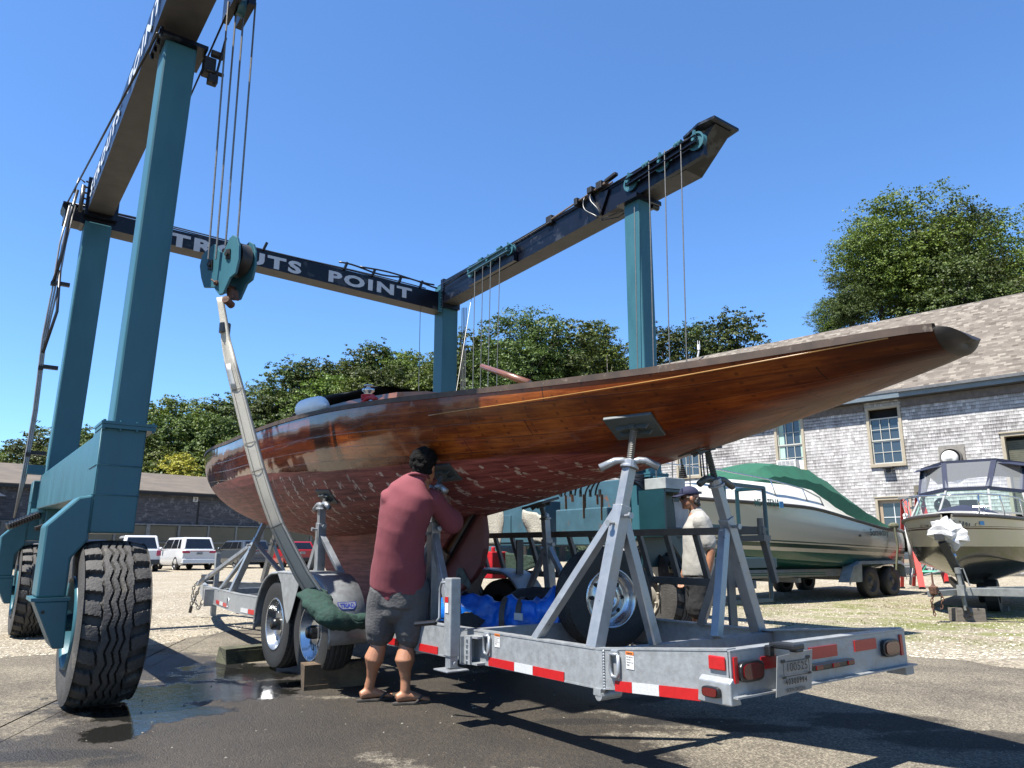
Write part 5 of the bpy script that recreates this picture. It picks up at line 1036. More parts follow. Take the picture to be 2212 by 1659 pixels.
def crown_mesh(seed, blobs, per, size, spread=1.0, m=0):
    r = random.Random(seed); mb = MB(); bl_ = []
    for i in range(blobs):     # unit crown: radius ~1, z 0..2
        a = r.uniform(0, 6.283); zz = r.uniform(.25, 1.75); q = math.sqrt(max(0, 1 - ((zz - .95) / 1.02)**2)); rr_ = q * r.uniform(.25, .78) * spread; s = r.uniform(.24, .40) * (1.1 - .25 * abs(zz - .9))
        bl_.append((Vector((math.cos(a) * rr_, math.sin(a) * rr_, zz)), s))
    for (c, s) in bl_:
        N_ = int(per * (s / .33)**2); lv = 14; sp_ = None
        for k in range(N_):
            if k % lv == 0:
                d = Vector((r.gauss(0, 1), r.gauss(0, 1), r.gauss(0, 1) + .25)).normalized(); lump = 1 + .42 * mnoise.noise(d * 2.3 + c * 5); sp_ = c + Vector((d.x * s * 1.3, d.y * s * 1.3, d.z * s * .9)) * lump * (r.uniform(.72, 1.08) if r.random() < .86 else r.uniform(1.08, 1.34)); sr = r.uniform(.045, .095)
                dead = mnoise.noise(sp_ * 4.3 + Vector((seed, 0, 0))) < -.28
            if dead: continue
            p = sp_ + Vector((r.gauss(0, sr * .6), r.gauss(0, sr * .6), r.gauss(0, sr * .22)))
            n_ = (d * .6 + Vector((r.gauss(0, .55), r.gauss(0, .55), r.gauss(0, .4) + .7))).normalized(); t = n_.cross(Vector((r.gauss(0, 1), r.gauss(0, 1), r.gauss(0, 1)))).normalized(); b_ = n_.cross(t); z = size * r.uniform(.6, 1.4)
            mb.add([p - t * z - b_ * z * .35, p + t * z * .2 - b_ * z * .8, p + t * z + b_ * z * .3, p - t * z * .1 + b_ * z * .75], [(0, 1, 2, 3)])
    return mb
def tree_proto(seed, name, lab, blobs, per, size, lm, H=14, Wd=5.0, trunk=.30):
    root = thing(name, lab, 'tree'); mb = crown_mesh(seed, blobs, per, size)
    mb.v = [Vector((p.x * Wd, p.y * Wd, H * .22 + p.z * H * .39)) for p in mb.v]; mb.build('crown', LF[lm], root)
    r = random.Random(seed); t = MB(); t.tube([(0, 0, -16), (0, 0, -1), (.05, 0, H * .2), (.15, .1, H * .5), (.1, 0, H * .85)], [trunk, trunk, trunk * .8, trunk * .45, .05], 8)
    for k in range(9):
        a = r.uniform(0, 6.28); z0 = H * r.uniform(.25, .6); L_ = Wd * r.uniform(.5, .85); t.tube([(0.1, 0, z0), (math.cos(a) * L_ * .5, math.sin(a) * L_ * .5, z0 + H * .10), (math.cos(a) * L_, math.sin(a) * L_, z0 + H * r.uniform(.15, .3))], [trunk * .4, trunk * .22, .03], 5)
    t.build('trunk', BARK, root); root.location = (0, -400, -100); return root
PR = [tree_proto(s, 'leafy_tree', 'x', bl_, pe, sz, lm) for s, bl_, pe, sz, lm in [(3, 28, 620, .027, 0), (11, 32, 560, .026, 1), (23, 26, 640, .028, 0), (31, 30, 580, .025, 1), (47, 26, 580, .029, 0), (61, 34, 1500, .0165, 1), (71, 30, 1500, .017, 0)]]
tcount = [0]
def plant(px, topy, Y, wid, kind, lab, name='leafy_tree', group='trees on the hill', first={}):
    X = (px - 1106) / 1620 * Y; zt = at(px, topy, Y).z; zb_ = max(hill(X, Y), rise(X, Y) if Y < 60 else 0) - .3; zb_ = zt - 13.9 * wid / 10
    o = copy_tree(PR[kind]); o.name = name; o['label'] = lab; o['category'] = 'tree'
    if group: o['group'] = group
    o.location = (X, Y, zb_); o.scale = (wid / 10, wid / 10, wid / 10); o.rotation_euler = (0, 0, rnd.uniform(0, 6.28)); return o
LB = {0: 'dark green broadleaf tree in the wood on the hill behind the yard', 1: 'bright green broadleaf tree in the wood on the hill behind the yard'}
def kl(k): return LB[1 if k in (1, 3) else 0]
x = -60
while x < 1380:
    k = rnd.choice((0, 1, 2, 3, 4)); plant(x, interp(CONT, x) + rnd.uniform(-8, 12), rnd.uniform(98, 112), rnd.uniform(8.5, 12), k, kl(k)); x += rnd.uniform(38, 62)
for (dy, Y, st) in ((48, 88, 62), (100, 80, 66), (150, 73, 72)):
    x = -70 + st / 2
    while x < 1060:
        k = rnd.choice((0, 1, 2, 3, 4)); ty = interp(CONT, x) + dy + rnd.uniform(-16, 18)
        if ty < 1085: plant(x, ty, Y + rnd.uniform(-3, 3), rnd.uniform(7.5, 10.5), k, kl(k))
        x += st * rnd.uniform(.75, 1.2)
plant(372, 985, 66, 5.0, 1, 'small tree with yellow leaves in front of the dark wood left of the bow', 'yellow_tree', None).children[0].data = PR[1].children[0].data.copy()
yt = [o for o in COL.objects if o.name.startswith('yellow_tree')][0]; yc = [c for c in yt.children if c.name.startswith('crown')][0]; yc.data = yc.data.copy(); yc.data.materials[0] = LF[2]
plant(1130, 672, 62, 10.8, 6, 'broad old oak with sky showing through, right of the far right post', 'oak_tree', None)
plant(1035, 722, 66, 8.0, 4, 'oak crown directly right of the far right post, left of the broad old oak', 'oak_tree', None)
plant(1215, 695, 64, 9.5, 2, 'rounded dark oak joined to the right side of the broad old oak', 'oak_tree', None)
plant(1288, 702, 70, 6.5, 1, 'pointed light green tree between the broad oak and the near right post', 'leafy_tree', None)
plant(1330, 745, 74, 7.5, 4, 'low dark tree directly left of the near right post', 'leafy_tree', None)
plant(1450, 712, 80, 7.8, 2, 'dark tree above the roof just right of the near right post', 'leafy_tree', None); plant(1508, 706, 82, 7.2, 0, 'dark tree above the roof, middle one of three right of the post', 'leafy_tree', None)
plant(1600, 679, 78, 8.4, 4, 'round dark tree standing highest over the left end of the shingled roof', 'leafy_tree', None); plant(1560, 735, 80, 6, 0, 'low dark tree tucked between two rounder trees over the roof', 'leafy_tree', None)
for px_, ty, Y, wd, k, lab in [(2060, 418, 46, 9.0, 5, 'tallest bright tree behind the shingled building at the right'), (1962, 482, 45, 6.0, 5, 'bright tree on the left shoulder of the tallest tree behind the building'), (1890, 590, 44, 3.8, 6, 'smaller leafy tree at the left edge of the clump behind the building'), (2150, 452, 46, 7.5, 6, 'darker tree at the right edge of the picture behind the building'), (1850, 645, 47, 3.0, 5, 'low bushy tree just above the shingled roof ridge'), (2120, 555, 43, 8, 6, 'leafy tree in front of the tallest tree, above the roof'), (2265, 462, 47, 8.5, 5, 'leafy tree running off the right edge of the picture, behind the roof'), (2215, 560, 44, 7, 6, 'leafy tree low at the right edge, just above the roof')]:
    plant(px_, ty, Y, wd, k, lab, 'leafy_tree', None)
# the dead snag among the trees
t = thing('dead_tree', 'bare grey dead tree standing among green trees left of the near right post', 'tree', at(1312, 800, 68)); p = t.location; m = MB(); m.tube([p - E3 * 8, p - E3 * 1, p + E3 * 1.6], [.12, .07, .02], 6); m.tube([p - E3 * 2, p + Vector((.5, 0, .6))], [.05, .015], 5); m.tube([p - E3 * 2.4, p + Vector((-.5, 0, .1))], [.05, .015], 5); m.build('trunk', mat('dead_wood', (.24, .22, .19), .9), t)
for q in PR:
    for c in list(q.children_recursive): bpy.data.objects.remove(c)
    bpy.data.objects.remove(q)
# ---------------------------------------------------------------- long shed at the left
SD, SN = az(43.8), az(133.8)
S0 = Vector(((300 - 1106) / 1620 * 52, 52, 0))
def sh(t, z, d=0): return S0 + SD * t + E3 * z + SN * -d      # d > 0 goes back, away from the yard
shed = thing('storage_shed', 'long low weathered board shed with brown roof and translucent panels behind the parked cars', 'shed', S0)
OLDB = mat('weathered_boards', (.085, .088, .10), .8, var=.55, vscale=1.6, stretch=(1, 1, 9), wearcol=(.19, .19, .20), wear=.42, wscale=2.5)
b = MB(); b.hexa([sh(-60, 0), sh(60, 0), sh(60, 0, .3), sh(-60, 0, .3), sh(-60, 5.1), sh(60, 5.1), sh(60, 5.1, .3), sh(-60, 5.1, .3)]); b.build('wall', OLDB, shed)
b = MB(); b.hexa([sh(-60, 4.98, -.5), sh(60, 4.98, -.5), sh(60, 7.1, 9), sh(-60, 7.1, 9), sh(-60, 5.16, -.5), sh(60, 5.16, -.5), sh(60, 7.3, 9), sh(-60, 7.3, 9)]); b.build('roof', mat('brown_roofing_felt', (.13, .105, .08), .9, var=.28, vscale=.8, stretch=(1, 1, 1), wearcol=(.12, .10, .08), wear=.40, wscale=.5), shed)
b = MB(); b.hexa([sh(-60, 4.9, -.52), sh(60, 4.9, -.52), sh(60, 4.9, -.44), sh(-60, 4.9, -.44), sh(-60, 5.08, -.52), sh(60, 5.08, -.52), sh(60, 5.08, -.44), sh(-60, 5.08, -.44)]); b.build('fascia', DARKM, shed)
PANL = mat('dusty_translucent_panel', (.15, .135, .085), .45, var=.15, vscale=.7); POST = mat('grey_post_wood', (.26, .26, .24), .8, var=.25)
for k in range(-24, 30):
    t0 = k * 2.15 + .4; dd = .04 + (.10 if k % 3 else .0); b = MB(); b.hexa([sh(t0 + .1, .2, -dd), sh(t0 + 2.05, .2, -dd), sh(t0 + 2.05, .2, 0), sh(t0 + .1, .2, 0), sh(t0 + .1, 2.75, -dd), sh(t0 + 2.05, 2.75, -dd), sh(t0 + 2.05, 2.75, 0), sh(t0 + .1, 2.75, 0)]); b.build('translucent_panel', PANL, shed)
    w_ = .14 if k % 4 else .26; b = MB(); b.hexa([sh(t0 - w_ / 2, 0, -.2), sh(t0 + w_ / 2, 0, -.2), sh(t0 + w_ / 2, 0, 0), sh(t0 - w_ / 2, 0, 0), sh(t0 - w_ / 2, 2.8, -.2), sh(t0 + w_ / 2, 2.8, -.2), sh(t0 + w_ / 2, 2.8, 0), sh(t0 - w_ / 2, 2.8, 0)]); b.build('post', POST, shed)
b = MB()
for z in (1.55, 2.8): b.hexa([sh(-60, z, -.17), sh(60, z, -.17), sh(60, z, 0), sh(-60, z, 0), sh(-60, z + .09, -.17), sh(60, z + .09, -.17), sh(60, z + .09, 0), sh(-60, z + .09, 0)])
b.build('girt', POST, shed)
for t0 in (3.8, 20): b = MB(); b.hexa([sh(t0, 2.9, -.03), sh(t0 + .12, 2.9, -.03), sh(t0 + .12, 2.9, 0), sh(t0, 2.9, 0), sh(t0, 4.6, -.03), sh(t0 + .12, 4.6, -.03), sh(t0 + .12, 4.6, 0), sh(t0, 4.6, 0)]); b.build('door_gap', DARKM, shed)
b = MB(); b.hexa([sh(3.4, 4.55, -.06), sh(3.75, 4.55, -.06), sh(3.75, 4.55, -.02), sh(3.4, 4.55, -.02), sh(3.4, 4.9, -.06), sh(3.75, 4.9, -.06), sh(3.75, 4.9, -.02), sh(3.4, 4.9, -.02)]); nb = b.build('number_board', WHITEP, shed); text('3', nb, INK, sh(3.5, 4.6, -.065), SD, E3, .24, .15, bold=.02)
# lean-to at the far left of the shed with a pale door
lt = thing('lean_to_shed', 'grey lean-to with a pale door at the left end of the long shed', 'shed', sh(-14, 0, -3))
b = MB(); b.hexa([sh(-40, 0, -4), sh(-9.3, 0, -4), sh(-9.3, 0, -.3), sh(-40, 0, -.3), sh(-40, 4.0, -4), sh(-9.3, 4.0, -4), sh(-9.3, 4.5, -.3), sh(-40, 4.5, -.3)]); b.build('wall', OLDB, lt)
b = MB(); b.hexa([sh(-40, 3.95, -4.3), sh(-9.1, 3.95, -4.3), sh(-9.1, 4.6, -.52), sh(-40, 4.6, -.52), sh(-40, 4.1, -4.3), sh(-9.1, 4.1, -4.3), sh(-9.1, 4.75, -.52), sh(-40, 4.75, -.52)]); b.build('roof', DARKM, lt)
b = MB(); b.hexa([sh(-14, 0, -4.08), sh(-10.4, 0, -4.08), sh(-10.4, 0, -4.0), sh(-14, 0, -4.0), sh(-14, 3.4, -4.08), sh(-10.4, 3.4, -4.08), sh(-10.4, 3.4, -4.0), sh(-14, 3.4, -4.0)]); b.build('sliding_door', mat('faded_grey_door', (.22, .23, .25), .6, var=.15, vscale=2, stretch=(1, 1, 8)), lt)
# ---------------------------------------------------------------- shingled building at the right
WD_, WN_ = az(133.8), az(43.8)       # along the wall to the right, and away through it
B0 = onz(1935, 1241, .18)
def wl(x, y, d=0.0): return onplane(x, y, B0 + WN_ * d, WN_)
def sc(P): q = P - B0; return q.dot(WD_), q.z
def wp(s, z, d=0.0): return B0 + WD_ * s + WN_ * d + E3 * (z - B0.z)
bld = thing('shingled_building', 'weathered grey shingle-clad boat building with a broad brown shingle roof', 'building', B0)
def brickmat(name, rw, rh, cols, mort, streak, roof=False):
    m = bpy.data.materials.new(name); m.use_nodes = True; nt = m.node_tree; b = nt.nodes['Principled BSDF']; L = nt.links.new
    uv = nd(nt, 'ShaderNodeUVMap'); uv.uv_map = 'UVMap'
    dn_ = nd(nt, 'ShaderNodeTexNoise', Scale=3.0, Detail=2.0); L(uv.outputs[0], dn_.inputs['Vector'])
    br = nd(nt, 'ShaderNodeTexBrick'); br.offset = .37; br.squash = .72; br.squash_frequency = 3; br.inputs['Scale'].default_value = 1; br.inputs['Brick Width'].default_value = rw; br.inputs['Row Height'].default_value = rh; br.inputs['Mortar Size'].default_value = mort; br.inputs['Mortar Smooth'].default_value = .3; br.inputs['Bias'].default_value = 0
    br.inputs['Color1'].default_value = (0, 0, 0, 1); br.inputs['Color2'].default_value = (1, 1, 1, 1); br.inputs['Mortar'].default_value = (.5, .5, .5, 1)
    va = nd(nt, 'ShaderNodeVectorMath', operation='MULTIPLY_ADD'); L(dn_.outputs['Color'], va.inputs[0]); va.inputs[1].default_value = (.015, .014, 0); L(uv.outputs[0], va.inputs[2]); L(va.outputs[0], br.inputs['Vector'])
    rp = nd(nt, 'ShaderNodeValToRGB'); e = rp.color_ramp.elements; e[0].color = c4(cols[0]); e[1].color = c4(cols[-1])
    for i, c in enumerate(cols[1:-1]): e.new((i + 1) / (len(cols) - 1)).color = c4(c)
    rp.color_ramp.interpolation = 'LINEAR'; L(br.outputs['Color'], rp.inputs[0]); out = rp.outputs[0]
    def mix(f, a, c, bl='MIX'):
        q = nd(nt, 'ShaderNodeMix', data_type='RGBA', blend_type=bl)
        for i, z in ((0, f), (6, a), (7, c)):
            if isinstance(z, (tuple, int, float)): q.inputs[i].default_value = z
            else: L(z, q.inputs[i])
        return q.outputs[2]
    def mth(op, *a):
        q = nd(nt, 'ShaderNodeMath', operation=op)
        for i, z in enumerate(a):
            if isinstance(z, (int, float)): q.inputs[i].default_value = z
            else: L(z, q.inputs[i])
        return q.outputs[0]
    sx = nd(nt, 'ShaderNodeSeparateXYZ'); L(va.outputs[0], sx.inputs[0]); ph = mth('FRACT', mth('DIVIDE', sx.outputs[1], rh))
    if streak:
        mp = nd(nt, 'ShaderNodeMapping'); mp.inputs['Scale'].default_value = (38, 2.4, 1); L(uv.outputs[0], mp.inputs[0]); n = nd(nt, 'ShaderNodeTexNoise', Scale=1.0, Detail=5.0, Roughness=.7); L(mp.outputs[0], n.inputs['Vector'])
        n2 = nd(nt, 'ShaderNodeTexNoise', Scale=.7, Detail=5.0, Roughness=.6); L(uv.outputs[0], n2.inputs['Vector'])
        f = mth('ADD', mth('MULTIPLY', ph, .30), mth('ADD', n.outputs['Fac'], mth('MULTIPLY', mth('SUBTRACT', n2.outputs['Fac'], .5), .9)))
        mr = nd(nt, 'ShaderNodeMapRange'); mr.inputs[1].default_value = .60; mr.inputs[2].default_value = .95; L(f, mr.inputs[0]); out = mix(mr.outputs[0], out, streak)
    edge_ = nd(nt, 'ShaderNodeMapRange'); edge_.inputs[1].default_value = .88; edge_.inputs[2].default_value = .97; L(ph, edge_.inputs[0])  # dark line below each shingle butt: its shadow painted into the colour
    out = mix(mth('MULTIPLY', edge_.outputs[0], .8 if not roof else .35), out, (.03, .028, .03, 1)); out = mix(mth('MULTIPLY', br.outputs['Fac'], .55 if not roof else .25), out, (.05, .045, .045, 1))
    L(out, b.inputs['Base Color']); b.inputs['Roughness'].default_value = .9; b.inputs['Specular IOR Level'].default_value = .15
    bp = nd(nt, 'ShaderNodeBump', Strength=.9, Distance=.02); L(mth('ADD', mth('MULTIPLY', ph, -1.0), mth('MULTIPLY', br.outputs['Color'], .15)), bp.inputs['Height']); L(bp.outputs[0], b.inputs['Normal']); return m
SHG = brickmat('weathered_cedar_shingles', .15, .128, [(.20, .195, .19), (.33, .32, .315), (.26, .255, .25), (.42, .41, .405)], .004, (.050, .045, .046, 1))
RFS = brickmat('asphalt_roof_shingles', .26, .145, [(.065, .055, .046), (.125, .108, .09), (.09, .078, .066), (.18, .158, .132), (.10, .086, .073)], .002, None, True)
def uvq(o, f):
    me = o.data; uvl = me.uv_layers.new(name='UVMap'); off = o.parent.location
    for l in me.loops: uvl.data[l.index].uv = f(me.vertices[l.vertex_index].co + off)
sL = sc(wl(1270, 1100))[0]; sR = sc(wl(2212, 1000))[0] + 6; ze = sc(wl(1939, 853))[1]
# wall with holes: built as strips around openings
wins = []
def px_rect(a, b_, c, d): P = [sc(wl(*q)) for q in (a, b_, c, d)]; return ((P[0][0] + P[1][0]) / 2, (P[2][0] + P[3][0]) / 2, (P[1][1] + P[2][1]) / 2, (P[0][1] + P[3][1]) / 2)   # tl, bl, br, tr -> s0, s1, z0, z1
w2 = px_rect((1868.2, 872.2), (1880.3, 999.1), (1957.4, 994.2), (1943, 863.2)); H2 = w2[3] - w2[2]
w1 = px_rect((1670.8, 912.2), (1679.4, 1013.9), (1743.1, 1010.4), (1733.7, 892.4)); w1 = (w1[0], w1[1], w1[2], w1[2] + H2)
a0 = sc(wl(1463, 1025)); a1 = sc(wl(1516, 1024)); w0 = (a0[0], a1[0], (a0[1] + a1[1]) / 2, (a0[1] + a1[1]) / 2 + H2)
dL = sc(wl(1889, 1066))[0]; dR = sc(wl(1967, 1062))[0]; dT = sc(wl(1925, 1064))[1]; dr = (dL, dR, B0.z + .22, dT)
gL, gT = sc(wl(2159, 927)); gr_ = (gL, sR - .5, 1.0, gT)
ops = [w0, w1, w2, dr, gr_]
cuts = sorted(set([sL, sR] + [o[0] for o in ops] + [o[1] for o in ops])); b = MB()
for s0, s1 in zip(cuts, cuts[1:]):
    mid = (s0 + s1) / 2; zz = 0.0; hs = sorted([(o[2], o[3]) for o in ops if o[0] < mid < o[1]])
    for (z0, z1) in hs + [(ze, ze)]:
        z0 = min(z0, ze)
        if z0 > zz + .01: b.add([wp(s0, zz), wp(s1, zz), wp(s1, z0), wp(s0, z0)], [(0, 1, 2, 3)])
        zz = z1
wall = b.build('wall', SHG, bld); uvq(wall, lambda P: (sc(P)[0] + 50, sc(P)[1]))
b = MB(); b.add([wp(sL, 0), wp(sL, 0, 9), wp(sL, ze, 9), wp(sL, ze + 3.3, 4.5), wp(sL, ze)], [(0, 4, 3, 2, 1)]); b.add([wp(sL, 0, .35), wp(sR, 0, .35), wp(sR, ze, .35), wp(sL, ze, .35)], [(0, 1, 2, 3)]); b.build('inner_wall', mat('dim_interior', (.012, .012, .013), .9), bld)
OV = .45; G1 = wl(1939, 841, -OV).z; rz_ = wl(2100, 654, 5.2).z
b = MB(); e0, e1_ = wp(sL - .4, G1, -OV), wp(sR, G1, -OV); r0, r1 = wp(sL - .4, rz_, 5.2), wp(sR, rz_, 5.2); n_ = (e1_ - e0).cross(r0 - e0).normalized() * .09
b.hexa([e0 - n_, e1_ - n_, r1 - n_, r0 - n_, e0, e1_, r1, r0]); roof = b.build('roof', RFS, bld); SL_ = (r0 - e0).normalized(); uvq(roof, lambda P: ((P - e0).dot(WD_) + 50, (P - e0).dot(SL_) + 10))
b = MB(); b.hexa([wp(sL - .4, rz_, 5.2), wp(sR, rz_, 5.2), wp(sR, G1, 11), wp(sL - .4, G1, 11), wp(sL - .4, rz_ + .01, 5.21), wp(sR, rz_ + .01, 5.21), wp(sR, G1 + .1, 11), wp(sL - .4, G1 + .1, 11)]); b.build('rear_roof', RFS if False else OLDB, bld)
TRIM = mat('blue_grey_trim', (.15, .19, .22), .5, var=.2, vscale=3, stretch=(1, 1, 4)); CREAM = mat('cream_window_trim', (.42, .36, .26), .5, var=.1, vscale=4); CREAML = mat('pale_sash_paint', (.55, .54, .48), .45, var=.06)
def wbox(mb, s0, s1, z0, z1, d0, d1): mb.hexa([wp(s0, z0, d0), wp(s1, z0, d0), wp(s1, z0, d1), wp(s0, z0, d1), wp(s0, z1, d0), wp(s1, z1, d0), wp(s1, z1, d1), wp(s0, z1, d1)])
b = MB(); wbox(b, sL - .4, sR, G1 - .30, G1 - .07, -OV + .01, -OV + .05); b.build('fascia', TRIM, bld)
b = MB(); wbox(b, sL - .4, sc(wl(1939, 840, -OV))[0], G1 - .09, G1 + .02, -OV - .02, -OV + .01); wbox(b, sc(wl(1939, 840, -OV))[0], sR, G1 - .12, G1 - .01, -OV - .10, -OV + .01); b.build('gutter', mat('grey_gutter', (.14, .14, .14), .4), bld)
b = MB(); wbox(b, sL, sR, G1 - .31, G1 - .29, -OV + .05, 0); b.build('soffit', mat('dark_soffit', (.05, .05, .055), .7), bld)
b = MB(); wbox(b, w2[1] + .05, sR, G1 - .62, G1 - .33, -.06, -.005); wbox(b, sL, w2[0] - .05, G1 - .62, G1 - .33, -.06, -.005); b.build('frieze_board', mat('brown_grey_frieze', (.13, .11, .10), .7, var=.3), bld)
GLS = mat('window_glass', (.045, .065, .085), .06, var=.05, coat=.5); CURT = mat('pale_curtain', (.42, .60, .52), .8, var=.12, vscale=9, stretch=(6, 6, 1))
def window(s0, s1, z0, z1, rows_=4, cols_=3, gap=0.0, lab=None):
    t = .11; b = MB(); wbox(b, s0, s0 + t, z0, z1, -.05, .12); wbox(b, s1 - t, s1, z0, z1, -.05, .12); wbox(b, s0 + t, s1 - t, z1 - t, z1, -.048, .12); wbox(b, s0 - .01, s1 + .01, z0 - .03, z0 + t * .9, -.075, .12)
    o = b.build('window', CREAM, bld, bevel=.006); zt = z1 - t - gap; b = MB(); a0, a1, b0 = s0 + t, s1 - t, z0 + t * .9; zm = (zt + b0) / 2
    for q in (a0, a1 - .045): wbox(b, q, q + .045, b0, zm, .045, .075); wbox(b, q, q + .045, zm, zt, .02, .05)
    for q, dd in ((b0, .045), (zm - .05, .045), (zm, .02), (zt - .05, .02)): wbox(b, a0 + .045, a1 - .045, q, q + .05, dd, dd + .03)
    for k in range(1, cols_): q = lerp(a0 + .045, a1 - .045, k / cols_); wbox(b, q - .012, q + .012, b0 + .05, zm - .05, .05, .07); wbox(b, q - .012, q + .012, zm + .05, zt - .05, .025, .045)
    for (c0, c1, dd) in ((b0 + .05, zm - .05, .049), (zm + .05, zt - .05, .024)): q = (c0 + c1) / 2; wbox(b, a0 + .045, a1 - .045, q - .012, q + .012, dd, dd + .02)
    b.build('sash', CREAML, o)
    b = MB(); wbox(b, a0 + .02, a1 - .02, b0 + .02, zt - .02, .076, .08); b.build('pane', GLS, o); return o, a0, a1, b0, zt
window(*w0); _o, a0, a1, b0, zt = window(*w1); window(*w2, gap=.36)
def curtain(par, s0, s1, z0, z1):
    b = MB(); rws = []
    for k in range(15): s = lerp(s0, s1, k / 14); rws.append([wp(s, z0, .0755 - .004 * (1 + math.sin(k * 2.3))), wp(s, (z0 + z1) / 2, .0755 - .004 * (1 + math.sin(k * 2.1))), wp(s, z1, .0755 - .004 * (1 + math.sin(k * 2.3)))])
    b.grid(rws); b.build('curtain', CURT, par, smooth=True)
curtain(_o, a0 + .05, a0 + .27, b0 + .45, zt - .05); curtain(_o, a1 - .12, a1 - .045, b0 + .45, zt - .05)
ac = thing('air_conditioner', 'white window air conditioner in the left upstairs window', 'air conditioner', wp((a0 + a1) / 2 - .1, b0 + .2, -.2)); s0, s1 = a0 + .03, a1 - .22
b = MB(); wbox(b, s0, s1, b0 + .02, b0 + .42, -.36, .04); b.build('casing', WHITEP, ac, bevel=.012); b = MB(); wbox(b, s0 + .05, s1 - .05, b0 + .07, b0 + .38, -.366, -.358); b.build('grille', mat('ac_grille', (.22, .22, .23), .5), ac)
b = MB()
for k in range(5): z = b0 + .11 + k * .055; wbox(b, s0 + .06, s1 - .06, z, z + .018, -.372, -.364)
for k in range(5): s = lerp(s0 + .06, s1 - .06, k / 4); wbox(b, s - .008, s + .008, b0 + .08, b0 + .37, -.374, -.366)
b.build('grille_bars', WHITEP, ac)
b = MB(); wbox(b, s1, a1, b0 + .02, b0 + .42, .0, .03); b.build('side_panel', WHITEP, ac)
# door with six panes
s0, s1, z0, z1 = dr; b = MB(); t = .10; wbox(b, s0, s0 + t, z0 - .1, z1, -.05, .16); wbox(b, s1 - t, s1, z0 - .1, z1, -.05, .16); wbox(b, s0 + t, s1 - t, z1 - t, z1, -.05, .16); wbox(b, s0 - .03, s1 + .03, z1, z1 + .04, -.08, -.01); do = b.build('door', CREAM, bld, bevel=.006)
b = MB(); wbox(b, s0 + t, s0 + t + .13, z0, z1 - t, .08, .12); wbox(b, s1 - t - .13, s1 - t, z0, z1 - t, .08, .12); wbox(b, s0 + t + .13, s1 - t - .13, z1 - t - .13, z1 - t, .08, .12); wbox(b, s0 + t + .13, s1 - t - .13, z0, z0 + .35, .08, .12); b.build('leaf', mat('tan_door_paint', (.42, .32, .22), .5, var=.06), do)
a0_, a1_, b0_, b1_ = s0 + t + .13, s1 - t - .13, z0 + .35, z1 - t - .13; b = MB(); wbox(b, a0_, a1_, b0_, b1_, .10, .11); b.build('pane', GLS, do)
b = MB(); q = lerp(a0_, a1_, .48); wbox(b, q - .014, q + .014, b0_, b1_, .085, .10)
for k in (1, 2, 3): z = lerp(b0_, b1_, k / 4); wbox(b, a0_, a1_, z - .014, z + .014, .083, .098)
b.build('muntins', WHITEP, do)
s0, s1, z0, z1 = gr_; b = MB(); wbox(b, s0, s0 + .11, z0, z1 - .11, -.05, .25); wbox(b, s0, s1, z1 - .11, z1, -.05, .25); wbox(b, s0 - .05, s1, z1, z1 + .05, -.09, -.01); go = b.build('garage_opening', CREAM, bld, bevel=.006)
b = MB()
for k in range(34): z = z1 - .25 - k * .075; wbox(b, s0 + .11, s1, z - .068, z, .20, .215 + .004 * (k % 2))
b.build('slatted_shutter', mat('olive_shutter', (.10, .10, .065), .6, var=.2), go)
zz = sc(wl(2195, 1066))[1]
b = MB(); c = wp(sc(wl(2056, 980))[0], sc(wl(2056, 980))[1]); wbox(b, sc(c)[0] - .42, sc(c)[0] + .44, c.z - .45, c.z + .48, -.05, -.005); vf = b.build('exhaust_fan', mat('weathered_backing', (.26, .24, .21), .8, var=.2), bld); m = MB(); m.lathe(c, -WN_, [(0, .36), (.28, .36), (.29, .33), (.06, .30)], 30); m.build('fan_hood', mat('dull_hood', (.16, .15, .14), .6, metal=.3), vf, smooth=True)
m = MB(); m.lathe(c - WN_ * .1 - WD_ * .03, -WN_, [(0, .28), (.22, .27), (.26, .2), (.28, .09), (.30, .08), (.30, 0)], 30); m.build('fan_cap', WHITEP, vf, smooth=True)
c = wl(1918, 1010, -.12); m = MB(); m.box(c, (.42, .30, .06), WD_, WN_, E3); m.box(c - E3 * .10, (.14, .12, .18), WD_, WN_, E3); m.build('flood_light', DARKM, bld, bevel=.01)
c = wl(1986, 1058, 0); m = MB(); wbox(m, sc(c)[0] - .18, sc(c)[0] + .2, c.z - .22, c.z + .16, -.03, -.004); m.tube([c + WN_ * .0, c - WN_ * .32], .11, 16); m.build('vent_pipe', mat('vent_brown', (.16, .14, .10), .6), bld)
c = wp(sc(wl(1511, 770, 5.0))[0], rz_ - .1, 4.8); m = MB(); m.tube([c, c + E3 * .35 + WD_ * .1], .05, 6); m.box(c + E3 * .55 + WD_ * .1, (.14, .1, .3), WD_, WN_, E3); m.tube([c + E3 * .5 + WD_ * .05, c + E3 * .95 + WD_ * .05], .02, 5); m.tube([c + E3 * .5 + WD_ * .16, c + E3 * .9 + WD_ * .16], .02, 5); m.build('roof_antenna', WHITEP, bld)
m = MB(); wbox(m, sL, sR, -.1, B0.z + .10, -.03, .02); m.build('foundation', mat('concrete_foundation', (.14, .13, .11), .9, var=.3), bld)
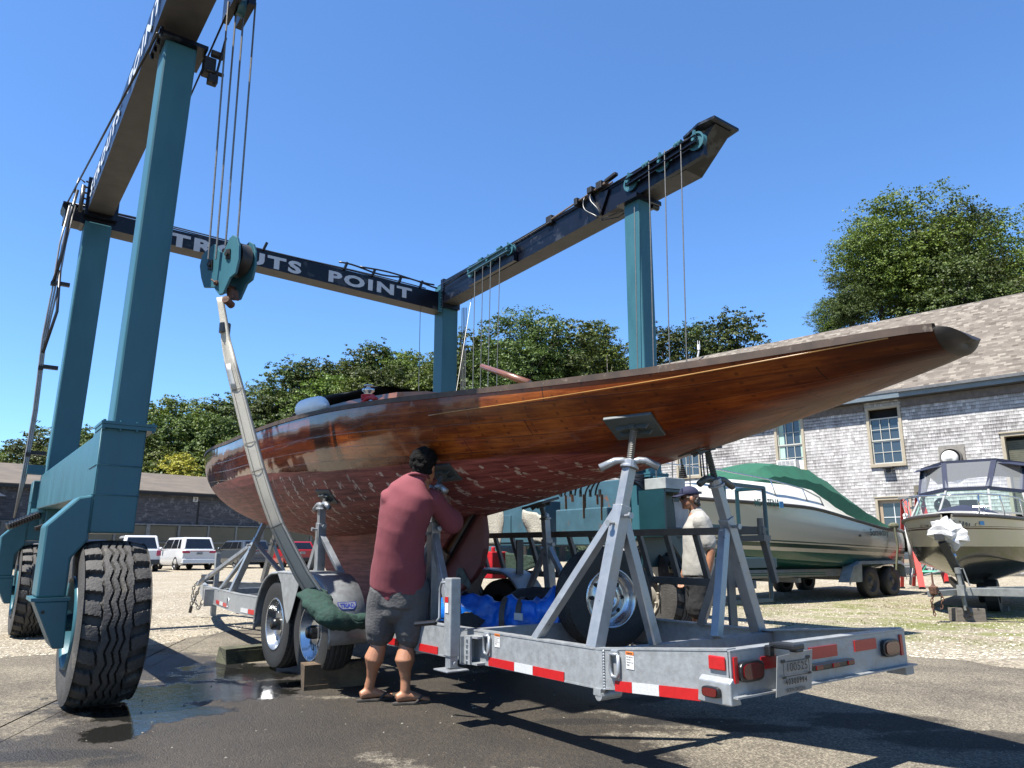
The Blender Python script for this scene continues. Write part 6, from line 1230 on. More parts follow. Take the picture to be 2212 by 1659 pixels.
# door step with a tread plate and a coiled green hose
st_ = thing('metal_step', 'grey tread-plate ramp at the foot of the tan door', 'ramp', wp(dr[0], .2, -.6)); m = MB(); sA, sB = dr[0] - .15, dr[1] + .25; m.hexa([wp(sA, .2, -1.3), wp(sB, .2, -1.3), wp(sB, .2, -.1), wp(sA, .2, -.1), wp(sA, .24, -1.3), wp(sB, .24, -1.3), wp(sB, .62, -.1), wp(sA, .62, -.1)]); m.build('tread_plate', mat('tread_plate', (.22, .22, .21), .45, metal=.5, var=.5, vscale=60), st_, bevel=.01)
m = MB(); c = wl(2000, 1236, -1.2); c.z = .24; pts = []
for i in range(150): a = i * .35; r_ = .35 + .10 * math.sin(i * .37) + .0015 * i; pts.append(c + WD_ * math.cos(a) * r_ * 1.5 + WN_ * math.sin(a) * r_ + E3 * (.02 + .0006 * i))
m.tube(pts, .018, 6); m.tube([pts[-1], c + WN_ * 1.0 + E3 * .6, c + WN_ * 1.08 + E3 * 1.2], .018, 6); tag(m.build('garden_hose', mat('mint_hose', (.06, .42, .26), .5), None, smooth=True), 'coiled green garden hose lying under the building wall by the red ladder', 'hose')
wpst = thing('wall_tap', 'white standpipe rising against the shingle wall behind the ladder', 'tap', wl(2013, 1230, -.1)); m = MB(); c = wpst.location; m.tube([c, c + E3 * 1.2], .03, 8); m.box(c + E3 * 1.22, (.10, .08, .07), WD_, WN_, E3); m.build('pipe', WHITEP, wpst)
# ---------------------------------------------------------------- parked cars
GLASSC = mat('dark_car_glass', (.010, .012, .015), .07, coat=.6); LIT = mat('car_tail_light', (.30, .008, .012), .15, coat=.6, var=.2); PLT = mat('car_plate', (.40, .42, .42), .5, var=.15, vscale=20); CT = mat('car_tyre', (.018, .018, .018), .7); ALW = mat('dark_alloy', (.06, .06, .065), .3, metal=.8)
def paint(name, col, metal=0.0): return mat(name, col, .28, metal=metal, var=.03, coat=.7)
def car(px, gy, heading, pm, label, name='parked_car', L_=4.9, Wc=1.93, H=1.78, kind='suv', trim=None, plate='', silver=False, rack=False, lights='wide', group='cars parked in front of the shed'):
    c = onz(px, gy); root = thing(name, label, 'car', c, group, 0); fx, fy = az(heading), az(heading + 90)     # fx forward, fy right
    P = lambda x, y, z: c + fx * x + fy * y + E3 * z
    # rear face at x = 0, front at L
    sag = .34 if kind == 'suv' else .30; b = MB(); hw = Wc / 2
    prof = [(.02, .42), (-.02, .62), (.04, .98), (.10, 1.08)]     # rear contour (x, z)
    # body shell: cross sections along the length (x, half width, belt z, bottom z)
    secs = [(.0, .90, .62, .40), (.0, .93, 1.02, .34), (.25, 1.0, 1.10, .28), (1.0, 1.0, 1.10, .26), (2.4, 1.0, 1.08, .26), (3.4, 1.0, 1.04, .26), (4.2, .99, .98, .27), (L_ - .15, .93, .88, .30), (L_, .80, .74, .40)]
    rows = []
    for (x, f, zt, zb_) in secs:
        h = hw * f; rows.append([P(x, -h * .93, zb_), P(x, -h, zb_ + .14), P(x, -h, (zt + zb_) / 2 + .05), P(x, -h * .965, zt), P(x, -h * .80, zt + .05), P(x, h * .80, zt + .05), P(x, h * .965, zt), P(x, h, (zt + zb_) / 2 + .05), P(x, h, zb_ + .14), P(x, h * .93, zb_)])
    b.grid(rows); b.add(rows[0] + rows[-1], [tuple(range(10)), tuple(range(19, 9, -1))]); b.build('body', pm, root, smooth=True, bevel=.0).modifiers.new('e', 'EDGE_SPLIT').split_angle = R(38)
    rt = .78 if kind == 'suv' else .72; x0, x1, x2, x3 = (.14, .48, 3.0, 3.75) if kind == 'suv' else (.0 + .75, 1.35, 2.6, 3.6)
    b = MB(); zb_ = 1.10; lo = [P(x0, -hw * .92, zb_), P(x3, -hw * .92, zb_ - .03), P(x3, hw * .92, zb_ - .03), P(x0, hw * .92, zb_)]; hi = [P(x1, -hw * rt, H), P(x2, -hw * rt, H), P(x2, hw * rt, H), P(x1, hw * rt, H)]
    b.hexa([lo[0], lo[1], lo[2], lo[3], hi[0], hi[1], hi[2], hi[3]]); b.build('cabin', pm, root, bevel=.07)
    def pane(quad, nm='window', m=GLASSC, dd=.012):
        q = [Vector(p) for p in quad]; n_ = (q[1] - q[0]).cross(q[3] - q[0]).normalized(); mb = MB(); mb.prism([p + n_ * dd for p in q], -n_ * .02); mb.build(nm, m, root)
    A, Bq, Cq, D = lo[3], lo[0], hi[0], hi[3]     # rear face: right-low, left-low, left-high, right-high seen from behind
    ip = lambda a, b_, c_, d_, u, v: (a.lerp(b_, u)).lerp(d_.lerp(c_, u), v)
    rq = [ip(Bq, A, D, Cq, u, v) for u, v in ((.07, .10), (.93, .10), (.90, .86), (.10, .86))]; pane(rq, 'rear_window')
    for s in (0, 1):
        if s == 0: a, b_, c_, d_ = lo[1], lo[0], hi[0], hi[1]
        else: a, b_, c_, d_ = lo[3], lo[2], hi[2], hi[3]
        cuts_ = [(.05, .44), (.46, .74), (.77, .90)] if s == 0 else [(.10, .23), (.26, .54), (.56, .95)]
        for (u0, u1) in cuts_:
            q = [ip(a, b_, c_, d_, u, v) for u, v in ((u0, .12), (u1, .12), (u1 - .01, .82), (u0 + .01, .82))]; pane(q, 'side_window')
    fq = [ip(lo[2], lo[1], hi[1], hi[2], u, v) for u, v in ((.06, .1), (.94, .1), (.92, .9), (.08, .9))]; pane(fq, 'windscreen')
    tl = [(-.90, -.52, .92, 1.05), (.52, .90, .92, 1.05)] if lights == 'wide' else [(-.93, -.72, .80, 1.08), (.72, .93, .80, 1.08)]
    for (a, b_, z0, z1) in tl: m = MB(); m.hexa([P(-.03, a * hw / .965, z0), P(-.03, b_ * hw / .965, z0), P(.12, b_ * hw / .965, z0), P(.12, a * hw / .965, z0), P(.0, a * hw / .965, z1), P(.0, b_ * hw / .965, z1), P(.12, b_ * hw / .965, z1), P(.12, a * hw / .965, z1)]); m.build('tail_light', LIT, root, bevel=.02)
    if lights == 'wide': m = MB(); m.hexa([P(-.02, -.5, 1.02), P(-.02, .5, 1.02), P(.05, .5, 1.02), P(.05, -.5, 1.02), P(-.015, -.5, 1.055), P(-.015, .5, 1.055), P(.05, .5, 1.055), P(.05, -.5, 1.055)]); m.build('light_bar', LIT, root)
    m = MB(); m.hexa([P(-.028, -.16, .84), P(-.028, .16, .84), P(.0, .16, .84), P(.0, -.16, .84), P(-.02, -.16, .98), P(-.02, .16, .98), P(.0, .16, .98), P(.0, -.16, .98)]); pl_ = m.build('licence_plate', PLT, root)
    if plate: text(plate, pl_, INK, P(-.035, -.12, .87), fy, E3, .07, .24, bold=.03)
    m = MB(); m.hexa([P(-.06, -hw * .93, .36), P(-.06, hw * .93, .36), P(.3, hw * .99, .36), P(.3, -hw * .99, .36), P(-.05, -hw * .92, .62), P(-.05, hw * .92, .62), P(.3, hw * .99, .62), P(.3, -hw * .99, .62)]); m.build('bumper', trim or pm, root, bevel=.04)
    for x in (.95, L_ - .95):
        for s in (-1, 1):
            m = MB(); m.lathe(P(x, s * (hw - .12), .37), fy * s, [(-.1, .2), (-.1, .36), (-.07, .375), (.10, .375), (.125, .35), (.125, .26)], 22); w_ = m.build('wheel', CT, root, smooth=True); m = MB(); m.lathe(P(x, s * (hw - .12), .37), fy * s, [(.122, .26), (.10, .24), (.06, .22), (.09, .06), (.09, 0)], 22); m.build('rim', ALW if not silver else CHROME, w_)
            m = MB(); m.lathe(P(x, s * (hw - .05), .37), fy * s, [(.055, .44), (.057, .40), (.0, .37)], 20, R(-15), R(195), ref=fx); m.build('arch', BLKPL, root)
    for s in (-1, 1): m = MB(); m.sphere(P(3.25, s * (hw + .10), 1.16), (.10, .12, .09), 8, 6); m.build('mirror', pm, root, smooth=True)
    m = MB(); m.tube([P(.0, hw * .6, .36), P(.1, hw * .6, .36)], .05, 8); m.build('exhaust', CHROME, root)
    if rack:
        for s in (-1, 1): m = MB(); m.tube([P(.7, s * .62, H + .04), P(2.8, s * .62, H + .04)], .022, 6); m.build('roof_rail', BLKPL, root)
    return root
WHT, DGR, RDC, BLK, SLV, DKG = paint('white_car_paint', (.74, .75, .76)), paint('slate_car_paint', (.075, .09, .11), .3), paint('red_car_paint', (.42, .012, .02)), paint('black_car_paint', (.012, .012, .014)), paint('silver_car_paint', (.40, .41, .42), .3), paint('dark_green_car_paint', (.012, .03, .03))
car(428, 1232, -42, WHT, 'white SUV with full-width red tail lights, seen from behind nearest the yard', plate='3261 JU', rack=False)
car(300, 1236, -33, WHT, 'white SUV with tall corner lights and black lower bumper beside the big tyre', lights='tall', trim=BLKPL, H=1.82, plate='3 310')
car(330, 1212, -36, WHT, 'white van roof showing between the two white SUVs, parked behind them', lights='tall', H=1.95)
car(555, 1228, -44, DGR, 'slate grey SUV with sloping rear window beside the front trailer post', H=1.66, L_=4.6, plate='26')
car(480, 1206, -40, DGR, 'dark SUV with roof rails half hidden behind the slate grey SUV', H=1.75, rack=True)
car(652, 1226, -38, RDC, 'bright red hatchback SUV seen between the sling and the keel', H=1.62, L_=4.5, trim=BLKPL, plate='9651', lights='tall')
car(610, 1206, -36, RDC, 'darker red car partly hidden behind the leaning sling and red SUV', H=1.5, kind='suv')
car(715, 1222, -38, DKG, 'dark green car showing only its tail beside the yacht keel', H=1.6)
car(192, 1236, -40, BLK, 'black car seen between the teal fork and big tyre', H=1.6, plate='679')
car(112, 1228, -42, SLV, 'grey car seen under the far left girder of the hoist', H=1.5)
car(6, 1226, -50, SLV, 'silver pickup with white camper top at the left edge', 'parked_pickup', H=2.0, L_=5.3, silver=True)
car(40, 1202, 10, BLK, 'black car behind the silver pickup at the left edge', H=1.5)
# ---------------------------------------------------------------- motor boats on trailers at the right
GEL = mat('cream_gelcoat', (.62, .52, .36), .25, var=.04, coat=.5); GELW = mat('white_gelcoat', (.78, .76, .68), .3, var=.03, coat=.4); GRB = mat('green_bottom_paint', (.008, .11, .075), .4, var=.2, vscale=3, coat=.2); CANV = mat('green_canvas', (.005, .10, .052), .85, var=.18, vscale=4, bump=.25, bscale=6)
DST = mat('dark_green_stripe', (.02, .045, .03), .3); RUB = mat('dark_rub_rail', (.05, .04, .035), .5)
def hullloft(O, ax, sd_, tab, zoff=0.0):
    """tab: (x from stern, half beam sheer, z sheer, half chine, z chine, z keel); returns rows of points near side sheer->keel->far side"""
    rows = []
    for (x, hs, zs_, hc, zc, zk) in tab:
        c = O + ax * x; L_ = []
        for q in [0, .12, .3, .5, .7, .88, 1]: f = lerp(hs, hc, q); bulge = .06 * math.sin(q * math.pi); L_.append((f + bulge * hc, lerp(zs_, zc, q)))
        L_ += [(hc * .96, zc - .03), (hc * .5, lerp(zc, zk, .55)), (0.0, zk)]
        rows.append([c + sd_ * a + E3 * z for a, z in L_] + [c - sd_ * a + E3 * z for a, z in L_[:-1][::-1]])
    return rows
def motorboat(nm, label, O, ax, sd_, tab, mats, bands):
    root = thing(nm, label, 'boat', Vector((O.x, O.y, 0))); n = 4; T = []
    for i in range(len(tab) - 1):
        for k in range(n): t = k / n; T.append(tuple(smooth_interp([(j, tab[j][c]) for j in range(len(tab))], i + t) for c in range(6)))
    T.append(tab[-1]); rows = hullloft(O, ax, sd_, T); b = MB(); b.grid(rows); k = len(rows[0]); b.add(rows[0], [tuple(range(k))])
    o = b.build('hull', mats[0], root, smooth=True); e = o.modifiers.new('e', 'EDGE_SPLIT'); e.split_angle = R(35); return root, T, rows
def heightmat(name, stops):
    """paint changes at fixed heights on the hull, as boot stripes do (height from a vertex attribute)"""
    m = bpy.data.materials.new(name); m.use_nodes = True; nt = m.node_tree; b = nt.nodes['Principled BSDF']; a = nd(nt, 'ShaderNodeAttribute'); a.attribute_name = 'band'
    rp = nd(nt, 'ShaderNodeValToRGB'); rp.color_ramp.interpolation = 'CONSTANT'; nt.links.new(a.outputs['Fac'], rp.inputs[0]); e = rp.color_ramp.elements; e[0].position = 0; e[0].color = c4(stops[0][1]); e[1].position = stops[1][0]; e[1].color = c4(stops[1][1])
    for p, c in stops[2:]: e.new(p).color = c4(c)
    n = nd(nt, 'ShaderNodeTexNoise', Scale=1.5, Detail=5.0); mx = nd(nt, 'ShaderNodeMix', data_type='RGBA', blend_type='MULTIPLY'); mx.inputs[0].default_value = .35; nt.links.new(rp.outputs[0], mx.inputs[6]); nt.links.new(n.outputs['Fac'], mx.inputs[7]); 
    h = nd(nt, 'ShaderNodeMath', operation='MULTIPLY_ADD'); h.inputs[1].default_value = .5; h.inputs[2].default_value = .75; nt.links.new(n.outputs['Fac'], h.inputs[0]); nt.links.new(h.outputs[0], mx.inputs[7]); nt.links.new(mx.outputs[2], b.inputs['Base Color'])
    b.inputs['Roughness'].default_value = .25; b.inputs['Coat Weight'].default_value = .4; return m
def setband(o, f):
    at_ = o.data.attributes.new('band', 'FLOAT', 'POINT'); off = o.parent.location
    for i, v in enumerate(o.data.vertices): at_.data[i].value = f(v.co + off)
# cabin cruiser under green canvas: lies along E2, bow to the left, near side facing -E1
UC = 4.0; O1 = A0 + E1 * UC + E2 * 18.35; ax1 = -E2; sd1 = -E1
tab1 = [(0, 1.12, 1.56, 1.05, .80, .52), (1.2, 1.22, 1.63, 1.12, .78, .46), (2.6, 1.26, 1.80, 1.14, .80, .42), (4.2, 1.26, 2.0, 1.10, .86, .42), (5.8, 1.18, 2.05, .95, .96, .48), (7.2, .85, 2.10, .55, 1.12, .62), (8.3, .40, 2.16, .18, 1.38, .95), (9.0, .05, 2.22, .02, 1.7, 1.4)]
HM1 = heightmat('cruiser_hull_paint', [(0, (.004, .062, .044)), (.455, (.46, .39, .28)), (.50, (.015, .035, .025)), (.545, (.46, .39, .28)), (.56, (.04, .06, .045)), (.575, (.40, .36, .27))])
cr, T1_, rows1 = motorboat('cabin_cruiser', 'cream and green cabin cruiser under a green canvas cover, on a trailer beside the building', O1, ax1, sd1, tab1, [HM1], None)
hl = cr.children[0]; setband(hl, lambda P: ((P.z - .5 - .03 * ((P - O1).dot(ax1))) / 1.6 * .9 + .22))
b = MB()
for s in (1, -1):
    rr = []
    for (x, hs, z, hc, zc, zk) in T1_: c = O1 + ax1 * x + sd1 * s * hs; rr.append([c + E3 * (z - .05), c + sd1 * s * .045 + E3 * (z - .025), c + sd1 * s * .045 + E3 * (z + .01), c + E3 * (z + .03)])
    b.grid(rr)
b.build('rub_rail', RUB, cr)
b = MB(); rr = []
for (x, hs, z, hc, zc, zk) in T1_:
    f = min(1, max(0, (x - 2.0) / 1.6)); h_ = .05 + .42 * f * (1 if x < 6.2 else max(0, 1 - (x - 6.2) / 3.2)); c = O1 + ax1 * x
    rr.append([c + sd1 * hs * q + E3 * (z + .02 + h_ * w_) for q, w_ in ((1, 0), (.93, .25), (.80, .95), (.4, 1.08), (0, 1.12), (-.4, 1.08), (-.80, .95), (-.93, .25), (-1, 0))])
b.grid(rr); b.build('deck', GELW, cr, smooth=True)
cv = MB(); CP = lambda x, q, z: O1 + ax1 * x + sd1 * q + E3 * z
cs_ = [(-.05, 1.0, 1.60, 1.62), (.6, 1.12, 1.64, 1.72), (1.3, 1.16, 1.70, 2.02), (2.0, 1.14, 1.78, 2.38), (2.7, 1.10, 1.92, 2.72), (3.4, 1.05, 2.12, 2.96), (3.9, 1.0, 2.22, 3.02), (4.7, .96, 2.30, 3.02), (5.05, .95, 2.33, 2.96), (5.8, .9, 2.38, 2.66), (6.2, .86, 2.41, 2.47)]
rr = []
for i, (x, hw_, z0, z1) in enumerate(cs_):
    for t in ((0, .5) if i < len(cs_) - 1 else (0,)):
        n_ = cs_[min(i + 1, len(cs_) - 1)]; X_, H_, a, c_ = (lerp(p, q, t) for p, q in zip((x, hw_, z0, z1), n_)); sag = -.03 if t else 0
        rr.append([CP(X_, H_ * 1.02, a - .02), CP(X_, H_ * .98, lerp(a, c_, .55) + sag), CP(X_, H_ * .72, c_ - .03 + sag), CP(X_, H_ * .3, c_ + .03 + sag), CP(X_, 0, c_ + .05), CP(X_, -H_ * .3, c_ + .03), CP(X_, -H_ * .72, c_ - .03), CP(X_, -H_ * .98, lerp(a, c_, .55)), CP(X_, -H_ * 1.02, a - .02)])
cv.grid(rr); o = cv.build('canvas_cover', CANV, cr, smooth=True); o.modifiers.new('e', 'EDGE_SPLIT').split_angle = R(24)
b = MB()
for s in (1, -1):
    rl = [CP(x, s * interp([(t[0], t[1]) for t in tab1], x) * .93, z) for x, z in ((3.55, 1.98), (3.75, 2.25), (4.4, 2.42), (5.5, 2.56), (7.0, 2.72), (8.2, 2.80), (8.9, 2.84))]; b.tube(rl, .016, 6)
    for i, zz in ((2, 2.03), (3, 2.06), (4, 2.10), (5, 2.16)): p = rl[i]; b.tube([p, Vector((p.x, p.y, zz)) + ax1 * -.25], .013, 6)
b.build('bow_rail', CHROME, cr, smooth=True)
rp_ = lambda x, z, d=.03: O1 + ax1 * x + sd1 * (interp([(t[0], t[1]) for t in tab1], x) + .07 + d) + E3 * z
GTX = mat('green_boat_lettering', (.01, .12, .08), .4)
a_, b_ = Up(1583, 1079, 2.66), Up(1682, 1089, 2.66)
DK = sd1 * 1.29
pA, pB = Up(1583 + 49, 1089, 2.70), Up(1678, 1095, 2.70)
def side_text(t, xa, xb, y, hgt_, mt, u_, name='registration'):
    a, b__ = Up(xa, y, u_), Up(xb, y, u_); text(t, cr, mt, a, (b__ - a), E3, hgt_, (b__ - a).length, name=name, bold=.03, depth=.006)
m = MB(); q0 = [Up(1575, 1062, 2.70), Up(1700, 1074, 2.70)]; 
side_text('ME 1175NA', 1630, 1684, 1094, .15, GTX, 2.66); side_text('Someday', 1880, 1920, 1162, .22, mat('olive_boat_name', (.08, .09, .05), .5), 2.66, 'boat_name')
m = MB(); c = Up(1688, 1090, 2.66); m.box(c, (.14, .01, .13), E2, E1, E3); m.build('sticker', mat('blue_sticker', (.05, .30, .60), .4), cr)
m = MB(); c = Up(1858, 1157, 2.68); m.box(c, (.08, .02, .05), E2, E1, E3); m.build('hull_vent', BLKPL, cr)
m = MB(); m.prism([CP(-.02, q, z) for q, z in ((-1.1, 1.5), (1.1, 1.5), (1.05, .8), (0, .5), (-1.05, .8))], -ax1 * .03); m.build('transom_panel', GEL, cr); m = MB(); m.bar(CP(-.06, 1.1, 1.56), CP(-.16, 1.1, 1.05), .09, .07); m.bar(CP(-.06, 1.1, 1.56), CP(.5, 1.2, 1.62), .07, .06); m.build('transom_rub_strip', BLKPL, cr)
m = MB(); m.tube([CP(.75, 1.30, 1.72), CP(.76, 1.34, 1.2), CP(.85, 1.28, .62)], .028, 6); m.sphere(CP(.72, 1.28, 1.68), (.14, .08, .08), 8, 6); m.build('tie_down_strap', mat('olive_strap', (.12, .12, .07), .8), cr)
# its trailer
ALU = mat('dull_aluminium', (.42, .42, .40), .5, metal=.4, var=.15)
t1 = thing('cruiser_trailer', 'aluminium tandem trailer with green stripes carrying the cabin cruiser', 'boat trailer', O1 + ax1 * 2)
b = MB()
for q in (1.0, -1.0): b.hexa([CP(-.6, q - .04, .50), CP(-.6, q + .04, .50), CP(8.5, q * .7 + .04, .52), CP(8.5, q * .7 - .04, .52), CP(-.6, q - .04, .66), CP(-.6, q + .04, .66), CP(8.5, q * .7 + .04, .70), CP(8.5, q * .7 - .04, .70)])
for x in (0, 2.2, 4.4, 6.6): b.hexa([CP(x, -.95, .40), CP(x, .95, .40), CP(x + .1, .95, .40), CP(x + .1, -.95, .40), CP(x, -.95, .5), CP(x, .95, .5), CP(x + .1, .95, .5), CP(x + .1, -.95, .5)])
b.build('frame', ALU, t1, bevel=.008)
b = MB()
for z in (.56, .60): b.hexa([CP(3.6, .96 + .08, z), CP(3.6, 1.0 + .065, z), CP(8.4, .77, z + .02), CP(8.4, .74, z + .02), CP(3.6, 1.04, z + .02), CP(3.6, 1.065, z + .02), CP(8.4, .77, z + .04), CP(8.4, .74, z + .04)])
b.build('stripe', GTX, t1)
for x in (.95, 1.95):
    for s in (1, -1):
        c = CP(x, s * 1.12, .36); m = MB(); m.lathe(c, sd1 * s, [(-.1, .2), (-.1, .34), (-.07, .36), (.08, .36), (.11, .34), (.11, .22)], 26); w_ = m.build('wheel', TY, t1, smooth=True); m = MB(); m.lathe(c, sd1 * s, [(.108, .22), (.08, .20), (.05, .17), (.07, .10), (.11, .06), (.11, 0)], 20); m.build('rim', mat('dirty_rim', (.09, .09, .09), .5, metal=.4), w_)
for s in (1, -1):
    m = MB(); P4_ = [(.35, .45), (.40, .78), (.60, .84), (2.4, .84), (2.75, .72), (3.0, .38)]; rows = [[CP(x, s * 1.0, z), CP(x, s * 1.26, z), CP(x, s * 1.27, z - .07)] for x, z in P4_]; m.grid(rows); m.build('fender', mat('pale_fender', (.32, .37, .38), .5), t1, solid=.012)
m = MB(); m.prism([CP(x, 1.262, z) for x, z in ((2.38, .82), (2.78, .72), (3.02, .38), (2.45, .38))], sd1 * .006); m.build('fender_skirt', mat('pale_fender', (.3, .3, .3)), t1)
m = MB(); c = CP(-.15, 1.20, .3); m.tube([c + E3 * .35, c + E3 * 1.62 + ax1 * .04], .055, 10); m.sphere(c + E3 * 1.65 + ax1 * .04, .065, 10, 6); m.bar(c - E3 * .05 + ax1 * .2, c + E3 * .4, .05, .05); m.build('guide_post', WHITEP, t1, smooth=True)
m = MB(); m.box(CP(1.0, 1.12, .015), (.7, .22, .03), ax1, sd1, E3); tag(m.build('wheel_plank', mat('old_plank', (.25, .21, .15), .9)), 'thin wooden plank under the cruiser trailer wheels', 'plank')
# open runabout ME 7161 F, nearly bow on
ax2 = az(38); sd2 = az(128); O2 = Vector((7.22, 12.3, 0)) - ax2 * .1; BO = O2 + ax2 * 6.6      # stern point
tab2 = [(0, 1.15, 1.60, 1.10, .85, .50), (2.0, 1.18, 1.60, 1.12, .84, .46), (3.6, 1.12, 1.61, 1.0, .86, .46), (4.8, .98, 1.63, .74, .92, .50), (5.6, .78, 1.645, .45, 1.02, .58), (6.2, .50, 1.66, .20, 1.16, .74), (6.5, .27, 1.665, .07, 1.30, .95), (6.66, .07, 1.67, .01, 1.45, 1.2)]
HM2 = heightmat('runabout_hull_paint', [(0, (.010, .009, .008)), (.52, (.38, .335, .25)), (.745, (.05, .018, .018)), (.765, (.40, .36, .28)), (.775, (.04, .018, .018)), (.782, (.40, .36, .28))])
rb, T2r, rows2 = motorboat('runabout', 'cream runabout with blue canopy and clear curtains, bow toward the camera at the right edge', BO, -ax2, sd2, tab2, [HM2], None)
setband(rb.children[0], lambda P: (P.z - .5) / 1.25 * 1.0 - .03 * (6.6 - (BO - P).dot(ax2) * 1.0) * .0 + .0)
b = MB()
for s in (1, -1):
    rr = []
    for (x, hs, z, hc, zc, zk) in T2r: c = BO - ax2 * x + sd2 * s * hs; rr.append([c + E3 * (z - .045), c + sd2 * s * .04 - ax2 * .0 + E3 * (z - .025), c + sd2 * s * .04 + E3 * (z + .0), c + E3 * (z + .02)])
    b.grid(rr)
b.build('rub_rail', RUB, rb)
NVC = mat('navy_canvas', (.010, .016, .045), .8, var=.25, vscale=6); 
b = MB(); b.grid([[BO - ax2 * x + sd2 * hs * q + E3 * (z + .02 + .10 * (1 - q * q) * min(1, (6.66 - x))) for q in (1, .7, .35, 0, -.35, -.7, -1)] for (x, hs, z, hc, zc, zk) in T2r]); b.build('deck', GELW, rb, smooth=True)
RP = lambda x, q, z: BO - ax2 * x + sd2 * q + E3 * z
b = MB(); b.grid([[RP(x, q * w_, 1.70 + h_ * (1 - q * q)) for q in (-1, -.5, 0, .5, 1)] for x, w_, h_ in ((5.6, .25, .06), (5.1, .5, .16), (4.6, .62, .22), (4.2, .66, .2))]); b.build('bow_cover', NVC, rb, smooth=True)
def glassmat(name, col, al, rough=.03):
    m = bpy.data.materials.new(name); m.use_nodes = True; nt = m.node_tree; g = nd(nt, 'ShaderNodeBsdfGlossy', Roughness=rough); t = nd(nt, 'ShaderNodeBsdfTransparent'); t.inputs[0].default_value = c4(col); d = nd(nt, 'ShaderNodeBsdfDiffuse'); d.inputs[0].default_value = (.55, .57, .58, 1)
    f = nd(nt, 'ShaderNodeFresnel', IOR=1.22); a = nd(nt, 'ShaderNodeMixShader'); a.inputs[0].default_value = .07; nt.links.new(t.outputs[0], a.inputs[1]); nt.links.new(g.outputs[0], a.inputs[2]); c = nd(nt, 'ShaderNodeMixShader'); c.inputs[0].default_value = al; nt.links.new(a.outputs[0], c.inputs[1]); nt.links.new(d.outputs[0], c.inputs[2]); nt.links.new(c.outputs[0], nt.nodes['Material Output'].inputs[0]); return m
WSH = glassmat('windscreen_glass', (.72, .93, .86), .03); VIN = glassmat('clear_vinyl', (.82, .82, .85), .14, .08)
wsb = [(3.2, 1.06, 1.70), (3.9, .98, 1.74), (4.35, .42, 1.80), (4.35, -.42, 1.80), (3.9, -.98, 1.74), (3.2, -1.06, 1.70)]; wst = [(2.5, .98, 2.14), (3.25, .88, 2.18), (3.62, .36, 2.25), (3.62, -.36, 2.25), (3.25, -.88, 2.18), (2.5, -.98, 2.14)]
frm = MB(); B_ = [RP(*q) for q in wsb]; T_ = [RP(*q) for q in wst]
for i in range(6): frm.bar(B_[i], T_[i], .035, .035)
for P_ in (B_, T_): [frm.bar(P_[i], P_[i + 1], .03, .03) for i in range(5)]
wf = frm.build('windscreen_frame', ALU, rb)
for i in range(5): m = MB(); m.add([B_[i], B_[i + 1], T_[i + 1], T_[i]], [(0, 1, 2, 3)]); m.build('windscreen_pane', WSH, rb)
tp_ = [(1.2, 1.0, 2.75), (2.35, .92, 2.82), (2.75, .45, 2.90), (2.75, -.45, 2.90), (2.35, -.92, 2.82), (1.2, -1.0, 2.75)]; K_ = [RP(*q) for q in tp_]
for i in range(5): m = MB(); m.add([T_[i] + E3 * .04, T_[i + 1] + E3 * .04, K_[i + 1], K_[i]], [(0, 1, 2, 3)]); m.build('clear_curtain', VIN, rb)
b = MB()
for i in range(6): b.bar(T_[i] + E3 * .02, K_[i], .09, .015, ax2)
for i in range(5): b.bar(T_[i] + E3 * .03, T_[i + 1] + E3 * .03, .05, .06); b.bar(K_[i], K_[i + 1], .06, .06)
b.grid([[RP(x, q, 2.78 + .13 * (1 - q * q) + dz) for q in (-1.02, -.7, -.35, 0, .35, .7, 1.02)] for x, dz in ((-.2, -.1), (.8, .0), (1.8, .03), (2.5, .02), (2.8, -.05))]); b.build('canopy', NVC, rb, solid=.01)
b = MB()
for s in (1, -1):
    rl = [RP(x, s * q, z) for x, q, z in ((3.9, 1.02, 1.66), (4.1, 1.0, 1.92), (5.0, .92, 1.98), (5.8, .70, 2.0), (6.3, .45, 2.0), (6.6, .16, 1.98))] + ([RP(6.66, 0, 1.98)])
    b.tube(rl, .014, 6)
    for i, (x, q) in ((2, (4.75, .93)), (3, (5.6, .72)), (4, (6.2, .42))): b.tube([rl[i], RP(x + .0, s * q, 1.68)], .012, 6)
b.build('bow_rail', CHROME, rb, smooth=True)
b = MB(); b.tube([RP(4.9, .2, 1.86), RP(4.9, .45, 1.86)], .015, 6); b.tube([RP(4.9, .26, 1.80), RP(4.9, .26, 1.86)], .012, 6); b.tube([RP(4.9, .39, 1.80), RP(4.9, .39, 1.86)], .012, 6); b.build('cleat', CHROME, rb)
b = MB(); b.sphere(RP(3.3, -.5, 1.98), (.16, .14, .16), 10, 8); b.box(RP(3.2, -.05, 2.0), (.3, .2, .16), sd2, ax2, E3); b.build('console', BLKPL, rb)
def hullpt(s, xpx, ypx):      # point on the runabout's side under a pixel, on the flared topside
    v = ray(xpx, ypx); v.normalize(); t = 6
    while t < 20:
        P = _C + v * t; q = BO - P; x = q.dot(ax2); sdv = (P - BO).dot(sd2)
        if 0 < x < 6.66:
            hs, zc, hc = (interp([(r_[0], r_[c]) for r_ in tab2], x) for c in (1, 4, 3)); zs_ = interp([(r_[0], r_[2]) for r_ in tab2], x); f = (zs_ - P.z) / (zs_ - zc)
            if 0 <= f <= 1 and abs(sdv) < lerp(hs, hc, f) + .06 * math.sin(f * math.pi) * hc: return P - v * .03
        t += .01
    return None
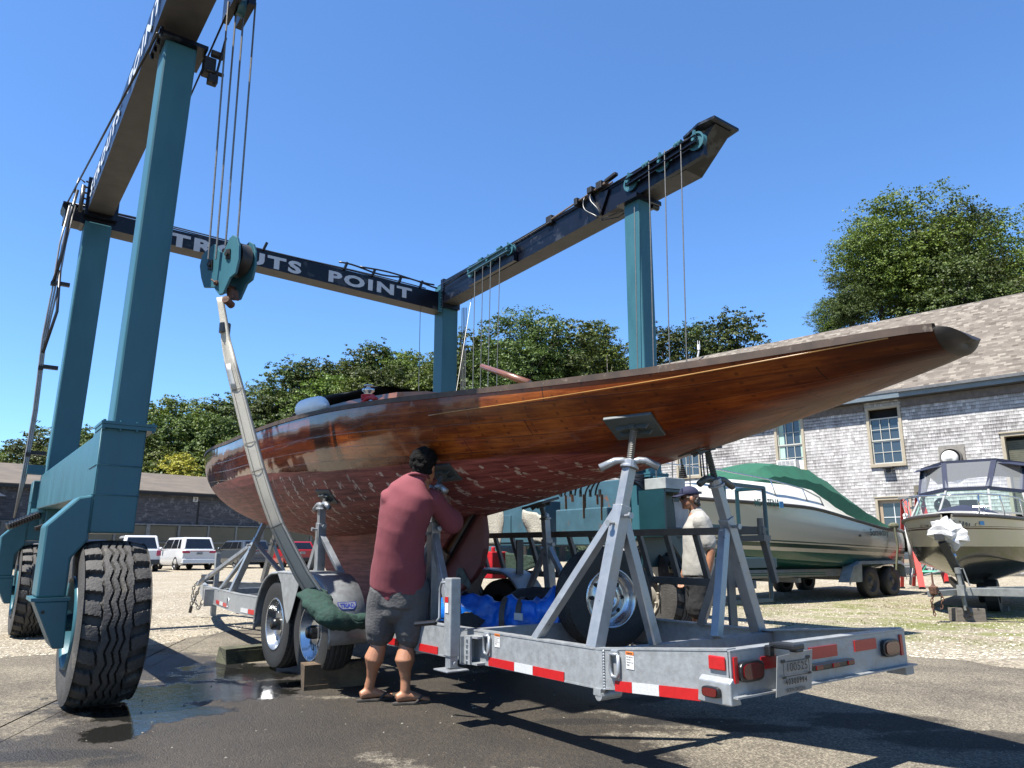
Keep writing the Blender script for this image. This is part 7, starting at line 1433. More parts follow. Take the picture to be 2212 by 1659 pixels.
def reg(xa, xb, y, h_, seg):
    n = len(seg)
    for i, ch in enumerate(seg):
        if ch == ' ': continue
        p, q = hullpt(1, lerp(xa, xb, i / n), y), hullpt(1, lerp(xa, xb, (i + .8) / n), y)
        if p and q: text(ch, rb, BLKPL, p - (q - p).cross(E3).normalized() * .0, q - p, E3, h_, (q - p).length, name='registration_letter', bold=.03, depth=.012, shear=.25)
reg(2050, 2112, 1136, .085, 'ME 7161 F'); reg(1990, 2014, 1138, .085, 'ME 7161 F')
for xx, yy, w_ in ((2120, 1130, .10), (2018, 1133, .06)):
    p, q = hullpt(1, xx - 3, yy), hullpt(1, xx + 5, yy)
    if p and q: m = MB(); d_ = (q - p).normalized(); m.box((p + q) / 2, (w_, .012, .06), d_, d_.cross(E3), E3); m.build('sticker', MATS['blue_sticker'], rb)
m = MB(); m.lathe(RP(6.55, 0, 1.0), ax2, [(-.1, .01), (0, .06), (.1, .05)], 8); m.build('bow_eye', CHROME, rb)
# its trailer with plastic-wrapped winch, tongue jack on a timber
t2 = thing('runabout_trailer', 'grey trailer with a plastic-wrapped winch and tongue jack under the runabout', 'boat trailer', Vector((7.1, 12.1, 0)))
G2 = mat('old_galvanized', (.26, .27, .26), .6, metal=.3, var=.3, vscale=10)
m = MB(); cpl = at(2008, 1283, 11.85); j0 = at(2078, 1278, 12.05); m.bar(cpl, j0, .09, .09); e1r = j0 + ax2 * 5.5 + sd2 * 1.1; e2r = j0 + ax2 * 5.5 - sd2 * .9
m.bar(j0, j0 + (ax2 + sd2 * .62).normalized() * 1.8, .08, .12); m.bar(j0 + (ax2 + sd2 * .62).normalized() * 1.8, e1r, .08, .12); m.bar(j0, e2r, .08, .12); m.bar(j0, j0 + sd2 * 2.6 + ax2 * .7, .10, .12); m.build('frame', G2, t2, bevel=.006)
m = MB(); jb = at(2087, 1318, 11.95); jt = at(2068, 1230, 11.95); m.tube([jb, jt], .030, 12); m.tube([jt - (jt - jb) * .1, jt + (jt - jb) * .04], .042, 12); m.tube([jt, jt + sd2 * .08 + E3 * .02, jt + sd2 * .14 - E3 * .25], .010, 6); m.box(at(2076, 1275, 11.93), (.10, .12, .16), sd2, ax2, E3); m.build('tongue_jack', G2, t2)
m = MB(); jw = at(2088, 1322, 11.95); m.lathe(jw, sd2 * .5 + ax2, [(-.02, .03), (-.03, .085), (.03, .085), (.02, .03)], 18); m.build('caster_wheel', BLKPL, t2)
m = MB(); w0_, w1_ = at(2068, 1232, 12.1), at(2035, 1170, 12.0); m.bar(w0_, w1_, .12, .10, ax2); m.bar(j0 + ax2 * .2, w0_, .09, .09, ax2); m.box(at(2030, 1160, 12.0), (.14, .12, .10), sd2, ax2, E3); m.build('winch_post', mat('dark_post', (.05, .05, .05), .5, metal=.3), t2, bevel=.005)
m = MB(); c = at(2048, 1145, 12.05); r_ = random.Random(5)
m.sphere(c, (.27, .20, .20), 14, 10, sd2, ax2, E3); m.v = [p + (p - c) * (.45 * mnoise.noise((p - c) * 9)) for p in m.v]; m.v = [p + E3 * (-.10 if (p - c).dot(sd2) > .05 else 0) for p in m.v]; o = m.build('plastic_wrap', mat('crumpled_white_plastic', (.62, .62, .62), .35, var=.1, bump=.8, bscale=9), t2)
m = MB(); m.lathe(at(2016, 1268, 11.8), E3, [(-.12, .03), (-.10, .06), (0, .07), (.02, .03), (.06, .015), (.22, .012)], 10); m.build('coupler', RUST, t2)
chain([at(2024, 1275, 11.8), at(2036, 1290, 11.8), at(2034, 1315, 11.8)], .008, 'safety_chain', RUST, t2, .05); chain([at(2018, 1280, 11.8), at(2012, 1300, 11.8), at(2020, 1330, 11.8)], .008, 'safety_chain', RUST, t2, .05)
for k, (px_, yy) in enumerate(((2150, 1315), (2130, 1296))):
    c = onz(px_, yy + 8); m = MB(); m.lathe(c + E3 * .3, sd2, [(-.1, .15), (-.1, .28), (.1, .28), (.1, .15)], 20); m.build('wheel', TY, t2)
tb = MB(); p = [onz(2057, 1343), onz(2121, 1343)]; c = (p[0] + p[1]) / 2 + ax2 * .1; d_ = (p[1] - p[0]).normalized(); tb.box(c + E3 * .10, ((p[1] - p[0]).length, .22, .20), d_, E3.cross(d_), E3)
WOODG = mat('grey_timber', (.20, .17, .135), .85, var=.35, vscale=6, stretch=(1, 1, 6), bump=.3)
tag(tb.build('timber_block', WOODG, None, bevel=.006), 'grey timber block standing under the caster of the runabout trailer', 'timber')
m = MB(); m.box(onz(2132, 1318) + E3 * .04, (.7, .25, .08), sd2, ax2, E3); tag(m.build('chock_plank', WOODG, None), 'flat plank chocking the runabout trailer wheel', 'plank')
# red fibreglass step ladder
LR = mat('red_fibreglass', (.62, .035, .025), .45, var=.1); ld = thing('step_ladder', 'tall red step ladder standing open by the building wall', 'ladder', at(2000, 1265, 19))
LT = [at(1955, 1075, 19.6), at(1986, 1072, 20.0)]; FB = [at(1992, 1270, 18.6), at(2045, 1258, 19.3)]; RBk = [at(1949, 1270, 20.5), at(1974, 1268, 21.2)]
for i, (t_, f_) in enumerate(zip(LT, FB)): m = MB(); m.bar(t_, f_, .13, .07); m.build('rail', LR, ld)
for t_, f_ in zip(LT, RBk): m = MB(); m.bar(t_ + Vector((-.02, .1, 0)), f_, .08, .045); m.build('rear_rail', LR, ld)
m = MB(); m.bar(LT[0] - (LT[1] - LT[0]) * .12, LT[1] + (LT[1] - LT[0]) * .12, .30, .07); m.build('top_cap', mat('grey_cap', (.26, .25, .24), .6), ld)
for k in range(1, 8): q = k / 8; m = MB(); m.bar(LT[0].lerp(FB[0], q), LT[1].lerp(FB[1], q), .09, .03); m.build('step', ALU, ld)
for k in range(1, 8, 1): q = k / 8; m = MB(); m.bar(LT[0].lerp(RBk[0], q), LT[1].lerp(RBk[1], q), .05, .02); m.build('rear_brace', ALU, ld)
for f_ in FB + RBk: m = MB(); m.box(f_, (.12, .09, .06)); m.build('foot', BLKPL, ld)
# ---------------------------------------------------------------- people
SKIN = mat('tanned_skin', (.44, .205, .115), .5, var=.10, vscale=14, bump=.06, bscale=90, spec=.4)
def person_mod(o, vox=.009, smooth=2):
    q = o.modifiers.new('r', 'REMESH'); q.mode = 'VOXEL'; q.voxel_size = vox; q.use_smooth_shade = True
    if smooth: q = o.modifiers.new('s', 'SMOOTH'); q.iterations = smooth; q.factor = .6
def limb(mb, pts, rad, side=None, n=14):
    P = [Vector(p) for p in pts]; r2 = [(r, r) if not isinstance(r, tuple) else r for r in rad]
    mb.ell(P, r2, n, side or (1, 0, 0))
    for p, r in ((P[0], r2[0]), (P[-1], r2[-1])): mb.sphere(p, min(r), 10, 6)
def hand(mb, wrist, fwd, palm_n, thumb_dir, curl=.35, s=1.0):
    """palm, four unequal bent fingers and a thumb that leaves the side of the palm"""
    fwd = Vector(fwd).normalized(); pn = Vector(palm_n); pn = (pn - fwd * pn.dot(fwd)).normalized(); td = Vector(thumb_dir); td = (td - fwd * td.dot(fwd) - pn * td.dot(pn)).normalized()
    mb.ell([wrist, wrist + fwd * .03 * s, wrist + fwd * .06 * s, wrist + fwd * .092 * s], [(.026 * s, .019 * s), (.038 * s, .017 * s), (.043 * s, .016 * s), (.040 * s, .012 * s)], 12, td)
    for i, (off, ln) in enumerate(((.030, .074), (.010, .084), (-.010, .078), (-.029, .060))):
        b0 = wrist + fwd * .086 * s + td * off * s; d = fwd; p = [b0 - fwd * .012 * s, b0]; a = curl * (.8 + .15 * i)
        for k, f in enumerate((.42, .33, .25)):
            d = (d * math.cos(a) + pn * math.sin(a)).normalized(); p.append(p[-1] + d * ln * f * s)
        mb.tube(p, [.0095 * s, .0095 * s, .0088 * s, .008 * s, .0065 * s], 8); mb.sphere(p[-1], .0068 * s, 8, 5)
    t0 = wrist + fwd * .028 * s + td * .026 * s; t1 = t0 + (td * .75 + fwd * .6 + pn * .2).normalized() * .036 * s; t2 = t1 + (td * .3 + fwd * .9 + pn * .45).normalized() * .034 * s; mb.tube([t0 - td * .012 * s, t0, t1, t2], [.013 * s, .013 * s, .011 * s, .0085 * s], 8); mb.sphere(t2, .009 * s, 8, 5)
def foot(mb, ankle, fwd, side, s=1.0):
    fwd = Vector(fwd).normalized(); h = ankle - fwd * .045; z0 = ankle.z - .085
    def pt(f, z): q = ankle + fwd * f; return Vector((q.x, q.y, z))
    mb.ell([pt(-.065, z0 + .035), pt(-.03, z0 + .045), pt(.03, z0 + .048), pt(.09, z0 + .034), pt(.14, z0 + .022), pt(.165, z0 + .018)], [(.026, .028), (.033, .038), (.035, .04), (.042, .027), (.046, .018), (.040, .013)], 12, side)
    mb.tube([ankle + E3 * .03, ankle - E3 * .035], .034, 10)
    for i, o in enumerate((-.032, -.014, .003, .019, .033)):
        q = pt(.165, z0 + .014) + Vector(side) * o; mb.tube([q - fwd * .02, q + fwd * (.026 - .004 * i if True else 0)], .0085 if i else .012, 7); mb.sphere(q + fwd * (.026 - .004 * i), .0085 if i else .012, 7, 5)
def wrinkle(o, strength, size, vox_dir=None, depth=2):
    t = bpy.data.textures.new(o.name, 'CLOUDS'); t.noise_scale = size; t.noise_depth = depth; q = o.modifiers.new('w', 'DISPLACE'); q.texture = t; q.strength = strength; q.mid_level = .5; q.texture_coords = 'LOCAL'
# ---- man in the maroon shirt (back to the camera, working at the hull)
MY = 5.72
def m1(x, y, dy=0.0): return at(x, y, MY + dy)
FW = az(24); SD = az(114)     # facing the trailer, slightly right
p1 = thing('person', 'man in a maroon t-shirt and grey shorts, back turned, working at the hull', 'person', Vector((-.92, 5.75, 0)))
LA, RA = m1(798, 1488, .0), m1(884, 1490, -.10); LA.z = .10; RA.z = .10
LA = Vector((onz(793, 1519).x, onz(793, 1519).y + .05, .10)); RA = Vector((onz(872, 1526).x, onz(872, 1526).y + .05, .10))
LK, RK = m1(822, 1382, .02), m1(880, 1385, -.02); HIPL, HIPR = m1(838, 1262, -.05), m1(890, 1262, -.07)
PEL, WST, CHE, NCK = m1(864, 1262, -.06), m1(862, 1200, -.14), m1(880, 1088, -.26), m1(906, 1034, -.29); HD = m1(918, 1008, -.28)
SHL, SHR = m1(845, 1074, -.25), m1(937, 1080, -.24)
b = MB()
for A_, K_, Hp in ((LA, LK, HIPL), (RA, RK, HIPR)):
    kb = -FW * .028; m_ = A_.lerp(K_, .62) + kb * .9
    limb(b, [A_, A_.lerp(K_, .22), A_.lerp(K_, .42) + kb * .5, m_, A_.lerp(K_, .86) + kb * .3, K_, K_.lerp(Hp, .4), Hp], [.036, .037, .047, .074, .060, .054, .075, .09], SD, 16)
    foot(b, A_, FW * .75 + SD * .66 if A_ is RA else FW * .8 + SD * .6, (SD * .75 - FW * .66) if A_ is RA else (SD * .8 - FW * .6))
limb(b, [PEL, WST, WST.lerp(CHE, .6), CHE, NCK - E3 * .07], [(.165, .115), (.15, .105), (.175, .115), (.19, .115), (.12, .08)], SD, 18)
limb(b, [NCK - E3 * .10, NCK - E3 * .02, HD - E3 * .03], [.075, .056, .055], SD)
# head with face turned toward the hull
HF = az(30)
def head(mb, c, f, s_, k=1.0):
    u = E3; mb.sphere(c + u * .02 * k - f * .012 * k, (.075 * k, .092 * k, .095 * k), 20, 14, s_, f, u); mb.sphere(c - u * .045 * k + f * .018 * k, (.058 * k, .068 * k, .070 * k), 16, 10, s_, f, u)
    mb.ell([c + f * .078 * k + u * .012 * k, c + f * .098 * k - u * .022 * k, c + f * .086 * k - u * .034 * k], [(.009 * k, .009 * k), (.016 * k, .014 * k), (.012 * k, .010 * k)], 8, s_)
    mb.sphere(c + f * .072 * k - u * .062 * k, (.026 * k, .015 * k, .011 * k), 10, 6, s_, f, u); mb.sphere(c + f * .055 * k - u * .095 * k, (.028 * k, .028 * k, .024 * k), 10, 6, s_, f, u)
    mb.sphere(c + f * .070 * k + u * .018 * k, (.05 * k, .016 * k, .012 * k), 10, 6, s_, f, u)
    for q in (-1, 1): mb.sphere(c + s_ * q * .078 * k - u * .012 * k - f * .012 * k, (.012 * k, .020 * k, .032 * k), 10, 8, s_, f, u)
HS1 = az(120); head(b, HD, HF, HS1, 1.03)
# arms: right arm raised forward to the pad, left arm forward in front of the body
RE, RW_ = m1(984, 1138, -.05), m1(968, 1095, .12); LE_, LW = m1(840, 1140, -.08), m1(885, 1075, .10)
limb(b, [SHR, SHR.lerp(RE, .5), RE], [.062, .052, .045], E3); limb(b, [RE, RE.lerp(RW_, .3), RW_], [.045, .043, .028], E3)
limb(b, [SHL, SHL.lerp(LE_, .5), LE_], [.062, .052, .045], E3); limb(b, [LE_, LE_.lerp(LW, .3), LW], [.045, .043, .028], E3)
hand(b, RW_, (RW_ - RE), FW * -1 + E3 * .2, -SD, .5); hand(b, LW, (LW - LE_), SD, E3, .5)
o = b.build('body', SKIN, p1, smooth=True); person_mod(o, .0065, 3)
HAIR = mat('black_hair', (.010, .009, .008), .85, spec=.15, var=.4, vscale=60, bump=1.0, bscale=140)
hb_ = MB(); r_ = random.Random(3); hc = HD + E3 * .035 - HF * .018
hb_.sphere(hc, (.086, .098, .094), 18, 12, HS1, HF, E3); hb_.sphere(HD - HF * .055 - E3 * .022, (.066, .052, .056), 14, 8, HS1, HF, E3)
for i in range(260):
    d = Vector((r_.gauss(0, 1), r_.gauss(0, 1), abs(r_.gauss(0, 1)) + .1)).normalized()
    if d.dot(HF) > .75 and d.z < .5: continue
    if r_.random() < .3: d = (d - E3 * .6).normalized()
    hb_.sphere(hc + HS1 * d.x * .082 + HF * d.y * .092 + E3 * (d.z * .092), r_.uniform(.012, .027), 6, 4)
for i in range(110):
    a = r_.uniform(-1.25, 1.25); hb_.sphere(HD - HF * .076 * math.cos(a) + HS1 * .078 * math.sin(a) + E3 * r_.uniform(-.062, .05), r_.uniform(.008, .018), 6, 4)
o = hb_.build('hair', HAIR, p1, smooth=True); person_mod(o, .005, 1)
# t-shirt
SHT = mat('maroon_cotton', (.225, .048, .062), .9, var=.10, vscale=3, bump=.12, bscale=160, wearcol=(.25, .06, .075), wear=.36, wscale=5)
b = MB(); HEM = m1(857, 1278, .03)
limb(b, [m1(858, 1272, -.06), m1(859, 1258, -.07), m1(860, 1235, -.10), m1(862, 1195, -.15), m1(868, 1140, -.22), m1(880, 1092, -.26), m1(888, 1062, -.28), m1(899, 1042, -.29), m1(905, 1034, -.29)], [(.226, .155), (.222, .158), (.212, .155), (.196, .148), (.198, .142), (.205, .136), (.185, .112), (.115, .085), (.085, .07)], SD, 30)
limb(b, [CHE.lerp(SHR, .45) + E3 * .03, SHR + SD * -.01, SHR.lerp(RE, .45), SHR.lerp(RE, .80)], [.10, .086, .080, .090], E3, 16); limb(b, [CHE.lerp(SHL, .45) + E3 * .02, SHL, SHL.lerp(LE_, .5), SHL.lerp(LE_, .8)], [.10, .085, .080, .088], E3, 16)
o = b.build('shirt', SHT, p1, smooth=True); person_mod(o, .011, 3); wrinkle(o, .030, .26, depth=1); wrinkle(o, .005, .10, depth=1)
b = MB(); c = m1(905, 1034, -.29); b.tube([c + SD * math.cos(t) * .075 + FW * math.sin(t) * .07 + E3 * (.012 - .02 * math.sin(t)) for t in [i * math.pi / 10 for i in range(21)]], .012, 8, cap=False); b.build('collar', SHT, p1, smooth=True)
# shorts
SHO = mat('grey_shorts', (.095, .094, .095), .85, var=.2, vscale=5, bump=.3, bscale=60)
b = MB(); limb(b, [m1(862, 1262, -.06), m1(862, 1282, -.05), m1(860, 1305, -.04)], [(.205, .15), (.21, .155), (.20, .15)], SD, 24)
for Hp, K_, ox in ((HIPL, LK, -.022), (HIPR, RK, .022)): bt = K_.lerp(Hp, .14); limb(b, [Hp + SD * ox * .6 - E3 * .04, Hp.lerp(bt, .5) + SD * ox, bt + SD * ox * .7], [.13, .118, .112], SD, 18)
o = b.build('shorts', SHO, p1, smooth=True); person_mod(o, .009, 2); wrinkle(o, .024, .17, depth=1)
SOL = mat('brown_sandal', (.05, .042, .035), .8, var=.3)
for A_, fd_, sd_ in ((LA, (FW * .8 + SD * .6).normalized(), (SD * .8 - FW * .6).normalized()), (RA, (FW * .75 + SD * .66).normalized(), (SD * .75 - FW * .66).normalized())):
    b = MB(); pts = []
    for i in range(20):
        q = 2 * math.pi * i / 20; x = math.cos(q); y = math.sin(q); pts.append(Vector((A_.x, A_.y, .006)) + fd_ * (.055 + .150 * x) + sd_ * y * (.050 + .008 * x - .010 * (x < -.2)))
    b.prism(pts, E3 * .018); s_o = b.build('sandal', SOL, p1, bevel=.004)
    b = MB(); t0 = Vector((A_.x, A_.y, 0)) + fd_ * .14; b.tube([t0 + sd_ * .048 - fd_ * .07 + E3 * .02, t0 + sd_ * .035 - fd_ * .02 + E3 * .058, t0 + E3 * .05 + fd_ * .01, t0 - sd_ * .035 - fd_ * .02 + E3 * .058, t0 - sd_ * .048 - fd_ * .07 + E3 * .02], .009, 8); b.build('strap', SOL, s_o, smooth=True)
# ---- man in the pale shirt and navy cap, standing beyond the trailer, side on
M2Y = 8.0
def m2(x, y, dy=0.0): return at(x, y, M2Y + dy)
F2_, S2_ = az(-86), az(4)
p2 = thing('person', 'man in a pale grey t-shirt, black shorts and navy cap, beyond the trailer', 'person', Vector((1.98, 8.0, 0)))
hd2 = m2(1489, 1076); nk2 = m2(1502, 1104); ch2 = m2(1508, 1140); ws2 = m2(1508, 1215); pv2 = m2(1510, 1250); b = MB()
for dx, dy in ((0, -.09), (-.03, .10)):
    hp = pv2 + S2_ * dy; kn = m2(1508 + dx * 60, 1322) + S2_ * dy; an = Vector((kn.x - .0, kn.y, .10)); limb(b, [an, an.lerp(kn, .3), an.lerp(kn, .65) - F2_ * .02, kn, kn.lerp(hp, .5), hp], [.038, .042, .058, .052, .07, .085], S2_, 14); foot(b, an, F2_, S2_)
limb(b, [pv2, ws2, ch2, nk2 - E3 * .06], [(.16, .12), (.145, .115), (.185, .125), (.11, .08)], S2_, 16); limb(b, [nk2 - E3 * .08, nk2, hd2 - E3 * .03 - F2_ * .01], [.07, .056, .056], S2_)
head(b, hd2, F2_, S2_, 1.02)
for dy in (-.20, .19):
    sh_ = ch2 + E3 * .06 + S2_ * dy; el = m2(1528, 1190) + S2_ * dy * 1.1 if dy < 0 else m2(1500, 1190) + S2_ * dy; wr = m2(1522, 1238) + S2_ * dy if dy < 0 else m2(1482, 1240) + S2_ * dy
    limb(b, [sh_, sh_.lerp(el, .5), el], [.058, .05, .043], S2_); limb(b, [el, el.lerp(wr, .35), wr], [.043, .042, .028], S2_); hand(b, wr, -E3 + F2_ * .25, S2_ * (-1 if dy > 0 else 1), F2_, .3)
o = b.build('body', SKIN, p2, smooth=True); person_mod(o, .0075, 3)
b = MB(); limb(b, [m2(1510, 1243), m2(1509, 1225), m2(1508, 1180), m2(1509, 1140), m2(1508, 1120), m2(1504, 1108)], [(.21, .165), (.215, .165), (.215, .16), (.215, .155), (.17, .12), (.09, .08)], S2_, 24)
for dy in (-.20, .19): sh_ = ch2 + E3 * .06 + S2_ * dy * .9; el = (m2(1528, 1190) if dy < 0 else m2(1500, 1190)) + S2_ * dy; limb(b, [sh_, sh_.lerp(el, .45), sh_.lerp(el, .75)], [.09, .085, .088], S2_, 14)
PSH = mat('pale_grey_cotton', (.42, .405, .365), .9, var=.08, vscale=3, bump=.2, bscale=90); o = b.build('shirt', PSH, p2, smooth=True); person_mod(o, .011, 2); wrinkle(o, .022, .2, depth=1); wrinkle(o, .008, .06)
b = MB(); limb(b, [pv2 + E3 * .03, pv2 - E3 * .08], [(.19, .15), (.19, .155)], S2_, 20)
for dy in (-.09, .10): hp = pv2 + S2_ * dy; kn = m2(1508, 1318) + S2_ * dy; limb(b, [hp, hp.lerp(kn, .5), kn + E3 * .02], [.12, .115, .115], S2_, 16)
o = b.build('shorts', mat('black_shorts', (.008, .008, .009), .85, bump=.2), p2, smooth=True); person_mod(o, .011, 2); wrinkle(o, .025, .1)
b = MB(); hc = hd2 + E3 * .035; CAPM = mat('navy_cap', (.010, .014, .055), .85, bump=.2)
b.sphere(hc + E3 * .012, (.090, .108, .085), 20, 12, S2_, F2_, E3); b.v = [Vector((p.x, p.y, max(p.z, hc.z - .004))) for p in b.v]; c_o = b.build('cap', CAPM, p2, smooth=True)
b = MB(); rows = []
for i in range(9):
    a = (i - 4) / 4 * 1.15; rows.append([hc + S2_ * math.sin(a) * .088 + F2_ * math.cos(a) * .095 + E3 * .004, hc + S2_ * math.sin(a) * .085 + F2_ * (math.cos(a) * .07 + .115) - E3 * (.016 + .012 * abs(a))])
b.grid(rows); b.build('brim', CAPM, c_o, smooth=True, solid=.006)
b = MB(); q = hc + F2_ * .083 + E3 * .045; b.box(q - S2_ * .045 - F2_ * .012, (.055, .008, .04), (F2_ * .6 - S2_ * .8).cross(E3).cross(E3) * -1, (F2_ * .6 - S2_ * .8).normalized() * 1, E3); b.build('cap_patch', mat('cap_patch', (.30, .32, .40), .7), c_o)
b = MB(); r_ = random.Random(8)
for i in range(60): a = r_.uniform(-.9, .9); b.sphere(hd2 - F2_ * (.075 + r_.uniform(0, .03)) * math.cos(a) + S2_ * .08 * math.sin(a) + E3 * r_.uniform(-.085, .01), r_.uniform(.012, .022), 6, 4)
for s in (-1, 1): b.sphere(hd2 + S2_ * s * .072 - F2_ * .01 + E3 * .01, (.012, .03, .03), 8, 6, S2_, F2_, E3)
o = b.build('hair', mat('dark_wavy_hair', (.022, .016, .012), .6, var=.4, vscale=50, bump=.8), p2, smooth=True); person_mod(o, .006, 1)
b = MB()
for s in (-1, 1): b.sphere(hd2 + F2_ * .082 + S2_ * s * .033 + E3 * .0, (.026, .008, .018), 10, 6, S2_, F2_, E3); b.tube([hd2 + F2_ * .082 + S2_ * s * .055 + E3 * .006, hd2 + S2_ * s * .083 - F2_ * .005 + E3 * .004], .003, 5)
b.build('sunglasses', BLKPL, p2)
# ---------------------------------------------------------------- loose things round the trailer
# aluminium ladder on edge along the far side of the trailer
LAD = mat('dark_aluminium', (.16, .155, .145), .5, metal=.2, var=.2); la = thing('ladder', 'long dark aluminium ladder lying on edge along the far side of the boat trailer', 'ladder', W(-1.2, 3.7, .85))
b = MB(); b.bar(W(.95, 3.68, 1.25), W(-3.22, 3.62, 1.235), .03, .055); b.build('rail', LAD, la, bevel=.004); b = MB(); b.bar(W(.95, 3.84, .87), W(-3.0, 3.78, .85), .03, .055); b.build('rail', LAD, la, bevel=.004)
for k in range(14): u = .75 - k * .30; b = MB(); b.bar(W(u, 3.68, 1.24), W(u + .01, 3.82, .87), .034, .05, E1); b.build('rung', LAD, la, bevel=.004)
b = MB(); b.tube([W(-3.19, 3.62, 1.17), W(-3.19, 3.62, 1.32)], .022, 10); b.lbox(-3.24, -3.02, 3.58, 3.66, 1.16, 1.20); b.build('end_bracket', LAD, la)
for u_ in (-.35, -2.9): b = MB(); b.lbox(u_, u_ + .02, 3.60, 3.68, .45, 1.2); b.build('support', LAD, la)
# blue tarpaulin bundle strapped on the trailer bed, with a dark mat beside it
TARP = mat('blue_tarpaulin', (.006, .17, .75), .34, var=.25, vscale=5, bump=1.0, bscale=7); tb = thing('tarpaulin_bundle', 'bright blue tarpaulin bundle bound with webbing straps on the trailer bed', 'tarpaulin', W(-1.6, 2.5, .58))
pts = [Vp(x, y, v) for x, y, v in [(930, 1318, 2.30), (985, 1322, 2.35), (1040, 1330, 2.45), (1078, 1335, 2.55), (1125, 1338, 2.65), (1170, 1335, 2.75), (1204, 1330, 2.82), (1216, 1332, 2.85)]]
b = MB(); b.grid(rump(pts, [(.09, .09), (.12, .13), (.13, .15), (.13, .14), (.15, .16), (.14, .14), (.18, .20), (.13, .15)], .42, 44, side=E2, seed=4)); o = b.build('tarpaulin', TARP, tb, smooth=True); wrinkle(o, .022, .05, depth=1); wrinkle(o, .012, .02, depth=1)
STP = mat('brown_strap', (.10, .08, .07), .7)
for x, y, v in ((1098, 1336, 2.6), (1132, 1338, 2.68), (1000, 1324, 2.38)):
    c = Vp(x, y, v); d = (pts[5] - pts[3]).normalized(); b = MB(); b.lathe(c, d, [(-.022, .168), (.022, .168)], 24); b.build('strap', STP, tb, solid=.004)
b = MB(); b.box(Vp(1120, 1332, 2.50), (.10, .008, .05), E1, E2, E3); b.build('paper_label', WHITEP, tb)
mt = MB(); rows = []
for i in range(12):
    f = i / 11; c = Vp(lerp(985, 1075, f), lerp(1358, 1312, f), lerp(2.05, 2.9, f)); rows.append([c + E1 * q * .16 + E3 * (.03 * math.sin(f * 5 + q * 2) + .04 * (1 - q * q) + (.05 if q > .9 else 0)) for q in (-1, -.6, -.2, .2, .6, 1)])
mt.grid(rows); tag(mt.build('carpet_strip', mat('olive_carpet', (.085, .075, .05), .95, var=.35, vscale=30, bump=.8), None, smooth=True, solid=.02), 'olive strip of old carpet draped across the trailer bed beside the blue bundle', 'carpet')
bs = MB(); c = Vp(1185, 1305, 3.0); bs.sphere(c, (.5, .25, .12), 14, 8, E1, E2, E3); bs.v = [p + E3 * .06 * mnoise.noise(p * 6) for p in bs.v]
tag(bs.build('dark_bundle', mat('black_rolled_cover', (.012, .012, .012), .8), None, smooth=True), 'black rolled cover lying behind the blue tarpaulin on the trailer', 'cover')
# sling ends and green cloth hung over the hoist girder
SLP = mat('pale_folded_webbing', (.46, .44, .37), .85, var=.15, vscale=14, bump=.5)
def drape(pts_t, pts_b, label, nm, m, n=10, amp=.03):
    mb = MB(); rows = []
    for i in range(n + 1):
        f = i / n; rows.append([a.lerp(b_, f) + E1 * amp * math.sin(j * 2.3 + f * 5) for j, (a, b_) in enumerate(zip(pts_t, pts_b))])
    mb.grid(rows); tag(mb.build(nm, m, None, smooth=True, solid=.012), label, 'webbing' if 'web' in nm else 'cloth')
U4 = lambda x, y, v=5.2: Vp(x, y, v)
drape([U4(x, 1088 + (x - 1042) * .1) for x in (1044, 1054, 1064, 1074, 1086)], [U4(x, 1178) for x in (1040, 1052, 1062, 1074, 1084)], 'white webbing sling end hanging on the hoist just right of the rudder', 'hanging_webbing', SLP)
drape([U4(x, 1100 + .3 * (x - 1128), 5.1) for x in (1130, 1142, 1154, 1166, 1180)], [U4(x, 1165 + .2 * (x - 1130), 5.1) for x in (1140, 1150, 1160, 1168, 1178)], 'pale folded webbing draped beside the dark far stand', 'draped_webbing', SLP, amp=.05)
drape([U4(x, 1185 + .15 * (x - 1042), 5.0) for x in (1042, 1062, 1082, 1102, 1122, 1150, 1180, 1200)], [U4(x, y_, 5.0) for x, y_ in ((1044, 1225), (1062, 1238), (1082, 1246), (1102, 1250), (1122, 1242), (1150, 1225), (1180, 1215), (1200, 1205))], 'crumpled dark green cloth hanging low behind the black ladder', 'green_cloth', mat('moss_green_cloth', (.018, .045, .028), .9, var=.5, vscale=10, bump=.6), amp=.07)
# red fuel can and bottle
b = MB(); c = W(1.9, 4.9, .9); b.box(c, (.3, .25, .35), E1, E2, E3); b.tube([c + E3 * .17, c + E3 * .24], .03, 8); tag(b.build('fuel_can', mat('red_can', (.55, .012, .02), .4), None, bevel=.03), 'red fuel can seen between the rudder and the ladder', 'fuel can')
b = MB(); c = Up(1373 + 300, 1200, -.6) if False else Up(1375, 1200, -.5); c = Vp(1376, 1208, 5.8); c = Up(1672 / 1.0 * 0 + 1375, 1205, -.45)
c = Up(1375, 1208, -.45); bx_, by_, bz_ = Lc(c); c = W(-.45, 5.78, .84 + .075); b.lathe(c, E3, [(-.075, 0), (-.075, .033), (.03, .033), (.06, .014), (.09, .014), (.09, 0)], 12); tag(b.build('glass_bottle', mat('dark_bottle', (.02, .03, .02), .1, coat=.5), None, smooth=True), 'small dark bottle standing on the step of the hoist control cabinet', 'bottle')
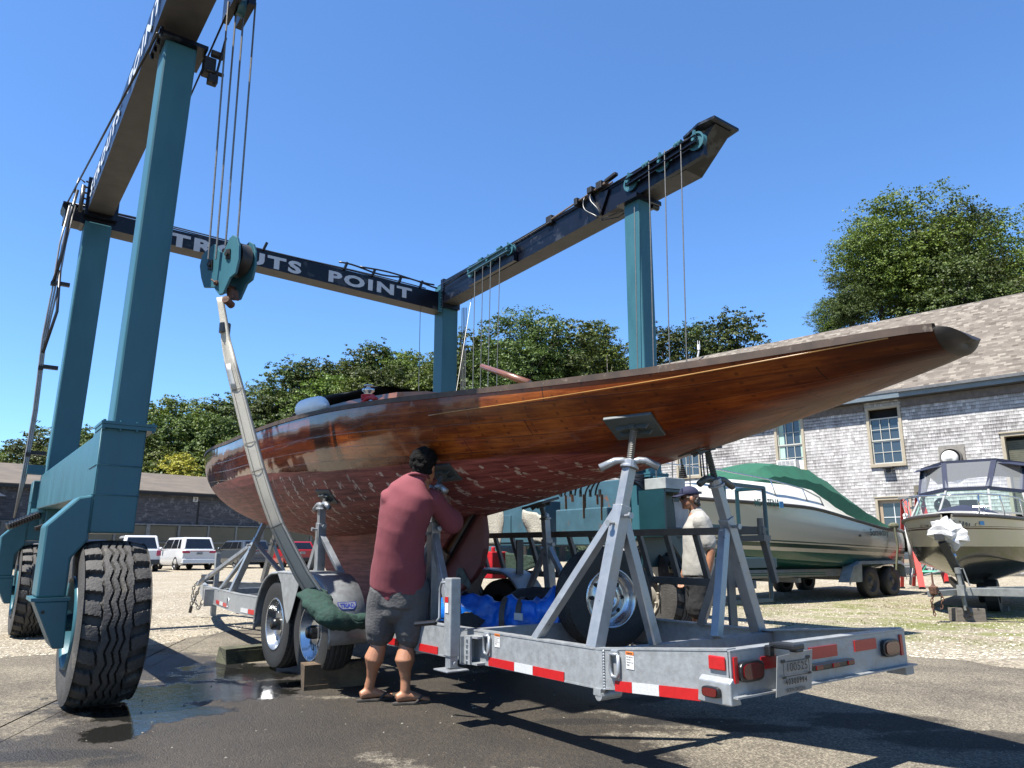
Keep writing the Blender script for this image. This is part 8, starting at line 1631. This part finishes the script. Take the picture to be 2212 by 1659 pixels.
# timber blocks chocking the trailer wheels
OLDW = mat('green_stained_timber', (.075, .075, .040), .9, var=.5, vscale=7, stretch=(1, 1, 1), bump=.5, wearcol=(.03, .035, .02), wear=.4); BRW = mat('brown_railway_timber', (.13, .085, .045), .9, var=.45, vscale=6, bump=.6, bscale=14, wearcol=(.045, .032, .022), wear=.42)
def beamblock(p0, p1, h, wd, m, lab, nm='timber'):
    b = MB(); d = (p1 - p0).normalized(); s_ = E3.cross(d); n = 7; rows = []
    b.bar(p0 + E3 * h / 2 + s_ * wd / 2, p1 + E3 * h / 2 + s_ * wd / 2, wd, h); b.v = [p + Vector((mnoise.noise(p * 4), mnoise.noise(p * 5 + Vector((3, 3, 3))), .5 * mnoise.noise(p * 6))) * .03 for p in b.v]
    for i in range(4): z = h * (.2 + .2 * i); b.bar(p0 + E3 * z - s_ * .002, p1 + E3 * z - s_ * .002, .004, .004)
    tag(b.build(nm, m, None, bevel=.008), lab, 'timber')
beamblock(onz(485, 1437), onz(600, 1425), .15, .22, OLDW, 'mossy timber lying in front of the forward trailer wheel'); beamblock(onz(657, 1494), onz(800, 1480), .20, .15, BRW, 'split brown timber lying behind the rear trailer wheel, by the man in maroon')
# weeds: tufts along the right of the yard and at the gravel edge
gm = leaf_mat('weed_leaves', (.06, .08, .012), (.19, .20, .04)); g = MB(); r_ = random.Random(12)
def tuft(c, h, n):
    for k in range(n):
        a = r_.uniform(0, 6.28); d = Vector((math.cos(a), math.sin(a), 0)); q = d.cross(E3) * h * .06; t = c + d * h * r_.uniform(.1, .6) + E3 * h * r_.uniform(.5, 1); b0 = c + d * .01; g.add([b0 - q, b0 + q, t], [(0, 1, 2)])
cnt = 0
while cnt < 12000:
    x, y = r_.uniform(3.8, 14), r_.uniform(8.3, 18)
    v = mnoise.noise(Vector((x * .55, y * .9, 3))) + .5 * mnoise.noise(Vector((x * 2, y * 2.4, 1)))
    if v < .12 or (y < 8.8 and r_.random() < .6): cnt += .25; continue
    cnt += 1; tuft(Vector((x, y, rise(x, y))), r_.uniform(.012, .045), 3)
tag(g.build('weeds', gm), 'low green weeds growing through the gravel at the right', 'weeds', kind='stuff')
g = MB()
# coarse gravel: loose stones on the pale yard behind the asphalt
for i in range(9000):
    t = r_.random(); y = 8.0 + 14 * t * t; x = r_.uniform(-.78, .72) * y
    e = interp([(p.x, p.y) for p in fine], x)
    if y < e - .05: continue
    s_ = r_.uniform(.008, .022); c = Vector((x, y, rise(x, y) + s_ * .2)); a = r_.uniform(0, 3); X_ = Vector((math.cos(a), math.sin(a), 0)); Y_ = E3.cross(X_)
    g.add([c - X_ * s_, c + Y_ * s_ * .7, c + X_ * s_ * .9, c - Y_ * s_ * .8, c + E3 * s_ * .6], [(0, 4, 1)[::-1], (1, 4, 2)[::-1], (2, 4, 3)[::-1], (3, 4, 0)[::-1]])
tag(g.build('gravel_stones', mat('cream_stone', (.56, .51, .41), .9, var=.45, vscale=3)), 'loose cream stones lying on the gravel yard', 'gravel', kind='stuff')
